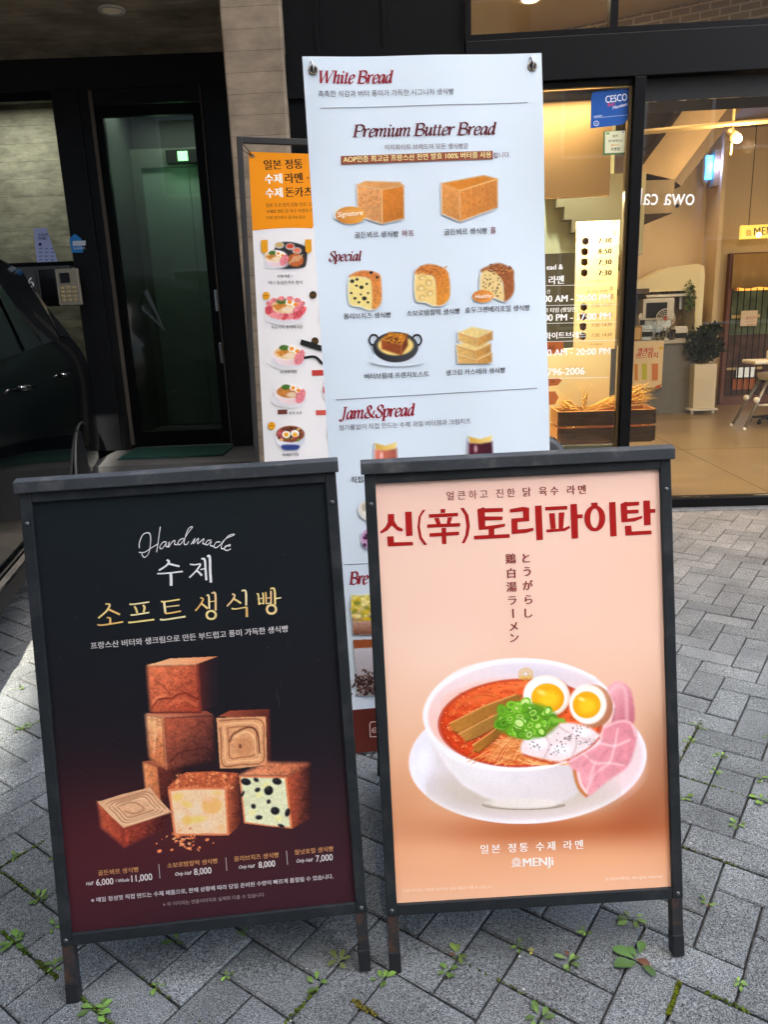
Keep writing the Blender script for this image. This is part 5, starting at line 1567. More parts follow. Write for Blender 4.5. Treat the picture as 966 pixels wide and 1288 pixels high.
# ------------------------------------------------------------------ serif italic letters for the bakery banner (broad-nib strokes)
def _bowl(): return ('s', [(.33, .37), (.24, .46), (.11, .38), (.05, .17), (.1, .01), (.2, .05), (.31, .26)])
SER = {
 'i': (.25, [('l', [(.11, .44), (.11, .06)]), ('s', [(.01, .39), (.06, .45), (.13, .45)]), ('s', [(.11, .08), (.14, 0), (.24, .08)]), ('d', (.13, .62))]),
 'h': (.43, [('l', [(.08, .7), (.08, 0)]), ('s', [(.08, .24), (.18, .42), (.29, .45), (.32, .34), (.3, .06), (.34, 0), (.42, .07)]), ('t', [(.0, .69), (.09, .69)])]),
 'n': (.43, [('l', [(.08, .45), (.08, 0)]), ('s', [(.08, .24), (.18, .42), (.29, .45), (.32, .34), (.3, .06), (.34, 0), (.42, .07)]), ('s', [(-.01, .39), (.03, .45), (.1, .45)])]),
 'm': (.66, [('l', [(.08, .45), (.08, 0)]), ('s', [(.08, .24), (.18, .42), (.28, .45), (.31, .34), (.31, .0)]), ('s', [(.31, .24), (.41, .42), (.52, .45), (.55, .34), (.53, .06), (.57, 0), (.65, .07)]), ('s', [(-.01, .39), (.03, .45), (.1, .45)])]),
 'u': (.43, [('s', [(-.01, .39), (.04, .46), (.09, .42), (.08, .12), (.12, 0), (.22, .06), (.31, .26)]), ('l', [(.32, .46), (.32, .08)]), ('s', [(.32, .08), (.35, 0), (.43, .08)])]),
 't': (.26, [('s', [(.11, .6), (.1, .1), (.14, 0), (.25, .08)]), ('t', [(.0, .44), (.23, .44)])]),
 'e': (.36, [('s', [(.06, .2), (.28, .27), (.33, .39), (.23, .46), (.11, .39), (.05, .2), (.09, .03), (.2, 0), (.33, .1)])]),
 'r': (.33, [('l', [(.08, .45), (.08, 0)]), ('s', [(.08, .22), (.17, .41), (.27, .45), (.3, .39)]), ('s', [(-.01, .39), (.03, .45), (.1, .45)])]),
 'a': (.43, [_bowl(), ('l', [(.34, .46), (.32, .09)]), ('s', [(.32, .1), (.35, 0), (.43, .08)])]),
 'd': (.44, [_bowl(), ('l', [(.34, .7), (.32, .09)]), ('s', [(.32, .1), (.35, 0), (.43, .08)]), ('t', [(.25, .69), (.35, .69)])]),
 'p': (.42, [('l', [(.09, .45), (.09, -.2)]), ('s', [(.09, .24), (.18, .42), (.28, .46), (.36, .34), (.32, .1), (.2, 0), (.09, .08)]), ('t', [(.0, -.2), (.2, -.2)]), ('s', [(0, .39), (.04, .45), (.1, .45)])]),
 'c': (.34, [('s', [(.31, .36), (.24, .46), (.12, .4), (.05, .2), (.1, .02), (.2, 0), (.32, .1)])]),
 'l': (.23, [('l', [(.1, .7), (.1, .08)]), ('s', [(.1, .08), (.13, 0), (.22, .08)]), ('t', [(.02, .69), (.11, .69)])]),
 'W': (.92, [('l', [(.07, .68), (.2, 0)]), ('h', [(.2, 0), (.44, .68)]), ('l', [(.44, .68), (.56, 0)]), ('h', [(.56, 0), (.84, .68)]), ('t', [(-.04, .68), (.2, .68)]), ('t', [(.73, .68), (.93, .68)]), ('t', [(.38, .68), (.5, .68)])]),
 'B': (.6, [('l', [(.12, .68), (.12, 0)]), ('s', [(.12, .67), (.36, .68), (.5, .56), (.44, .4), (.3, .36), (.12, .36)]), ('s', [(.12, .36), (.36, .36), (.56, .24), (.5, .06), (.34, 0), (.12, .01)]), ('t', [(-.02, .68), (.14, .68)]), ('t', [(-.02, .005), (.14, .005)])]),
 'P': (.55, [('l', [(.12, .68), (.12, 0)]), ('s', [(.12, .67), (.36, .68), (.54, .56), (.48, .38), (.32, .32), (.12, .33)]), ('t', [(-.02, .68), (.14, .68)]), ('t', [(-.02, .005), (.26, .005)])]),
 'S': (.47, [('s', [(.43, .5), (.4, .64), (.28, .69), (.14, .62), (.13, .48), (.26, .37), (.4, .25), (.4, .1), (.26, -.01), (.1, .04), (.05, .19)])]),
 'J': (.42, [('s', [(.3, .68), (.28, .24), (.22, -.06), (.1, -.09), (.04, .0)]), ('t', [(.17, .68), (.42, .68)])]),
 '&': (.7, [('s', [(.64, .4), (.5, .12), (.3, 0), (.12, .05), (.07, .2), (.24, .37), (.4, .5), (.38, .63), (.27, .69), (.18, .6), (.24, .4), (.44, .12), (.66, .0)])]),
 ' ': (.2, []),
}
def serif(S, s, p0, p1, col, h, thick=0.13, lean=0.2):
    """h is the cap height in layout units."""
    tot = sum(SER[c][0] for c in s)
    p0, p1 = np.array(p0, float), np.array(p1, float)
    ex = (p1 - p0) / (tot + 0.1)
    n = np.array([ex[1], -ex[0]]); n = n / np.linalg.norm(n)
    ey = n * (h / 0.68)
    k = h / 0.68
    x = 0
    f = lambda q: tuple(p0 + ex * (x + q[0] + lean * q[1]) + ey * q[1])
    base = math.degrees(math.atan2(-ex[1], ex[0]))
    for c in s:
        for kind, pts in SER[c][1]:
            if kind == 'd':
                S.ellipse(*f(pts), k * 0.055, k * 0.06, col)
            elif kind == 'l': S.stroke([f(q) for q in pts], thick * k, col, False)
            elif kind == 'h': S.stroke([f(q) for q in pts], thick * k * 0.36, col, False)
            elif kind == 't': S.stroke([f(q) for q in pts], thick * k * 0.3, col, False)
            else: S.stroke([f(q) for q in pts], thick * k, col, True, nib=base + 28, thin=0.34)
        x += SER[c][0]

# ------------------------------------------------------------------ the tall white banner
def small_loaf(A, top, left, right, ct, cl, cr, seed=0):
    g = A.grad
    A.poly(left, g(left[0], cl, left[2], tuple(v * 0.86 for v in cl), 0.2, 14, seed, 0.08), 1, False, 1.5)
    A.poly(right, g(right[0], cr, right[2], tuple(v * 0.84 for v in cr), 0.18, 14, seed + 1, 0.08), 1, False, 1.5)
    A.poly(top, g(top[0], ct, top[2], tuple(v * 0.92 for v in ct), 0.12, 14, seed + 2, 0.06), 1, False, 1.5)
def white_banner():
    bx = dict(x=0.1904, y=2.0633, yaw=0.08799, lean=0.10187, cant=0.00861)
    M = leaning(bx['x'], bx['y'], 0.0104, bx['yaw'], bx['lean'], bx['cant'])
    W, Hh = 0.66, 1.9966
    t = thing('menu_banner', 'tall white bakery menu banner standing behind the two sandwich boards', 'banner', M=Matrix.Translation(Vector((bx['x'], bx['y'], 0))) @ Matrix.Rotation(bx['yaw'], 4, 'Z'))
    T = lambda a, b, c: tuple(M @ Vector((a, b, c)))
    # stand: a pole behind, a foot bar and two hook arms
    st = MB(T)
    st.tube([(0, 0.03, 0.05), (0, 0.03, Hh - 0.25)], 0.011, 10)
    for s in (-1, 1):
        st.tube([(0, 0.03, Hh - 0.3), (s * 0.303, 0.012, Hh - 0.036)], 0.005, 8)
        st.tube([(0, 0.03, 0.3), (s * 0.303, 0.012, 0.05)], 0.005, 8)
    st.build('stand_pole', mat('stand_steel', (120, 122, 124), rough=0.35, metal=0.8), t, smooth=True)
    ft = MB()
    a0 = Vector(T(0, 0.03, 0.06))
    for q in ((0.25, 0.42), (-0.25, 0.42), (0, -0.02)):
        ft.tube([tuple(a0), (a0.x + q[0], a0.y + q[1], 0.012)], 0.009, 8)
    ft.build('stand_leg', blackm, t, smooth=True)
    # sheet: gentle waviness kept to a fraction of a millimetre so that the ink layers lie on it
    sheet = MB(T)
    def bend(u, v):
        e = np.abs(u) / (W / 2)
        return 0.0028 * np.sin(u * 17 + v * 2.1) * (0.4 + 0.6 * np.sin(v * 1.7 + 0.6) ** 2) + 0.0032 * np.sin(v * 5.3 + u * 3.0) * e ** 2 + 0.004 * e ** 4 * np.sin(v * 9 + 1.3 * np.sign(u))
    nu, nv = 60, 150
    gx, gz = np.meshgrid(np.linspace(-W / 2, W / 2, nu), np.linspace(0, Hh, nv))
    for th in (0.0004, 0.0012):
        by = bend(gx, gz) + th
        b0 = [(float(a), float(b), float(c)) for a, b, c in zip(gx.ravel(), by.ravel(), gz.ravel())]
        sheet._add(b0, [(j * nu + i, j * nu + i + 1, (j + 1) * nu + i + 1, (j + 1) * nu + i) for j in range(nv - 1) for i in range(nu - 1)])
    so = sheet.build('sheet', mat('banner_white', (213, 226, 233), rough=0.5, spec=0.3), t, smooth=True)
    for s in (-1, 1):
        gr = MB(T)
        cx_, cz_ = s * 0.303, Hh - 0.034
        db = float(bend(np.array(cx_), np.array(cz_)))
        ring = [(cx_ + 0.011 * math.cos(a_), db - 0.001, cz_ + 0.011 * math.sin(a_)) for a_ in np.linspace(0, 2 * math.pi, 20)]
        gr.tube(ring, 0.0024, 6)
        gr.build('grommet', mat('brass_ring', (150, 140, 124), rough=0.3, metal=0.9), t, smooth=True)
        ds = MB(T)
        a_ = np.linspace(0, 2 * math.pi, 20, endpoint=False)
        ds._add([(cx_ + 0.0095 * math.cos(q), db - 0.0012, cz_ + 0.0095 * math.sin(q)) for q in a_], [tuple(range(20))])
        ds.build('grommet_hole', dark_in, t)
        hk = MB(T)
        hk.tube([(cx_, db + 0.004, cz_ - 0.004), (cx_, db - 0.005, cz_ - 0.006), (cx_ + 0.001, db - 0.008, cz_ + 0.006), (cx_ - 0.003 , db - 0.006, cz_ + 0.02), (cx_ - 0.004, db + 0.004, cz_ + 0.024)], 0.0026, 8)
        hk.build('hook', mat('hook_steel', (170, 168, 164), rough=0.3, metal=0.9), t, smooth=True)
    hom = layout_of(M, -W / 2, W / 2, 0, Hh)
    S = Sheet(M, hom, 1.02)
    S.bend = bend
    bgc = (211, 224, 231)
    BR, GR, BL_ = (142, 30, 44), (70, 66, 72), (44, 38, 40)
    MA = (112, 30, 42)
    S.start(3)
    for a, b in (((402.5, 136.3), (663.5, 129.5)), ((421.9, 503), (676, 488.3)), ((433.3, 710.5), (690, 695))):
        S.start(0).stroke([a, b], 0.9, (120, 122, 130), False).build('rule_line', so)
    S.start()
    for s_, a, b, c, h_ in (('White Bread', (399.5, 105.3), (495, 104), BR, 15.5), ('Special', (413, 328.6), (455.5, 327.6), MA, 12), ('Jam&Spread', (426.5, 527.6), (523, 522.4), BR, 15), ('Bre', (439.5, 735.4), (464, 734.4), BR, 15.5)):
        serif(S.start(0), s_, a, b, c, h_)
        S.build('red_heading', so)
    S.start()
    serif(S, 'Premium Butter Bread', (443.6, 172.2), (625, 169), (92, 30, 40), 15)
    S.build('main_heading', so)
    S.start()
    S.text('촉촉한 식감과 버터 풍미가 가득한 시그니처 생식빵', (400.4, 121.8), (571, 118.6), GR)
    S.text('이지화이트 브레드의 모든 생식빵은', (484.4, 188.2), (589.2, 186.6), (96, 60, 60))
    S.text('합니다.', (621, 198.4), (642, 197.6), (110, 70, 70))
    S.text('첨가물없이 직접 만드는 수제 과일 버터잼과 크림치즈', (426.4, 541), (592, 532.4), (104, 96, 100))
    S.build('tagline', so)
    S.start()
    S.stroke([(428.8, 201.5), (620, 195.1)], 10.6, (142, 74, 52), False)
    S.lift()
    S.text('AOP인증 최고급 프랑스산 천연 발효 100% 버터를 사용', (432, 203.8), (618, 197.8), (252, 232, 160), 0.014)
    S.build('brown_band', so)
    S.start()
    for s, a, b, c in (('골든뵈르 생식빵', (446.2, 299), (501.5, 297.4), BL_), ('하프', (505.5, 297.2), (520.8, 296.6), (120, 44, 50)), ('골든뵈르 생식빵', (558.9, 295.4), (613, 293.4), BL_), ('홀', (617, 293.2), (624.1, 293), (120, 44, 50)),
                       ('올리브치즈 생식빵', (432.3, 401.2), (492, 399), BL_), ('소보로밤찰떡 생식빵', (511.8, 397.2), (578.7, 394.4), BL_), ('호두크랜베리호밀 생식빵', (585.4, 393.4), (667.2, 389.8), BL_),
                       ('버터브륄레 프렌치토스트', (458.5, 476.6), (539.7, 473.2), BL_), ('생크림 카스테라 생식빵', (560.9, 472), (635.7, 468.4), BL_), ('직접', (441.6, 607), (456.5, 606), BL_)):
        S.start(0).text(s, a, b, c, 0.013).build('caption', so)
    # pictures
    def pic(x0, y0, x1, y1, draw, cell=0.62, name='bread_picture'):
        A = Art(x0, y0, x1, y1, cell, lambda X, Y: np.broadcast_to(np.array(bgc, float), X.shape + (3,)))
        A.view(380, 190, 3.019)
        draw(A)
        S.start().grid(A).build(name, so)
    def d1(A):
        small_loaf(A, [(208, 128), (240, 114), (372, 118), (386, 132), (302, 146)], [(208, 128), (302, 146), (304, 276), (212, 244)], [(302, 146), (386, 132), (387, 256), (304, 276)], (226, 158, 86), (230, 162, 96), (216, 128, 40), 3)
        for _ in range(60): A.ell(random.uniform(212, 300), random.uniform(150, 265), random.uniform(2, 7), 2, (186, 108, 48), 0.5, random.uniform(-60, 60), 1.5)
        A.stroke([(302, 148), (304, 274)], 4, (240, 188, 120), 0.7, False, 2)
        A.ell(184, 244, 57, 33, A.grad((130, 220), (196, 112, 32), (240, 270), (232, 160, 60)), 1, 0, 1.5); A.ell(180, 238, 44, 20, (244, 200, 120), 0.45, 0, 14)
    pic(420, 224, 512, 284, d1)
    def d2(A):
        small_loaf(A, [(529, 124), (690, 93), (742, 106), (598, 152)], [(529, 124), (598, 152), (600, 268), (530, 238)], [(598, 152), (742, 106), (743, 214), (600, 268)], (214, 130, 36), (224, 150, 74), (220, 140, 58), 7)
        for x in (648, 700): A.stroke([(x, 142 - (x - 648) * 0.3), (x + 6, 246 - (x - 648) * 0.4)], 5, (186, 104, 34), 0.5, False, 3)
        A.stroke([(598, 152), (742, 107)], 4, (244, 196, 120), 0.7, False, 2)
        for _ in range(50): A.ell(random.uniform(605, 735), random.uniform(140, 230), random.uniform(2, 6), 1.8, (182, 100, 36), 0.45, random.uniform(-60, 60), 1.5)
    pic(552, 218, 630, 282, d2)
    def face(A, pts, col, seed): A.poly(pts, A.tex(col, 0.12, 16, seed), 1, True, 1.5)
    def d3(A):
        A.poly([(180, 480), (200, 462), (240, 454), (290, 466), (300, 500), (299, 578), (262, 597), (255, 490)], A.grad((240, 460), (206, 120, 54), (300, 590), (214, 140, 64), 0.3, 16, 5, 0.15), 1, True, 1.5)
        face(A, [(178, 492), (200, 476), (250, 486), (262, 500), (263, 598), (220, 590), (180, 578)], (232, 212, 130), 9)
        for x, y, a in ((190, 495, 8), (208, 488, 6), (206, 512, 5), (225, 518, 8), (236, 560, 9), (200, 560, 6), (215, 575, 5), (250, 575, 5), (186, 540, 5), (245, 505, 5), (222, 545, 4), (250, 540, 4), (262, 462, 7), (285, 480, 6)): A.ell(x, y, a, a * 0.85, (36, 34, 32), 1, 0, 1.2)
    pic(436, 337, 482, 391, d3)
    def d4(A):
        A.poly([(432, 470), (440, 445), (480, 430), (530, 442), (556, 470), (558, 560), (508, 584), (500, 480)], A.grad((440, 440), (196, 110, 44), (558, 580), (222, 146, 52), 0.3, 18, 15, 0.15), 1, True, 1.5)
        face(A, [(431, 470), (470, 468), (502, 488), (508, 583), (470, 574), (432, 562)], (236, 206, 128), 19)
        for x, y, a, b in ((455, 480, 15, 10), (480, 500, 14, 14), (450, 520, 16, 12), (485, 540, 15, 12), (455, 555, 14, 9), (470, 530, 8, 8)): A.ell(x, y, a, b, (206, 166, 92), 0.7, 20, 3); A.ell(x + 2, y + 2, a * 0.5, b * 0.5, (240, 222, 168), 0.8, 0, 2)
        for _ in range(60): A.ell(random.uniform(440, 550), random.uniform(436, 470), random.uniform(2, 6), 2.5, random.choice(((226, 150, 74), (142, 72, 26))), 0.7, random.uniform(-40, 40), 1)
    pic(520, 330, 568, 386, d4)
    def d5(A):
        A.poly([(680, 460), (700, 440), (750, 426), (800, 450), (805, 480), (803, 540), (766, 570), (758, 490)], A.grad((700, 440), (140, 78, 36), (805, 560), (150, 84, 38), 0.4, 18, 25, 0.2), 1, True, 1.5)
        face(A, [(680, 468), (715, 452), (752, 478), (762, 510), (766, 568), (720, 552), (680, 540)], (222, 194, 128), 29)
        for _ in range(30): A.ell(random.uniform(688, 756), random.uniform(470, 552), random.uniform(1.5, 5), random.uniform(1.5, 3.5), (78, 48, 26), 0.9, random.uniform(0, 90), 1)
        for _ in range(40): A.ell(random.uniform(700, 800), random.uniform(430, 470), random.uniform(2, 7), 2.5, random.choice(((206, 140, 70), (84, 42, 18))), 0.8, random.uniform(-40, 40), 1)
        A.ell(686, 552, 40, 24, A.grad((650, 530), (196, 112, 40), (720, 575), (232, 156, 64)), 1, 0, 1.5)
    pic(592, 328, 650, 384, d5)
    def d6(A):
        for cx_ in (272, 436): A.ell(cx_, 718, 17, 20, (32, 34, 36), 1, 0, 1, ring=8)
        A.ell(360, 790, 80, 20, (200, 204, 212), 0.6, 0, 10)
        A.ell(355, 745, 86, 58, A.grad((270, 720), (26, 28, 30), (440, 790), (66, 68, 70)), 1, 0, 1.5)
        A.ell(355, 735, 80, 46, (58, 60, 62), 1, 0, 2); A.ell(355, 738, 68, 38, (236, 206, 116), 1, 0, 3)
        small_loaf(A, [(300, 715), (330, 688), (400, 695), (378, 735)], [(300, 715), (378, 735), (376, 776), (302, 752)], [(378, 735), (400, 695), (402, 738), (376, 776)], (196, 120, 30), (150, 72, 30), (120, 52, 26), 33)
        for _ in range(30): A.ell(random.uniform(312, 390), random.uniform(695, 728), random.uniform(3, 8), 3, random.choice(((96, 50, 14), (230, 160, 40), (60, 30, 10))), 0.7, random.uniform(-40, 40), 1.5)
    pic(460, 412, 534, 462, d6, name='toast_picture')
    def d7(A):
        for k, (dy, dx) in enumerate(((84, 2), (48, -2), (0, 4))):
            small_loaf(A, [(588 + dx, 690 + dy), (640 + dx, 668 + dy), (718 + dx, 684 + dy), (660 + dx, 712 + dy)], [(588 + dx, 690 + dy), (660 + dx, 712 + dy), (661 + dx, 744 + dy), (590 + dx, 722 + dy)], [(660 + dx, 712 + dy), (718 + dx, 684 + dy), (719 + dx, 716 + dy), (661 + dx, 744 + dy)], (232, 206, 130), (222, 176, 100), (206, 150, 74), 40 + k)
            A.stroke([(590 + dx, 694 + dy), (660 + dx, 714 + dy), (718 + dx, 687 + dy)], 4, (196, 132, 60), 0.7, False, 2)
    pic(572, 408, 624, 458, d7)
    def jar(x0, x1, y0, y1, lid, c):
        def d(A):
            A.view(380, 470, 2.628)
            w = x1 - x0; m = (x0 + x1) / 2
            A.poly([(x0, y0 + 20), (x1, y0 + 16), (x1 + 4, y1 + 60), (x0 - 2, y1 + 62)], A.grad((x0, 0), c, (x1, 0), tuple(v * 0.7 for v in c), 0.1, 10, 3), 1, False, 2)
            A.poly([(x0, y0), (m, y0 + 8), (x1, y0 - 4), (x1 - 3, y0 + 16), (m, y0 + 24), (x0 + 4, y0 + 20)], A.grad((x0, 0), (206, 160, 60), (x1, 0), (240, 214, 130)), 1, False, 1.5)
            A.ell(x0 + w * 0.3, y0 + 40, w * 0.08, 12, (255, 230, 224), 0.6, 0, 3)
        return d
    pic(466, 552, 504, 600, jar(240, 312, 230, 270, 0, (226, 122, 96)), name='jar_picture')
    pic(584, 544, 626, 592, jar(550, 627, 208, 250, 0, (84, 26, 44)), name='jar_picture')
    def d8(A):
        A.view(0, 0, 1)
        A.ell(470, 641, 19, 15, (222, 214, 200), 1, 0, 1); A.ell(470, 640, 15, 11, (238, 232, 220), 1, 0, 1); A.ell(458, 638, 3, 5, (170, 160, 130), 0.8, 0, 1)
    pic(448, 622, 500, 660, d8, 0.8, 'cream_picture')
    def d9(A):
        A.view(0, 0, 1)
        A.ell(472, 677, 18, 15, (196, 150, 186), 1, 0, 1)
        for _ in range(26): A.ell(random.uniform(458, 486), random.uniform(667, 688), 2.5, 2, random.choice(((96, 40, 84), (230, 210, 228), (60, 24, 50))), 0.9, 0, 0.6)
    pic(450, 658, 496, 696, d9, 0.8, 'cream_picture')
    def d10(A):
        A.view(0, 0, 1)
        A.poly([(441, 748.5), (560, 742), (562, 796), (444, 799)], A.grad((441, 745), (216, 206, 120), (441, 798), (150, 110, 84), 0.4, 3, 5, 0.3))
        for _ in range(60): A.ell(random.uniform(442, 480), random.uniform(752, 782), random.uniform(2, 4), random.uniform(1.5, 3), random.choice(((226, 190, 30), (196, 176, 40), (120, 130, 40), (240, 226, 150))), 0.8, 0, 1)
        A.poly([(443, 782), (562, 776), (563, 790), (444, 799)], A.grad((443, 782), (190, 150, 130), (443, 799), (120, 70, 50), 0.2, 4))
    pic(440, 741, 563, 800, d10, 0.9, 'cafe_picture')
    def d11(A):
        A.view(0, 0, 1)
        A.poly([(443.5, 805), (565, 799), (572, 868), (450, 875)], A.grad((444, 805), (206, 204, 206), (450, 874), (150, 140, 138), 0.06, 4))
        A.poly([(443.5, 805), (565, 799), (566, 808), (445, 816)], (150, 78, 40))
        for _ in range(140):
            A.ell(random.gauss(458, 9), random.gauss(860, 7), 1.6, 1.2, random.choice(((58, 30, 22), (92, 52, 36), (36, 20, 16))), 0.95, random.uniform(0, 90), 0.5)
    pic(442, 797, 574, 876, d11, 0.9, 'coffee_picture')
    S.start()
    zb = S.uv([(447, 892.2), (690, 878)])
    zmid = float(zb[0][1])
    fx, fz = np.meshgrid(np.linspace(-W / 2, W / 2, 60), np.linspace(0, zmid, 10))
    S.raw(np.c_[fx.ravel(), fz.ravel()], [(j * 60 + i, j * 60 + i + 1, (j + 1) * 60 + i + 1, (j + 1) * 60 + i) for j in range(9) for i in range(59)], (88, 36, 28))
    S.lift()
    S.stroke([(474, 907), (466.5, 907.5), (465, 910), (465.6, 926), (474, 925.6)], 1.1, (222, 196, 186), False)
    S.stroke([(467.5, 919), (473, 916.5), (472.5, 914.6), (469, 915.8), (468, 919), (470.5, 920.4), (474, 919)], 0.9, (222, 196, 186))
    S.build('brown_footer', so)
    S.start()
    S.text('Signature', (424.5, 273.4), (456.5, 270.6), (255, 244, 220), 0.004, 0.25)
    S.text('Healthy', (597.2, 375.8), (619, 374.4), (255, 244, 220), 0.004, 0.25)
    S.build('badge_lettering', so)
white_banner()

# ------------------------------------------------------------------ the orange banner in its black frame
def orange_banner():
    yaw = R(12)
    M = leaning(-0.562, 3.10, 0.0, yaw, R(-2.0), R(-1.4))
    t = thing('menu_banner', 'orange and white ramen menu banner tied into a black frame, half hidden', 'banner', M=Matrix.Translation(Vector((-0.562, 3.10, 0))) @ Matrix.Rotation(yaw, 4, 'Z'))
    T = lambda a, b, c: tuple(M @ Vector((a, b, c)))
    W, Hh = 0.68, 1.99
    f = MB(T)
    f.box(0, 0.022, -0.012, 0.012, 0.0, Hh).box(W - 0.022, W, -0.012, 0.012, 0.0, Hh).box(0.022, W - 0.022, -0.011, 0.011, Hh - 0.022, Hh).box(0.022, W - 0.022, -0.011, 0.011, 0.1, 0.122)
    f.build('frame', mat('banner_frame', (46, 44, 42), rough=0.5, spec=0.4, var=0.1), t, bevel=0.002)
    fb = MB(T)
    for x in (0.011, W - 0.011): fb.box(x - 0.011, x + 0.011, 0.0125, 0.30, 0.0, 0.022)
    fb.build('base_bar', blackm, t)
    u0, u1, v0, v1 = 0.042, W - 0.042, 0.16, Hh - 0.05
    sh = MB(T).box(u0, u1, 0.0004, 0.0012, v0, v1)
    so = sh.build('sheet', mat('banner_cream', (236, 232, 228), rough=0.5, spec=0.3), t)
    for x, z, sx, sz in ((u0 + 0.014, v1 - 0.014, -1, 1), (u1 - 0.014, v1 - 0.014, 1, 1), (u0 + 0.014, v0 + 0.014, -1, -1), (u1 - 0.014, v0 + 0.014, 1, -1)):
        g_ = MB(T)
        ring = [(x + 0.006 * math.cos(a_), -0.001, z + 0.006 * math.sin(a_)) for a_ in np.linspace(0, 2 * math.pi, 14)]
        g_.tube(ring, 0.0018, 6)
        g_.build('grommet', mat('brass_ring'), t, smooth=True)
        c_ = MB(T)
        c_.tube([(x, -0.002, z), (x + sx * 0.016, -0.004, z + sz * 0.02), (x + sx * 0.04, -0.002, z + sz * 0.046)], 0.0016, 6)
        c_.tube([(x, -0.002, z), (x + sx * 0.030, -0.006, z + sz * 0.014), (x + sx * 0.046, 0.0, z + sz * 0.040)], 0.0014, 6)
        c_.build('string', blackm, t)
    hom = layout_of(M, u0, u1, v0, v1)
    S = Sheet(M, hom, 1.02)
    OG = (240, 146, 14)
    zo = float(S.uv([(322, 290)])[0][1])
    S.start()
    n = 24
    xs = np.linspace(u0, u1, n)
    zz = zo + 0.012 * np.sin((xs - u0) * 9.0)
    k = np.argmin(abs(xs - (u0 + 0.27)))
    zz[k] += 0.045
    S.raw(np.r_[np.c_[xs, np.full(n, v1)], np.c_[xs, zz]], [(i, i + 1, n + i + 1, n + i) for i in range(n - 1)], OG)
    S.build('orange_field', so)
    BK, WT, DB = (36, 24, 14), (250, 244, 230), (120, 72, 14)
    S.start()
    S.text('일본 정통', (332.4, 212.6), (380.5, 211), BK, 0.03)
    S.text('수제', (333.4, 230.4), (355, 229.6), WT, 0.03); S.text('라멘 ·', (359, 229.6), (388, 228.6), BK, 0.03)
    S.text('수제', (334.4, 248), (355.6, 247), WT, 0.03); S.text('돈카츠', (359.4, 247), (393, 246), BK, 0.03)
    S.build('headline', so)
    S.start()
    S.text('일본 도쿄 현지 감동 맛의 그대로', (334.4, 260.2), (400, 258.6), DB)
    S.text('수제로 만든', (335, 268), (357, 267.4), BK, 0.015); S.text('닭 육수 라멘과 카츠', (359, 267.4), (398, 266.4), DB)
    S.text('미제 엔치에서 즐겨보세요!', (335, 275.8), (384, 274.8), DB)
    S.build('intro_lettering', so)
    S.start()
    for s, a, b in (('수제 라멘 +', (348.5, 349.2), (368.4, 348.6)), ('미니 등심돈카츠 정식', (337.8, 357.6), (380, 357)), ('차슈가득 토리파이탄', (341, 413.6), (380.8, 412.9)), ('토리파이탄', (352.2, 469.7), (373.4, 469.3)), ('토리 쇼유', (363.4, 521.2), (379.6, 520.6)), ('마제토리동', (355.2, 573.8), (375.8, 573))):
        S.start(0).text(s, a, b, (70, 62, 60), 0.012).build('caption', so)
    S.start()
    for p_, c_ in (([(349, 515.4), (361, 515), (361.2, 520.8), (349.2, 521.2)], (110, 56, 44)), ([(392, 465.6), (420, 465), (420, 472), (392.4, 472.6)], (196, 62, 54)), ([(397, 516), (424, 515.4), (424, 521.6), (397.4, 522.2)], (206, 84, 70))):
        S.start(0).poly(p_, c_).build('caption_pill', so)
    bgw = lambda X, Y: np.broadcast_to(np.array((236, 232, 228), float), X.shape + (3,))
    def bowl(x, y, s, kind, x1=None):
        A = Art(x - 30 * s, y - 24 * s, x + 34 * s, y + 26 * s, 0.7, bgw)
        A.view(x, y, 1 / s)
        g = A.grad
        if kind == 'tray':
            A.poly([(-6, -20), (30, -14), (32, 10), (24, 18), (-14, 18), (-22, 6)], (44, 42, 42), 1, True, 1)
            for cx_, cy_, c in ((-8, -16, (206, 170, 96)), (8, -14, (206, 66, 40)), (18, -8, (224, 120, 84))): A.ell(cx_, cy_, 7, 5, (196, 190, 184), 1, 0, 0.6); A.ell(cx_, cy_ - 0.5, 5.4, 3.4, c, 1, 0, 0.6)
            A.ell(16, 6, 12, 10, A.tex((186, 96, 46), 0.5, 8, 3), 1, 0, 1)
            for k in range(4): A.stroke([(8 + k * 4, 10 - k), (14 + k * 4, 1 - k)], 1.6, (240, 214, 166), 0.8, False, 0.5)
            A.view(x - 14 * s, y + 3 * s, 1 / (s * 0.7))
        elif kind == 'rice':
            A.ell(0, 4, 25, 20, g((-20, 0), (236, 236, 240), (20, 0), (206, 206, 214)), 1, 0, 1)
            A.poly([(-14, 16), (14, 16), (11, 24), (-11, 24)], (52, 66, 128), 1, True, 1)
            A.ell(0, -3, 24, 14, A.tex((124, 66, 40), 0.9, 12, 8), 1, 0, 1)
            for _ in range(40): A.ell(random.uniform(-20, 20), random.uniform(-12, 8), random.uniform(1.5, 4), random.uniform(1, 3), random.choice(((206, 96, 110), (110, 146, 50), (60, 34, 24), (236, 200, 120), (186, 60, 60))), 0.9, random.uniform(0, 90), 0.6)
            for ex_ in (-7, 8): A.ell(ex_, -3 + ex_ * -0.1, 7, 6, (252, 246, 232), 1, 0, 0.6); A.ell(ex_, -2, 4, 3.6, (240, 166, 30), 1, 0, 0.6)
            return A
        A.ell(0, 12, 27, 11, (216, 212, 214), 1, 0, 2)
        pink = kind == 'pink'
        A.poly([(-24, -4), (-22, 6), (-14, 15), (0, 18), (14, 15), (22, 6), (25, -4)], g((-24, 0), (244, 226, 224), (24, 0), (226, 190, 188)), 1, True, 1)
        A.ell(0, -4, 25, 13, (244, 236, 232), 1, 0, 1)
        A.ell(0, -3, 22, 10.5, A.tex((234, 196, 140) if kind != 'soy' else (190, 120, 60), 0.15, 8, 5), 1, 0, 1)
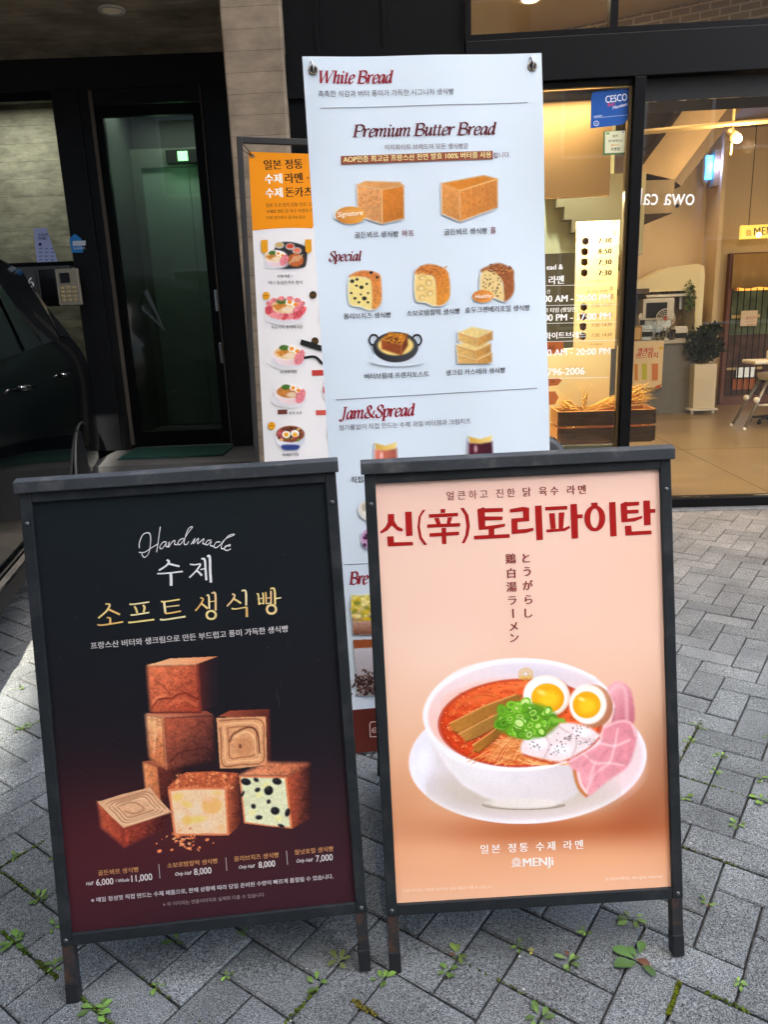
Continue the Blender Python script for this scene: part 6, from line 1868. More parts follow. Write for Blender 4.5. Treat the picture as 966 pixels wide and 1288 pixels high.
        A.poly([(-20, -4), (-4, -9), (2, -4), (-12, 3)], A.tex((206, 128, 50), 0.3, 8, 2), 1, False, 0.8)
        A.ell(-6, -11, 8, 4.5, A.tex((72, 110, 40), 0.5, 9, 4), 1, 0, 0.8)
        A.ell(4, 2, 9, 4.5, (240, 220, 190), 0.8, 0, 1.5)
        for ex_, ey_ in ((6, -10), (15, -6)): A.ell(ex_, ey_, 6, 5, (252, 246, 234), 1, 0, 0.6); A.ell(ex_, ey_ + 0.4, 3.4, 3, (236, 140, 30), 1, 0, 0.6)
        A.poly([(14, -2), (24, -8), (27, 2), (22, 14), (12, 16), (10, 6)], A.tex((230, 130, 136), 0.3, 8, 6), 1, True, 0.8)
        if pink:
            for k in range(11):
                a_ = math.pi * (0.02 + 0.1 * k)
                A.ell(25 * math.cos(a_), 1 + 11 * math.sin(a_), 6, 4.5, A.tex(random.choice(((226, 96, 100), (236, 140, 140), (206, 76, 84))), 0.35, 8, k), 1, 30, 0.8)
            for k in range(6):
                a_ = -math.pi * (0.1 + 0.16 * k)
                A.ell(25 * math.cos(a_), -4 + 11 * math.sin(a_), 5, 3.5, A.tex((232, 130, 132), 0.3, 8, k), 1, 0, 0.8)
        return A
    for x, y, s, k in ((358, 322, 0.85, 'tray'), (359, 388, 0.86, 'pink'), (362, 446, 0.78, 'plain'), (364, 495, 0.74, 'soy'), (365, 548, 0.74, 'rice'), (428, 326, 0.8, 'tray'), (424, 392, 0.8, 'soy'), (430, 488, 0.8, 'pink'), (432, 544, 0.8, 'rice')):
        S.start().grid(bowl(x, y, s, k)).build('ramen_picture', so)
    S.start()
    for x, y in ((334.5, 372), (341.5, 535.5), (393.5, 371), (396, 429)):
        S.start(0).ellipse(x, y, 4.6, 4.9, (226, 156, 24) if x < 390 else (60, 44, 20)); S.ellipse(x, y, 3.4, 0.5, (120, 70, 10)).build('badge', so)
    S.start(0).poly([(328, 302), (336.5, 301.6), (336.8, 316), (332.6, 319), (328.4, 316.4)], (226, 156, 24)).build('badge', so); S.start(0).poly([(383.5, 301.4), (391.4, 301), (391.8, 316), (387.6, 319), (384, 316)], (226, 156, 24)).build('badge', so)
    S.start()
    S.stroke([(378, 430), (400, 437), (420, 442)], 7, (30, 30, 32), False); S.stroke([(382, 450), (396, 449), (406, 458)], 3.4, (36, 36, 38))
    S.build('tongs_picture', so)
orange_banner()

# ------------------------------------------------------------------ notices on the glass
def gsheet(s0, s1, z0, z1, off, gain=0.9):
    """Sheet lying on the shop front at distance off from its plane; layout measured on the glass."""
    M = FM @ Matrix.Translation(Vector((0, off, 0)))
    return Sheet(M, layout_of(M, s0, s1, z0, z1), gain)
def notice(name, label, cat, s0, s1, z0, z1, off, rgb, thick=0.0012, group=None):
    t = thing(name, label, cat, M=FM @ Matrix.Translation(Vector(((s0 + s1) / 2, off, z0))), group=group)
    FB().quad((s0, off, z0), (s1, off, z0), (s1, off, z1), (s0, off, z1)).build('sheet', paper_mat('paper_%d_%d_%d' % rgb, rgb), t)
    S = gsheet(s0, s1, z0, z1, off)
    return t, S

# blue pest-control plate (its lettering is drawn in the serif hand)
t = thing('window_sticker', 'blue rounded sticker with white lettering at the top corner of the narrow window', 'sticker', M=FM @ Matrix.Translation(Vector((1.44, 0.0182, 2.37))))
S = gsheet(1.32, 1.56, 2.37, 2.58, 0.0185)
S.start()
S.poly([(748, 115.5), (793.5, 110.5), (791.5, 146), (788, 153), (782, 157), (743, 161.5), (744, 121), (745.5, 117.5)], (30, 84, 160))
b = S.build('sheet', t)
S.start(2)
x0, y0, sc_ = 640, 0, 2.963
def q(x, y): return (x0 + x / sc_, y0 + y / sc_)
S.text('CESCO', q(362, 384), q(442, 374), (240, 244, 250), 0.012, hy=1.35)
S.text('Members', q(388, 408), q(446, 392), (240, 244, 250), 0.01, 0.35)
S.text('Best', q(370, 397), q(398, 391), (220, 60, 80), 0.02, 0.3)
S.stroke([q(318, 440), q(446, 428)], 0.5, (170, 190, 220), False)
S.text('MEMBERS', q(318, 438), q(350, 434), (210, 222, 240))
S.ellipse(*q(327, 460), 3.3, 3.3, (220, 230, 245), (2.6, 2.6))
S.text('A', q(324, 464), q(330, 463.5), (220, 230, 245))
S.build('lettering', t)
t, S = notice('window_sticker', 'small pale green bordered sticker under the blue one on the narrow window', 'sticker', 1.413, 1.546, 2.222, 2.354, 0.0184, (96, 140, 90))
S.start(); S.view(640, 0, 2.963)
S.poly([(360, 491), (435, 487), (433, 568), (359, 571)], (214, 214, 176))
S.lift()
for s_, a, b_, c in (('원격', (388, 512), (406, 511), (50, 60, 60)), ('평가위생등급', (372, 530), (424, 527), (70, 80, 80)), ('매우우수', (382, 545), (412, 543), (200, 120, 30)), ('가맹점', (380, 562), (414, 560), (40, 50, 60))):
    S.text(s_, a, b_, c, 0.03)
S.stroke([(364, 498), (376, 497)], 8, (110, 170, 90), False); S.stroke([(424, 492), (430, 492)], 6, (90, 120, 190), False)
S.build('lettering', t)
# baking-times poster (two joined sheets)
t, S = notice('timetable_poster', 'tall cream bread timetable hanging inside the narrow window', 'poster', 1.272, 1.54, 1.068, 1.852, 0.05, (240, 216, 172))
S.start(); S.view(720, 270, 6.786)
S.stroke([(40, 600), (385, 598)], 3, (200, 176, 130), False)
K = (84, 60, 44)
for s_, a, b_ in (('빵 나오는 생식빵', (142, 108), (318, 100)), ('나오는 시간!', (150, 160), (305, 150))): S.text(s_, a, b_, K)
S.text('평', (335, 92), (372, 88), K, 0.01); S.text('일.', (345, 172), (388, 168), K, 0.01)
for s_, a, b_ in (('빵 나오는 생식빵', (130, 668), (300, 660)), ('나오는 시간', (136, 712), (275, 704))): S.text(s_, a, b_, K)
S.text('주', (318, 650), (352, 648), K, 0.01); S.text('말.', (320, 716), (366, 712), K, 0.01)
for k, (s_, y) in enumerate((('7:30', 245), ('8:50', 335), ('7:30', 428), ('7:30', 520))):
    S.text(s_, (225, y), (335, y - 4), (40, 26, 14), 0.06, spacing=1.1)
for k, y in enumerate((790, 880, 960, 1044)):
    S.text('7:30, 14:30', (165, y), (340, y - 8), (90, 60, 40), 0.0, 0.25)
S.text('※ 조기 품절 주의', (150, 576), (275, 574), (90, 60, 40)); S.text('※ 조기 품절 주의', (145, 1116), (262, 1112), (90, 60, 40))
S.build('lettering', t)
S.start()
for x, y in ((112, 228), (106, 318), (104, 406), (102, 498), (98, 790), (94, 870), (92, 958), (88, 1040)):
    S.poly([(x - 28, y - 22), (x + 2, y - 36), (x + 30, y - 24), (x + 4, y - 8)], (238, 190, 120)); S.poly([(x - 28, y - 22), (x + 4, y - 8), (x + 4, y + 34), (x - 26, y + 20)], (232, 166, 86)); S.poly([(x + 4, y - 8), (x + 30, y - 24), (x + 28, y + 16), (x + 4, y + 34)], (190, 96, 26))
S.build('bread_picture', t)
# white vinyl lettering on the narrow window
t = thing('window_lettering', 'white vinyl opening hours on the narrow window beside the banner', 'lettering', M=FM @ Matrix.Translation(Vector((1.2, 0.019, 1.0))))
S = gsheet(1.0, 1.55, 0.8, 1.7, 0.0192, 0.95)
S.start(); S.view(680, 330, 5.6)
V = (244, 244, 240)
for s_, a, b_, bo in (('ead &', (45, 52), (158, 48), 0.03), ('라멘', (60, 150), (165, 145), 0.03), ('간', (46, 218), (70, 216), 0.01), ('00 AM - 20:00 PM', (22, 280), (490, 268), 0.03), ('크 타임 (평일만)', (26, 352), (262, 344), 0.02), ('00 PM - 17:00 PM', (24, 414), (494, 400), 0.03),
                      ('화이트브레드', (30, 538), (318, 528), 0.03), ('00 AM - 20:00 PM', (16, 660), (490, 646), 0.02), ('796-2006', (50, 796), (310, 788), 0.02)):
    S.text(s_, a, b_, V, bo)
for a, b_ in (((40, 164), (540, 156)), ((40, 304), (540, 296)), ((44, 430), (540, 420)), ((44, 558), (540, 548)), ((44, 818), (480, 810))): S.stroke([a, b_], 3.4, (226, 226, 220), False)
S.build('lettering', t)
t = thing('window_decal', 'brown hexagon decals low on the narrow window', 'decal', M=FM @ Matrix.Translation(Vector((1.15, 0.019, 0.75))))
S = gsheet(1.0, 1.3, 0.7, 1.2, 0.0196, 0.9)
S.start(); S.view(680, 330, 5.6)
S.poly([(20, 562), (162, 556), (163, 640), (22, 646)], (176, 92, 44)); S.poly([(30, 822), (126, 812), (152, 832), (122, 866), (32, 874)], (168, 92, 46)); S.poly([(30, 914), (104, 908), (128, 950), (104, 1000), (32, 1006)], (176, 98, 48))
S.lift()
S.text('ad.', (56, 614), (108, 612), (70, 30, 14)); S.text('te', (74, 848), (100, 846), (90, 40, 20))
S.build('shape', t)
# mirrored white lettering and a dot on the wide window
t = thing('window_lettering', 'mirrored white cafe lettering high on the wide window', 'lettering', M=FM @ Matrix.Translation(Vector((1.8, 0.019, 1.93))))
S = gsheet(1.64, 2.1, 1.85, 2.1, 0.0192, 0.95)
S.start(); S.view(800, 80, 5.819)
v, f = glyphs('owa cal', 0.0)
vm = v.copy(); vm[:, 0] = v[:, 0].max() - v[:, 0]
a_, b_ = S.uv([(28, 1034), (426, 1036)])
ex_ = (b_ - a_) / vm[:, 0].max(); ey_ = np.array([-ex_[1], ex_[0]]) * 1.25
S.raw(a_ + vm[:, :1] * ex_ + vm[:, 1:] * ey_, [tuple(reversed(r)) for r in f], (250, 250, 246))
S.build('lettering', t)
dt = FB(); dt.lathe([(1e-4, 0), (0.011, 0.0)], (1.876, 0.0, 0.0), 16, cap=False)
o = MB(lambda x, y, z: G(1.876 + x, 0.018, 1.915 + y)); o.lathe([(1e-4, 0), (0.012, 0.0)], (0, 0, 0), 18, cap=False)
o = o.build('window_dot', dark_in, M=FM @ Matrix.Translation(Vector((1.876, 0.018, 1.915)))); tag(o, 'black round dot stuck under the mirrored lettering', 'sticker')

# ------------------------------------------------------------------ inside the shop
wood_m = mat('crate_wood', (168, 112, 56), rough=0.7, var=0.3, vscale=4, stretch=(2, 14, 14), bump=0.25, bscale=30)
t = thing('wooden_crate', 'plank crate holding dried wheat behind the glass', 'crate', M=FM @ Matrix.Translation(Vector((1.5, 0.2, 0.445))))
for o0, nm in ((0.075, 'front_plank'), (0.33, 'back_plank')):
    for z in (0.452, 0.565): FB().box(1.205, 1.82, o0, o0 + 0.018, z, z + 0.1).build(nm, wood_m, t, bevel=0.003)
for s0 in (1.186, 1.822):
    for z in (0.455, 0.568): FB().box(s0, s0 + 0.016, 0.075, 0.348, z, z + 0.1).build('end_plank', wood_m, t, bevel=0.003)
FB().box(1.205, 1.82, 0.095, 0.328, 0.445, 0.455).build('base', wood_m, t)
straw = mat('wheat_straw', (222, 176, 92), rough=0.7, var=0.15)
def wheat(label, s, o, z, ds, dz, n, ln, spread):
    b = FB()
    for _ in range(n):
        a = Vector((s + random.gauss(0, 0.012), o + random.gauss(0, 0.03), z + random.gauss(0, 0.01)))
        d = Vector((ds + random.gauss(0, spread), random.gauss(0, 0.12), dz + random.gauss(0, spread))).normalized()
        e = a + d * ln * random.uniform(0.8, 1.05)
        m_ = (a + e) / 2 + Vector((0, 0, 0.015))
        b.tube([a, m_, e], 0.0022, 5)
        for k in range(5):
            q_ = e + d * (0.012 * k)
            b.ball(tuple(q_ + Vector((random.gauss(0, 0.003), 0, random.gauss(0, 0.003)))), 0.006, 6, 1, 1, 1.3)
        for k in range(3): b.tube([e + d * 0.04, e + d * 0.10 + Vector((random.gauss(0, 0.02), 0, random.gauss(0, 0.02)))], 0.0008, 4)
    o_ = b.build('wheat_bundle', straw, smooth=True, loc=G(s, o, z))
    return tag(o_, label, 'dried wheat', 'wheat in the crate')
wheat('pale wheat sheaf lying across the crate towards the mullion', 1.40, 0.2, 0.655, 0.98, 0.26, 46, 0.34, 0.07)
wheat('upright dried wheat stalk rising from the crate', 1.385, 0.2, 0.6, 0.03, 1.0, 5, 0.12, 0.05)
wheat('wheat ears sticking out at the banner end of the crate', 1.38, 0.2, 0.64, -0.86, 0.42, 14, 0.10, 0.12)
_w = tag(wheat('wood shavings glowing between the crate planks', 1.24, 0.11, 0.56, 0.8, -0.1, 8, 0.05, 0.3), cat='wood shavings')
_w.name = 'wood_shavings'
del _w['group']
# black perforated wheel beside the banner, outside the glass
t = thing('rubber_wheel', 'black perforated rubber wheel peeking out beside the banner', 'wheel', M=FM @ Matrix.Translation(Vector((0.98, -0.4, 0.36))))
b = MB(lambda x, y, z: G(0.97 + x, -0.4 + z, 0.40 + y))
b.lathe([(0.09, -0.05), (0.17, -0.055), (0.196, -0.04), (0.2, 0), (0.196, 0.04), (0.17, 0.055), (0.09, 0.05)], (0, 0, 0), 36, cap=True)
b.build('tyre', mat('rubber_black', (30, 32, 35), rough=0.5, spec=0.5), t, smooth=True)
hb_ = MB(lambda x, y, z: G(0.97 + x, -0.4 + z, 0.40 + y))
for k in range(26):
    a_ = 2 * math.pi * k / 26
    for zz_ in (-0.02, 0.02): hb_.ball((0.197 * math.cos(a_), 0.197 * math.sin(a_), zz_), 0.008, 8)
hb_.build('tread_hole', dark_in, t)
sp_ = MB(lambda x, y, z: G(0.97 + x, -0.4 + z, 0.40 + y)); sp_.bar((0, 0, 0), (0, -0.40, 0), 0.03, 0.03); sp_.build('stand', blackm, t)

# counter and what stands on it
t = thing('service_counter', 'grey service counter against the rear wall', 'counter', M=FM @ Matrix.Translation(Vector((3.1, 4.6, 0.05))))
FB().box(2.35, 3.62, 4.42, 5.1, 0.053, 0.9).build('front', mat('counter_grey', (110, 108, 104), rough=0.6, var=0.06), t)
FB().box(2.33, 3.64, 4.38, 5.1, 0.902, 0.945).build('top', mat('counter_top', (176, 168, 152), rough=0.35), t, bevel=0.004)
white_m = mat('appliance_white', (214, 208, 196), rough=0.45)
steel_m = mat('brushed_steel')
t = thing('menu_poster', 'hanging fruit drink poster on the counter front', 'poster', M=FM @ Matrix.Translation(Vector((3.05, 4.37, 0.38))))
FB().box(2.86, 3.235, 4.362, 4.37, 0.385, 0.94).build('sheet', mat('poster_cream', (226, 200, 156), rough=0.5), t)
M_ = FM @ Matrix.Translation(Vector((0, 4.361, 0)))
S = Sheet(M_, layout_of(M_, 2.86, 3.235, 0.385, 0.94), 0.9)
S.start(); S.view(800, 320, 5.367)
S.text('생과일', (12, 664), (116, 662), (196, 44, 36), 0.04); S.text('샌드위치', (0, 700), (148, 696), (190, 60, 44), 0.03)
S.poly([(40, 736), (76, 736), (76, 846), (42, 846)], (200, 196, 70)); S.poly([(108, 738), (152, 736), (150, 850), (110, 852)], (216, 130, 70)); S.poly([(-8, 740), (14, 740), (14, 850), (-8, 850)], (214, 140, 60))
S.poly([(150, 628), (184, 620), (184, 640), (160, 642)], (226, 180, 60)); S.poly([(130, 890), (172, 876), (168, 900), (140, 908)], (200, 96, 60))
S.build('print', t)
t = thing('range_hood', 'curved cream range hood lit from below over the counter', 'hood', M=FM @ Matrix.Translation(Vector((3.3, 4.8, 1.45))))
hp = [(2.86, 1.60), (3.05, 1.66), (3.36, 1.80), (3.70, 1.83), (3.78, 1.80), (3.80, 1.70), (3.80, 1.0), (3.72, 1.0), (3.70, 1.52), (2.86, 1.52)]
FB().prism(hp, 4.72, 5.15).build('shell', mat('hood_cream', (236, 222, 178), rough=0.5), t)
FB().box(2.5, 3.1, 4.6, 5.1, 1.5, 1.56).build('lip', mat('brown_steel'), t)
FB().box(2.4, 2.94, 4.75, 5.12, 0.95, 1.49).build('cabinet_door', mat('cream_cabinet', (216, 190, 140), rough=0.5), t)
t = thing('oven', 'small white oven with a black door on the counter', 'oven', M=FM @ Matrix.Translation(Vector((3.2, 4.8, 0.95))))
FB().box(3.04, 3.42, 4.62, 4.95, 1.18, 1.44).build('body', white_m, t, bevel=0.01)
FB().box(3.08, 3.33, 4.612, 4.619, 1.21, 1.39).build('door', dark_in, t)
FB().box(3.05, 3.40, 4.66, 4.94, 0.946, 1.178).build('stand', steel_m, t)
t = thing('wall_shelf', 'white wall shelf over the oven', 'shelf', M=FM @ Matrix.Translation(Vector((3.35, 4.9, 1.46))))
FB().box(3.10, 3.66, 4.70, 5.10, 1.455, 1.485).build('board', white_m, t)
FB().box(3.60, 3.64, 4.98, 5.10, 1.30, 1.453).build('bracket', steel_m, t)
t = thing('wire_rack', 'thin black wire rack standing on the wall shelf', 'rack', M=FM @ Matrix.Translation(Vector((3.25, 4.8, 1.49))))
b = FB()
for s_ in (3.18, 3.36):
    b.tube([(s_, 4.76, 1.488), (s_, 4.76, 1.62)], 0.005, 6); b.tube([(s_, 4.9, 1.488), (s_, 4.9, 1.62)], 0.005, 6)
for o_ in (4.76, 4.9): b.tube([(3.18, o_, 1.62), (3.36, o_, 1.62)], 0.005, 6)
b.build('wire', blackm, t)
gl_m = glass_mat('jar_glass', (226, 226, 214), 1.45)
for s_, h_, lab in ((3.22, 0.1, 'glass jar of red fruit inside the wire rack'), (3.47, 0.19, 'tall glass jar at the end of the wall shelf'), (3.55, 0.2, 'second tall glass jar beside the trailing plant')):
    t = thing('glass_jar', lab, 'jar', M=FM @ Matrix.Translation(Vector((s_, 4.82, 1.487))), group='jars on the wall shelf')
    FB().lathe([(0.04, 0), (0.042, h_ * 0.8), (0.03, h_ * 0.9)], (s_, 4.82, 1.487), 14).build('body', gl_m, t, smooth=True)
    FB().lathe([(0.032, h_ * 0.9), (0.034, h_), (1e-4, h_ + 0.004)], (s_, 4.82, 1.487), 14).build('lid', steel_m, t, smooth=True)
    FB().lathe([(0.036, 0.004), (0.036, h_ * 0.35)], (s_, 4.82, 1.487), 12).build('content', mat('jar_red', (150, 60, 40), rough=0.5) if h_ < 0.15 else white_m, t)
t = thing('electric_fan', 'round white wire-guard desk fan on the counter', 'fan', M=FM @ Matrix.Translation(Vector((3.27, 4.5, 0.946))))
b = FB()
for r_ in (0.11, 0.085, 0.06, 0.035):
    b.tube([(3.27 + r_ * math.cos(a_), 4.46, 1.2 + r_ * math.sin(a_)) for a_ in np.linspace(0, 2 * math.pi, 26)], 0.003 if r_ < 0.1 else 0.006, 5)
for k in range(10):
    a_ = k * math.pi / 5
    b.tube([(3.27, 4.455, 1.2), (3.27 + 0.11 * math.cos(a_), 4.46, 1.2 + 0.11 * math.sin(a_))], 0.002, 4)
b.build('guard', white_m, t)
FB().tube([(3.27, 4.5, 0.95), (3.27, 4.5, 1.1)], 0.015, 8).build('stem', white_m, t)
FB().lathe([(0.09, 0), (0.09, 0.015), (0.03, 0.03)], (3.27, 4.5, 0.947), 18).build('base', white_m, t)
FB().lathe([(0.03, 0), (0.03, 0.05)], (3.27, 4.48, 1.175), 12).build('motor', mat('appliance_red', (170, 70, 50), rough=0.4), t)
for s0, s1, o0, z1, m_, nm, lab, cat in ((2.98, 3.14, 4.5, 1.13, steel_m, 'card_terminal', 'grey payment terminal left of the desk fan', 'terminal'), (3.40, 3.56, 4.5, 1.10, white_m, 'drink_dispenser', 'white drink dispenser right of the desk fan', 'dispenser'), (3.0, 3.08, 4.62, 1.27, white_m, 'coffee_grinder', 'white coffee grinder beside the oven', 'grinder')):
    t = thing(nm, lab, cat, M=FM @ Matrix.Translation(Vector((s0, o0, 0.946))))
    FB().box(s0, s1, o0, o0 + 0.14, 0.946, z1 - 0.06).build('body', m_, t, bevel=0.008)
    FB().box(s0 + 0.01, s1 - 0.01, o0 - 0.006, o0 - 0.001, z1 - 0.14, z1 - 0.08).build('panel', dark_in, t)
    FB().prism([(s0 - 0.01, z1 - 0.058), (s1 + 0.01, z1 - 0.058), (s1 - 0.01, z1), (s0 + 0.01, z1)], o0 + 0.01, o0 + 0.13).build('lid', m_, t, bevel=0.004)
for k, (s_, h_) in enumerate(((3.18, 0.09), (3.24, 0.11), (3.32, 0.08), (3.36, 0.12))):
    o_ = FB().lathe([(0.02, 0), (0.03, h_ * 0.5), (0.03, h_), (0.027, h_), (0.027, h_ * 0.5), (1e-4, 0.006)], (s_, 4.43, 0.947), 14).build('drinking_glass', gl_m, smooth=True, loc=G(s_, 4.43, 0.947))
    tag(o_, 'clear drinking glass standing on the counter in front of the fan', 'glass', 'glasses in front of the fan')
t = thing('picture_frame', 'small gold framed picture on the counter next to the mullion', 'picture frame', M=FM @ Matrix.Translation(Vector((2.95, 4.5, 0.95))))
FB().box(2.80, 3.0, 4.47, 4.49, 0.948, 1.12).build('frame', mat('gold_frame', (150, 110, 50), rough=0.4, metal=0.5), t)
FB().box(2.82, 2.98, 4.466, 4.469, 0.965, 1.10).build('picture', mat('tan_paper', (196, 160, 104), rough=0.6), t)
# trailing plant, potted plant
def foliage(b, c, rx, ry, rz, n, ls, tone, droop=0.0):
    for _ in range(n):
        u = Vector((random.gauss(0, 1), random.gauss(0, 1), random.gauss(0, 1))).normalized() * random.random() ** 0.4
        p = Vector(c) + Vector((u.x * rx, u.y * ry, u.z * rz))
        d = Vector((u.x * 0.7 + random.gauss(0, 0.4), u.y * 0.7 + random.gauss(0, 0.4), 0.4 - droop + random.gauss(0, 0.5))).normalized()
        s = d.cross(Vector((random.gauss(0, 1), random.gauss(0, 1), random.gauss(0, 1)))).normalized()
        l_ = ls * random.uniform(0.6, 1.2)
        b.c = tuple(lin(np.array(tone) * random.uniform(0.55, 1.35)))
        k = d.cross(s) * l_ * 0.12
        b._add([p, p + d * l_ * 0.4 - s * l_ * 0.28 + k, p + d * l_ + k * -1, p + d * l_ * 0.4 + s * l_ * 0.28 + k], [(0, 1, 2), (0, 2, 3)])
t = thing('hanging_plant', 'trailing green plant on the edge of the wall shelf', 'plant', M=FM @ Matrix.Translation(Vector((3.62, 4.75, 1.49))))
b = FB().use(leaf_m)
foliage(b, (3.62, 4.72, 1.56), 0.04, 0.05, 0.07, 60, 0.05, (86, 110, 40), 0.6); foliage(b, (3.62, 4.66, 1.38), 0.04, 0.03, 0.14, 90, 0.05, (86, 112, 44), 1.0)
b.c = None
b.build('leaves', parent=t)
FB().lathe([(0.035, 0), (0.045, 0.06), (0.04, 0.062)], (3.62, 4.76, 1.487), 14).build('pot', white_m, t, smooth=True)
t = thing('potted_plant', 'dark bushy plant in a tall white square planter', 'plant', M=FM @ Matrix.Translation(Vector((3.72, 4.4, 0.05))))
b = FB()
b._add([(3.60, 4.28, 0.12), (3.86, 4.28, 0.12), (3.86, 4.54, 0.12), (3.60, 4.54, 0.12), (3.58, 4.26, 0.65), (3.85, 4.26, 0.65), (3.85, 4.54, 0.65), (3.58, 4.54, 0.65)], [(3, 2, 1, 0), (4, 5, 6, 7), (0, 1, 5, 4), (1, 2, 6, 5), (2, 3, 7, 6), (3, 0, 4, 7)])
b.build('planter', mat('planter_white', (214, 202, 178), rough=0.5), t, bevel=0.006)
FB().box(3.56, 3.89, 4.25, 4.57, 0.095, 0.119).build('dolly', white_m, t, bevel=0.004)
for s_ in (3.60, 3.85):
    FB().lathe([(0.02, 0), (0.02, 0.04)], (s_, 4.30, 0.053), 10).build('castor', white_m, t)
b = FB().use(leaf_m)
foliage(b, (3.72, 4.4, 0.87), 0.21, 0.2, 0.21, 650, 0.085, (30, 46, 26), 0.2); foliage(b, (3.82, 4.4, 1.06), 0.08, 0.08, 0.06, 60, 0.09, (34, 52, 28), 0.1)
b.c = None
b.build('foliage', parent=t)
FB().tube([(3.72, 4.4, 0.6), (3.73, 4.4, 0.8), (3.72, 4.4, 0.95)], 0.012, 6).build('stem', mat('bark_brown', (70, 54, 38), rough=0.8), t)
# kitchen doorway with curtain and bars
t = thing('kitchen_door', 'brown framed kitchen door with vertical bars over a lit window', 'door', M=FM @ Matrix.Translation(Vector((4.55, 5.15, 0.05))))
wn_m = mat('door_wood', (104, 60, 40), rough=0.5, var=0.15)
FB().box(4.24, 4.29, 5.1, 5.198, 0.053, 1.96).box(5.3, 5.35, 5.1, 5.198, 0.053, 1.96).box(4.29, 5.3, 5.1, 5.198, 1.91, 1.96).box(4.29, 5.3, 5.12, 5.198, 0.053, 0.16).build('frame', wn_m, t, bevel=0.003)
M_ = FM @ Matrix.Translation(Vector((0, 5.19, 0)))
kb = FB()
kb.box(4.29, 5.3, 5.185, 5.197, 0.16, 0.95)
kb.build('lower_panel', mat('kitchen_dark', (86, 58, 44), rough=0.6, var=0.5, vscale=7), t)
FB().box(4.29, 5.3, 5.185, 5.197, 0.951, 1.50).build('upper_panel', mat('kitchen_green', (96, 110, 80), rough=0.6, var=0.45, vscale=6), t)
FB().box(4.40, 5.2, 5.183, 5.197, 1.501, 1.91).build('lit_window', mat('kitchen_light', (240, 170, 70), emit=(255, 170, 70), estr=0.35), t)
FB().box(4.34, 4.7, 5.17, 5.18, 1.16, 1.20).box(4.32, 4.8, 5.17, 5.18, 0.50, 0.53).build('shelf_edge', mat('cream_cabinet'), t)
FB().box(4.42, 4.72, 5.165, 5.18, 0.24, 0.38).build('drawer', mat('drawer_orange', (170, 96, 48), rough=0.5, var=0.2), t)
FB().box(4.45, 4.68, 5.15, 5.18, 0.40, 0.53).build('cook_pot', steel_m, t)
for k in range(13):
    s_ = 4.31 + k * 0.078
    FB().tube([(s_, 5.14, 0.17), (s_, 5.14, 1.53)], 0.006, 6).build('bar', blackm, t)
b = FB()
n_ = 40
pts = [(4.27 + 1.05 * i / n_, 5.085 + 0.012 * math.sin(i * 1.1) , 0) for i in range(n_ + 1)]
b._add([(x, y, 1.945) for x, y, _ in pts] + [(x, y - 0.01, 1.53 + 0.008 * math.sin(i * 0.6)) for i, (x, y, _) in enumerate(pts)], [(i, i + 1, n_ + 2 + i, n_ + 1 + i) for i in range(n_)])
o = b.build('door_curtain', mat('curtain_tan', (178, 144, 92), rough=0.9), smooth=True, solid=0.003, loc=G(4.3, 5.085, 1.5))
tag(o, 'short tan fabric curtain over the kitchen door', 'curtain')
t = thing('paper_notice', 'small white notice taped to the kitchen door bars', 'notice', M=FM @ Matrix.Translation(Vector((4.5, 5.1, 1.05))))
FB().box(4.43, 4.64, 5.105, 5.108, 1.06, 1.25).build('sheet', mat('paper_warm', (226, 206, 180), rough=0.6), t)
M_ = FM @ Matrix.Translation(Vector((0, 5.1045, 0)))
S = Sheet(M_, layout_of(M_, 4.43, 4.64, 1.06, 1.25), 0.9); S.start(); S.view(800, 320, 5.367)
for s_, a, b_ in (('출입금지', (745, 438), (815, 434)), ('직원 전용입니다', (742, 460), (825, 454)), ('감사합니다', (755, 480), (820, 475))): S.text(s_, a, b_, (190, 80, 70), 0.01)
S.build('lettering', t)
# yellow hanging sign
t = thing('hanging_sign', 'lit yellow shop sign hanging above the kitchen door', 'sign', M=FM @ Matrix.Translation(Vector((4.6, 4.9, 2.1))))
FB().box(4.255, 5.1, 4.87, 4.93, 2.105, 2.262).build('box', mat('sign_yellow', (236, 196, 84), rough=0.5, emit=(255, 206, 90), estr=0.22), t, bevel=0.004)
for s_ in (4.35, 5.0): FB().tube([(s_, 4.9, 2.262), (s_, 4.9, 3.42)], 0.004, 6).build('wire', blackm, t)
M_ = FM @ Matrix.Translation(Vector((0, 4.868, 0)))
S = Sheet(M_, layout_of(M_, 4.255, 5.1, 2.105, 2.262), 0.9); S.start(); S.view(800, 80, 5.819)
S.text('MENJi', (866, 1258), (1040, 1244), (70, 46, 20), 0.01, hy=1.1)
for r_ in (20, 14, 8): S.ellipse(828, 1236, r_, r_, (150, 110, 40), (r_ - 3, r_ - 3))
S.stroke([(808, 1262), (828, 1256), (850, 1260)], 4, (150, 110, 40))
S.build('lettering', t)
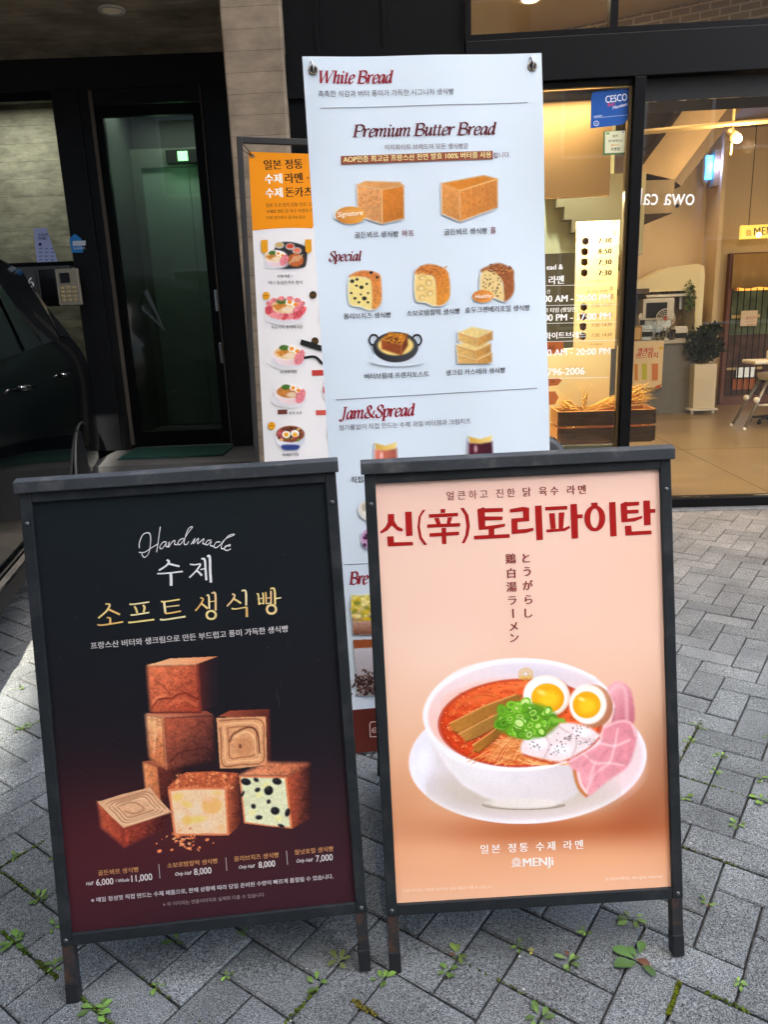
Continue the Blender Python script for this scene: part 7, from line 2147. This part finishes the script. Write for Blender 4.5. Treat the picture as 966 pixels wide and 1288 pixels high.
# high chair
t = thing('high_chair', 'white baby high chair with grey tube legs', 'high chair', M=FM @ Matrix.Translation(Vector((3.95, 3.1, 0.05))))
FB().box(3.68, 4.1, 2.88, 3.2, 0.725, 0.765).build('tray', white_m, t, bevel=0.015)
FB().prism([(3.86, 0.55), (4.2, 0.55), (4.24, 0.6), (4.24, 1.02), (4.18, 1.02), (4.16, 0.66), (3.84, 0.62)], 2.92, 3.18).build('seat', white_m, t, bevel=0.012)
FB().box(3.86, 4.0, 2.95, 3.05, 0.767, 0.86).build('tray_guard', white_m, t, bevel=0.015)
tube_m = mat('chair_tube', (128, 122, 112), rough=0.35, metal=0.6)
for o_ in (2.9, 3.22):
    for s0, s1 in ((3.9, 3.64), (4.08, 4.34)):
        l_ = FB().tube([(s0, (o_ + 3.06) / 2, 0.62), (s1, o_, 0.06)], 0.016, 8).build('leg', tube_m, t, smooth=True)
        FB().ball((s1, o_, 0.068), 0.02, 10).build('foot', white_m, l_, smooth=True)
        FB().ball(((s0 * 0.45 + s1 * 0.55), o_ * 0.77 + 3.06 * 0.23, 0.36), 0.032, 10).build('joint', white_m, l_, smooth=True)
FB().tube([(3.79, 2.98, 0.3), (4.2, 2.98, 0.3)], 0.012, 8).build('footrest', white_m, t, smooth=True)
t = thing('chair_base', 'dark castor base of a stool beside the high chair', 'stool', M=FM @ Matrix.Translation(Vector((4.15, 3.5, 0.05))))
b = FB()
for k in range(5):
    a_ = k * 2 * math.pi / 5
    b.tube([(4.12, 3.4, 0.13), (4.12 + 0.2 * math.cos(a_), 3.4 + 0.2 * math.sin(a_), 0.1)], 0.014, 8)
    b.ball((4.12 + 0.2 * math.cos(a_), 3.4 + 0.2 * math.sin(a_), 0.077), 0.024, 8)
b.build('base', blackm, t)
FB().tube([(4.12, 3.4, 0.13), (4.12, 3.4, 0.5)], 0.02, 8).build('column', steel_m, t)
FB().lathe([(0.15, 0), (0.17, 0.03), (0.15, 0.07), (1e-4, 0.075)], (4.12, 3.4, 0.5), 20).build('seat', blackm, t, smooth=True)
# track rail and spot lamp
t = thing('spotlight', 'warm spotlight hanging from a ceiling track in the wide window', 'spotlight', M=FM @ Matrix.Translation(Vector((3.03, 2.2, 2.7))))
FB().tube([(3.03, 2.2, 3.42), (3.02, 2.2, 2.58)], 0.012, 8).build('drop_rod', mat('rod_tan', (170, 150, 110), rough=0.4, metal=0.4), t)
FB().tube([(2.05, 2.2, 2.79), (3.9, 2.2, 2.86)], 0.022, 8).build('track', mat('rod_tan'), t)
FB().tube([(2.99, 2.2, 2.77), (3.045, 2.16, 2.705)], [0.035, 0.045], 14).build('lamp_head', mat('rod_tan'), t, smooth=True)
FB().ball((3.052, 2.15, 2.697), 0.034, 12).build('bulb', mat('bulb_warm', (255, 236, 200), emit=(255, 232, 190), estr=16), t, smooth=True)
lamp('glow', 'POINT', G(3.12, 2.05, 2.62), 14, 0.05, WARM, t)
# insect lamp
t = thing('insect_lamp', 'wall lamp glowing electric blue beside the rear wall corner', 'lamp', M=FM @ Matrix.Translation(Vector((3.9, 4.9, 2.72))))
b = FB(); b.ball((3.78, 4.9, 2.92), 0.065, 14, 1, 0.8, 3.0); b.build('shell', mat('lamp_grey', (150, 132, 110), rough=0.5), t, smooth=True)
FB().box(3.77, 3.84, 4.83, 4.86, 2.80, 3.06).build('tube', mat('uv_tube', (60, 150, 250), emit=(40, 140, 255), estr=4.5), t)
FB().box(3.86, 3.926, 4.82, 5.0, 2.72, 3.12).build('wall_plate', mat('lamp_grey'), t)
lamp('glow', 'POINT', G(3.86, 4.78, 2.94), 1.0, 0.03, (0.35, 0.4, 1.0), t)
o = FB().ball((3.9, 3.55, 2.03), 0.022, 10).build('light_bulb', mat('bulb_warm'), smooth=True, loc=G(3.9, 3.55, 2.03))
tag(o, 'tiny bare bulb glowing between the blue lamp and the yellow sign', 'bulb')

# ------------------------------------------------------------------ entrance details
t = thing('intercom', 'silver entry intercom with a camera window and keypad', 'intercom', (-2.3, 5.85, 1.5))
MB().box(-2.395, -2.225, 5.83, 5.86, 1.50, 1.765).build('body', mat('intercom_steel', (176, 166, 144), rough=0.4, metal=0.5), t, bevel=0.006)
MB().box(-2.36, -2.29, 5.822, 5.828, 1.665, 1.735).build('camera_window', dark_in, t)
for i in range(3):
    for j in range(4):
        MB().box(-2.37 + i * 0.045, -2.345 + i * 0.045, 5.823, 5.829, 1.53 + j * 0.03, 1.547 + j * 0.03).build('key', mat('key_brass', (206, 180, 120), rough=0.4), t, bevel=0.002)
MB().box(-2.53, -2.40, 5.835, 5.858, 1.505, 1.765).build('screen', mat('black_gloss', (14, 14, 15), rough=0.08, spec=0.6), t, bevel=0.004)
def wall_sheet(name, label, cat, x0, x1, z0, z1, y, rgb, outline=None):
    t = thing(name, label, cat, ((x0 + x1) / 2, y, z0))
    M = Matrix.Translation(Vector((0, y, 0)))
    (MB().prism(outline, y, y + 0.001) if outline else MB().box(x0, x1, y, y + 0.001, z0, z1)).build('sheet', mat('paper_%d_%d_%d' % rgb, rgb, rough=0.5), t)
    return t, Sheet(Matrix.Translation(Vector((0, y - 0.0008, 0))), layout_of(M, x0, x1, z0, z1), 0.9)
t, S = wall_sheet('paper_notice', 'pale lilac tapered notice on the concrete side window', 'notice', -2.60, -2.44, 1.82, 2.08, 5.985, (176, 184, 222), [(-2.585, 1.83), (-2.425, 1.83), (-2.475, 2.075), (-2.575, 2.075)])
S.start(); S.view(0, 280, 2.927)
for s_, a, b_, c in (('주차금지', (140, 50), (176, 48), (40, 50, 110)), ('안내문', (140, 64), (172, 62), (40, 50, 110))): S.text(s_, a, b_, c, 0.04)
for k in range(4):
    for m_ in range(3): S.stroke([(142 + m_ * 22, 96 + k * 14), (154 + m_ * 22, 95 + k * 14)], 4, (120, 124, 160), False)
S.ellipse(146, 80, 6, 6, (40, 46, 90))
S.build('lettering', t)
t, S = wall_sheet('door_sticker', 'blue house-shaped sticker on the dark door post', 'sticker', -2.3, -2.2, 1.88, 2.03, 5.936, (40, 130, 200), [(-2.29, 1.885), (-2.205, 1.885), (-2.205, 1.985), (-2.25, 2.02), (-2.295, 1.985)])
S.start(); S.view(0, 280, 2.927)
S.poly([(266, 68), (314, 66), (314, 84), (266, 86)], (210, 220, 230))
S.lift(); S.text('도시가스', (270, 100), (312, 98), (230, 240, 250), 0.02)
S.build('lettering', t)
t = thing('house_number', 'white number 6 on the grey letter panel', 'number', (-2.62, 5.855, 1.6))
M_ = Matrix.Translation(Vector((0, 5.859, 0)))
S = Sheet(M_, layout_of(M_, -2.75, -2.5, 1.55, 1.8), 0.95); S.start(); S.view(0, 0, 1)
S.text('6', (35.3, 361.4), (42.6, 361.2), (236, 236, 232), 0.01)
S.build('digit', t)
b = MB()
for k in range(26): b.box(-1.98, -1.2, 5.5 + k * 0.017, 5.512 + k * 0.017, 0.368, 0.377)
t = thing('door_mat', 'green ribbed mat before the glass door', 'mat', (-1.6, 5.7, 0.36))
MB().box(-1.99, -1.19, 5.49, 5.95, 0.3615, 0.368).build('base', mat('mat_green', (10, 40, 33), rough=0.85), t)
b.build('ribs', mat('mat_rib', (16, 58, 47), rough=0.8), t)
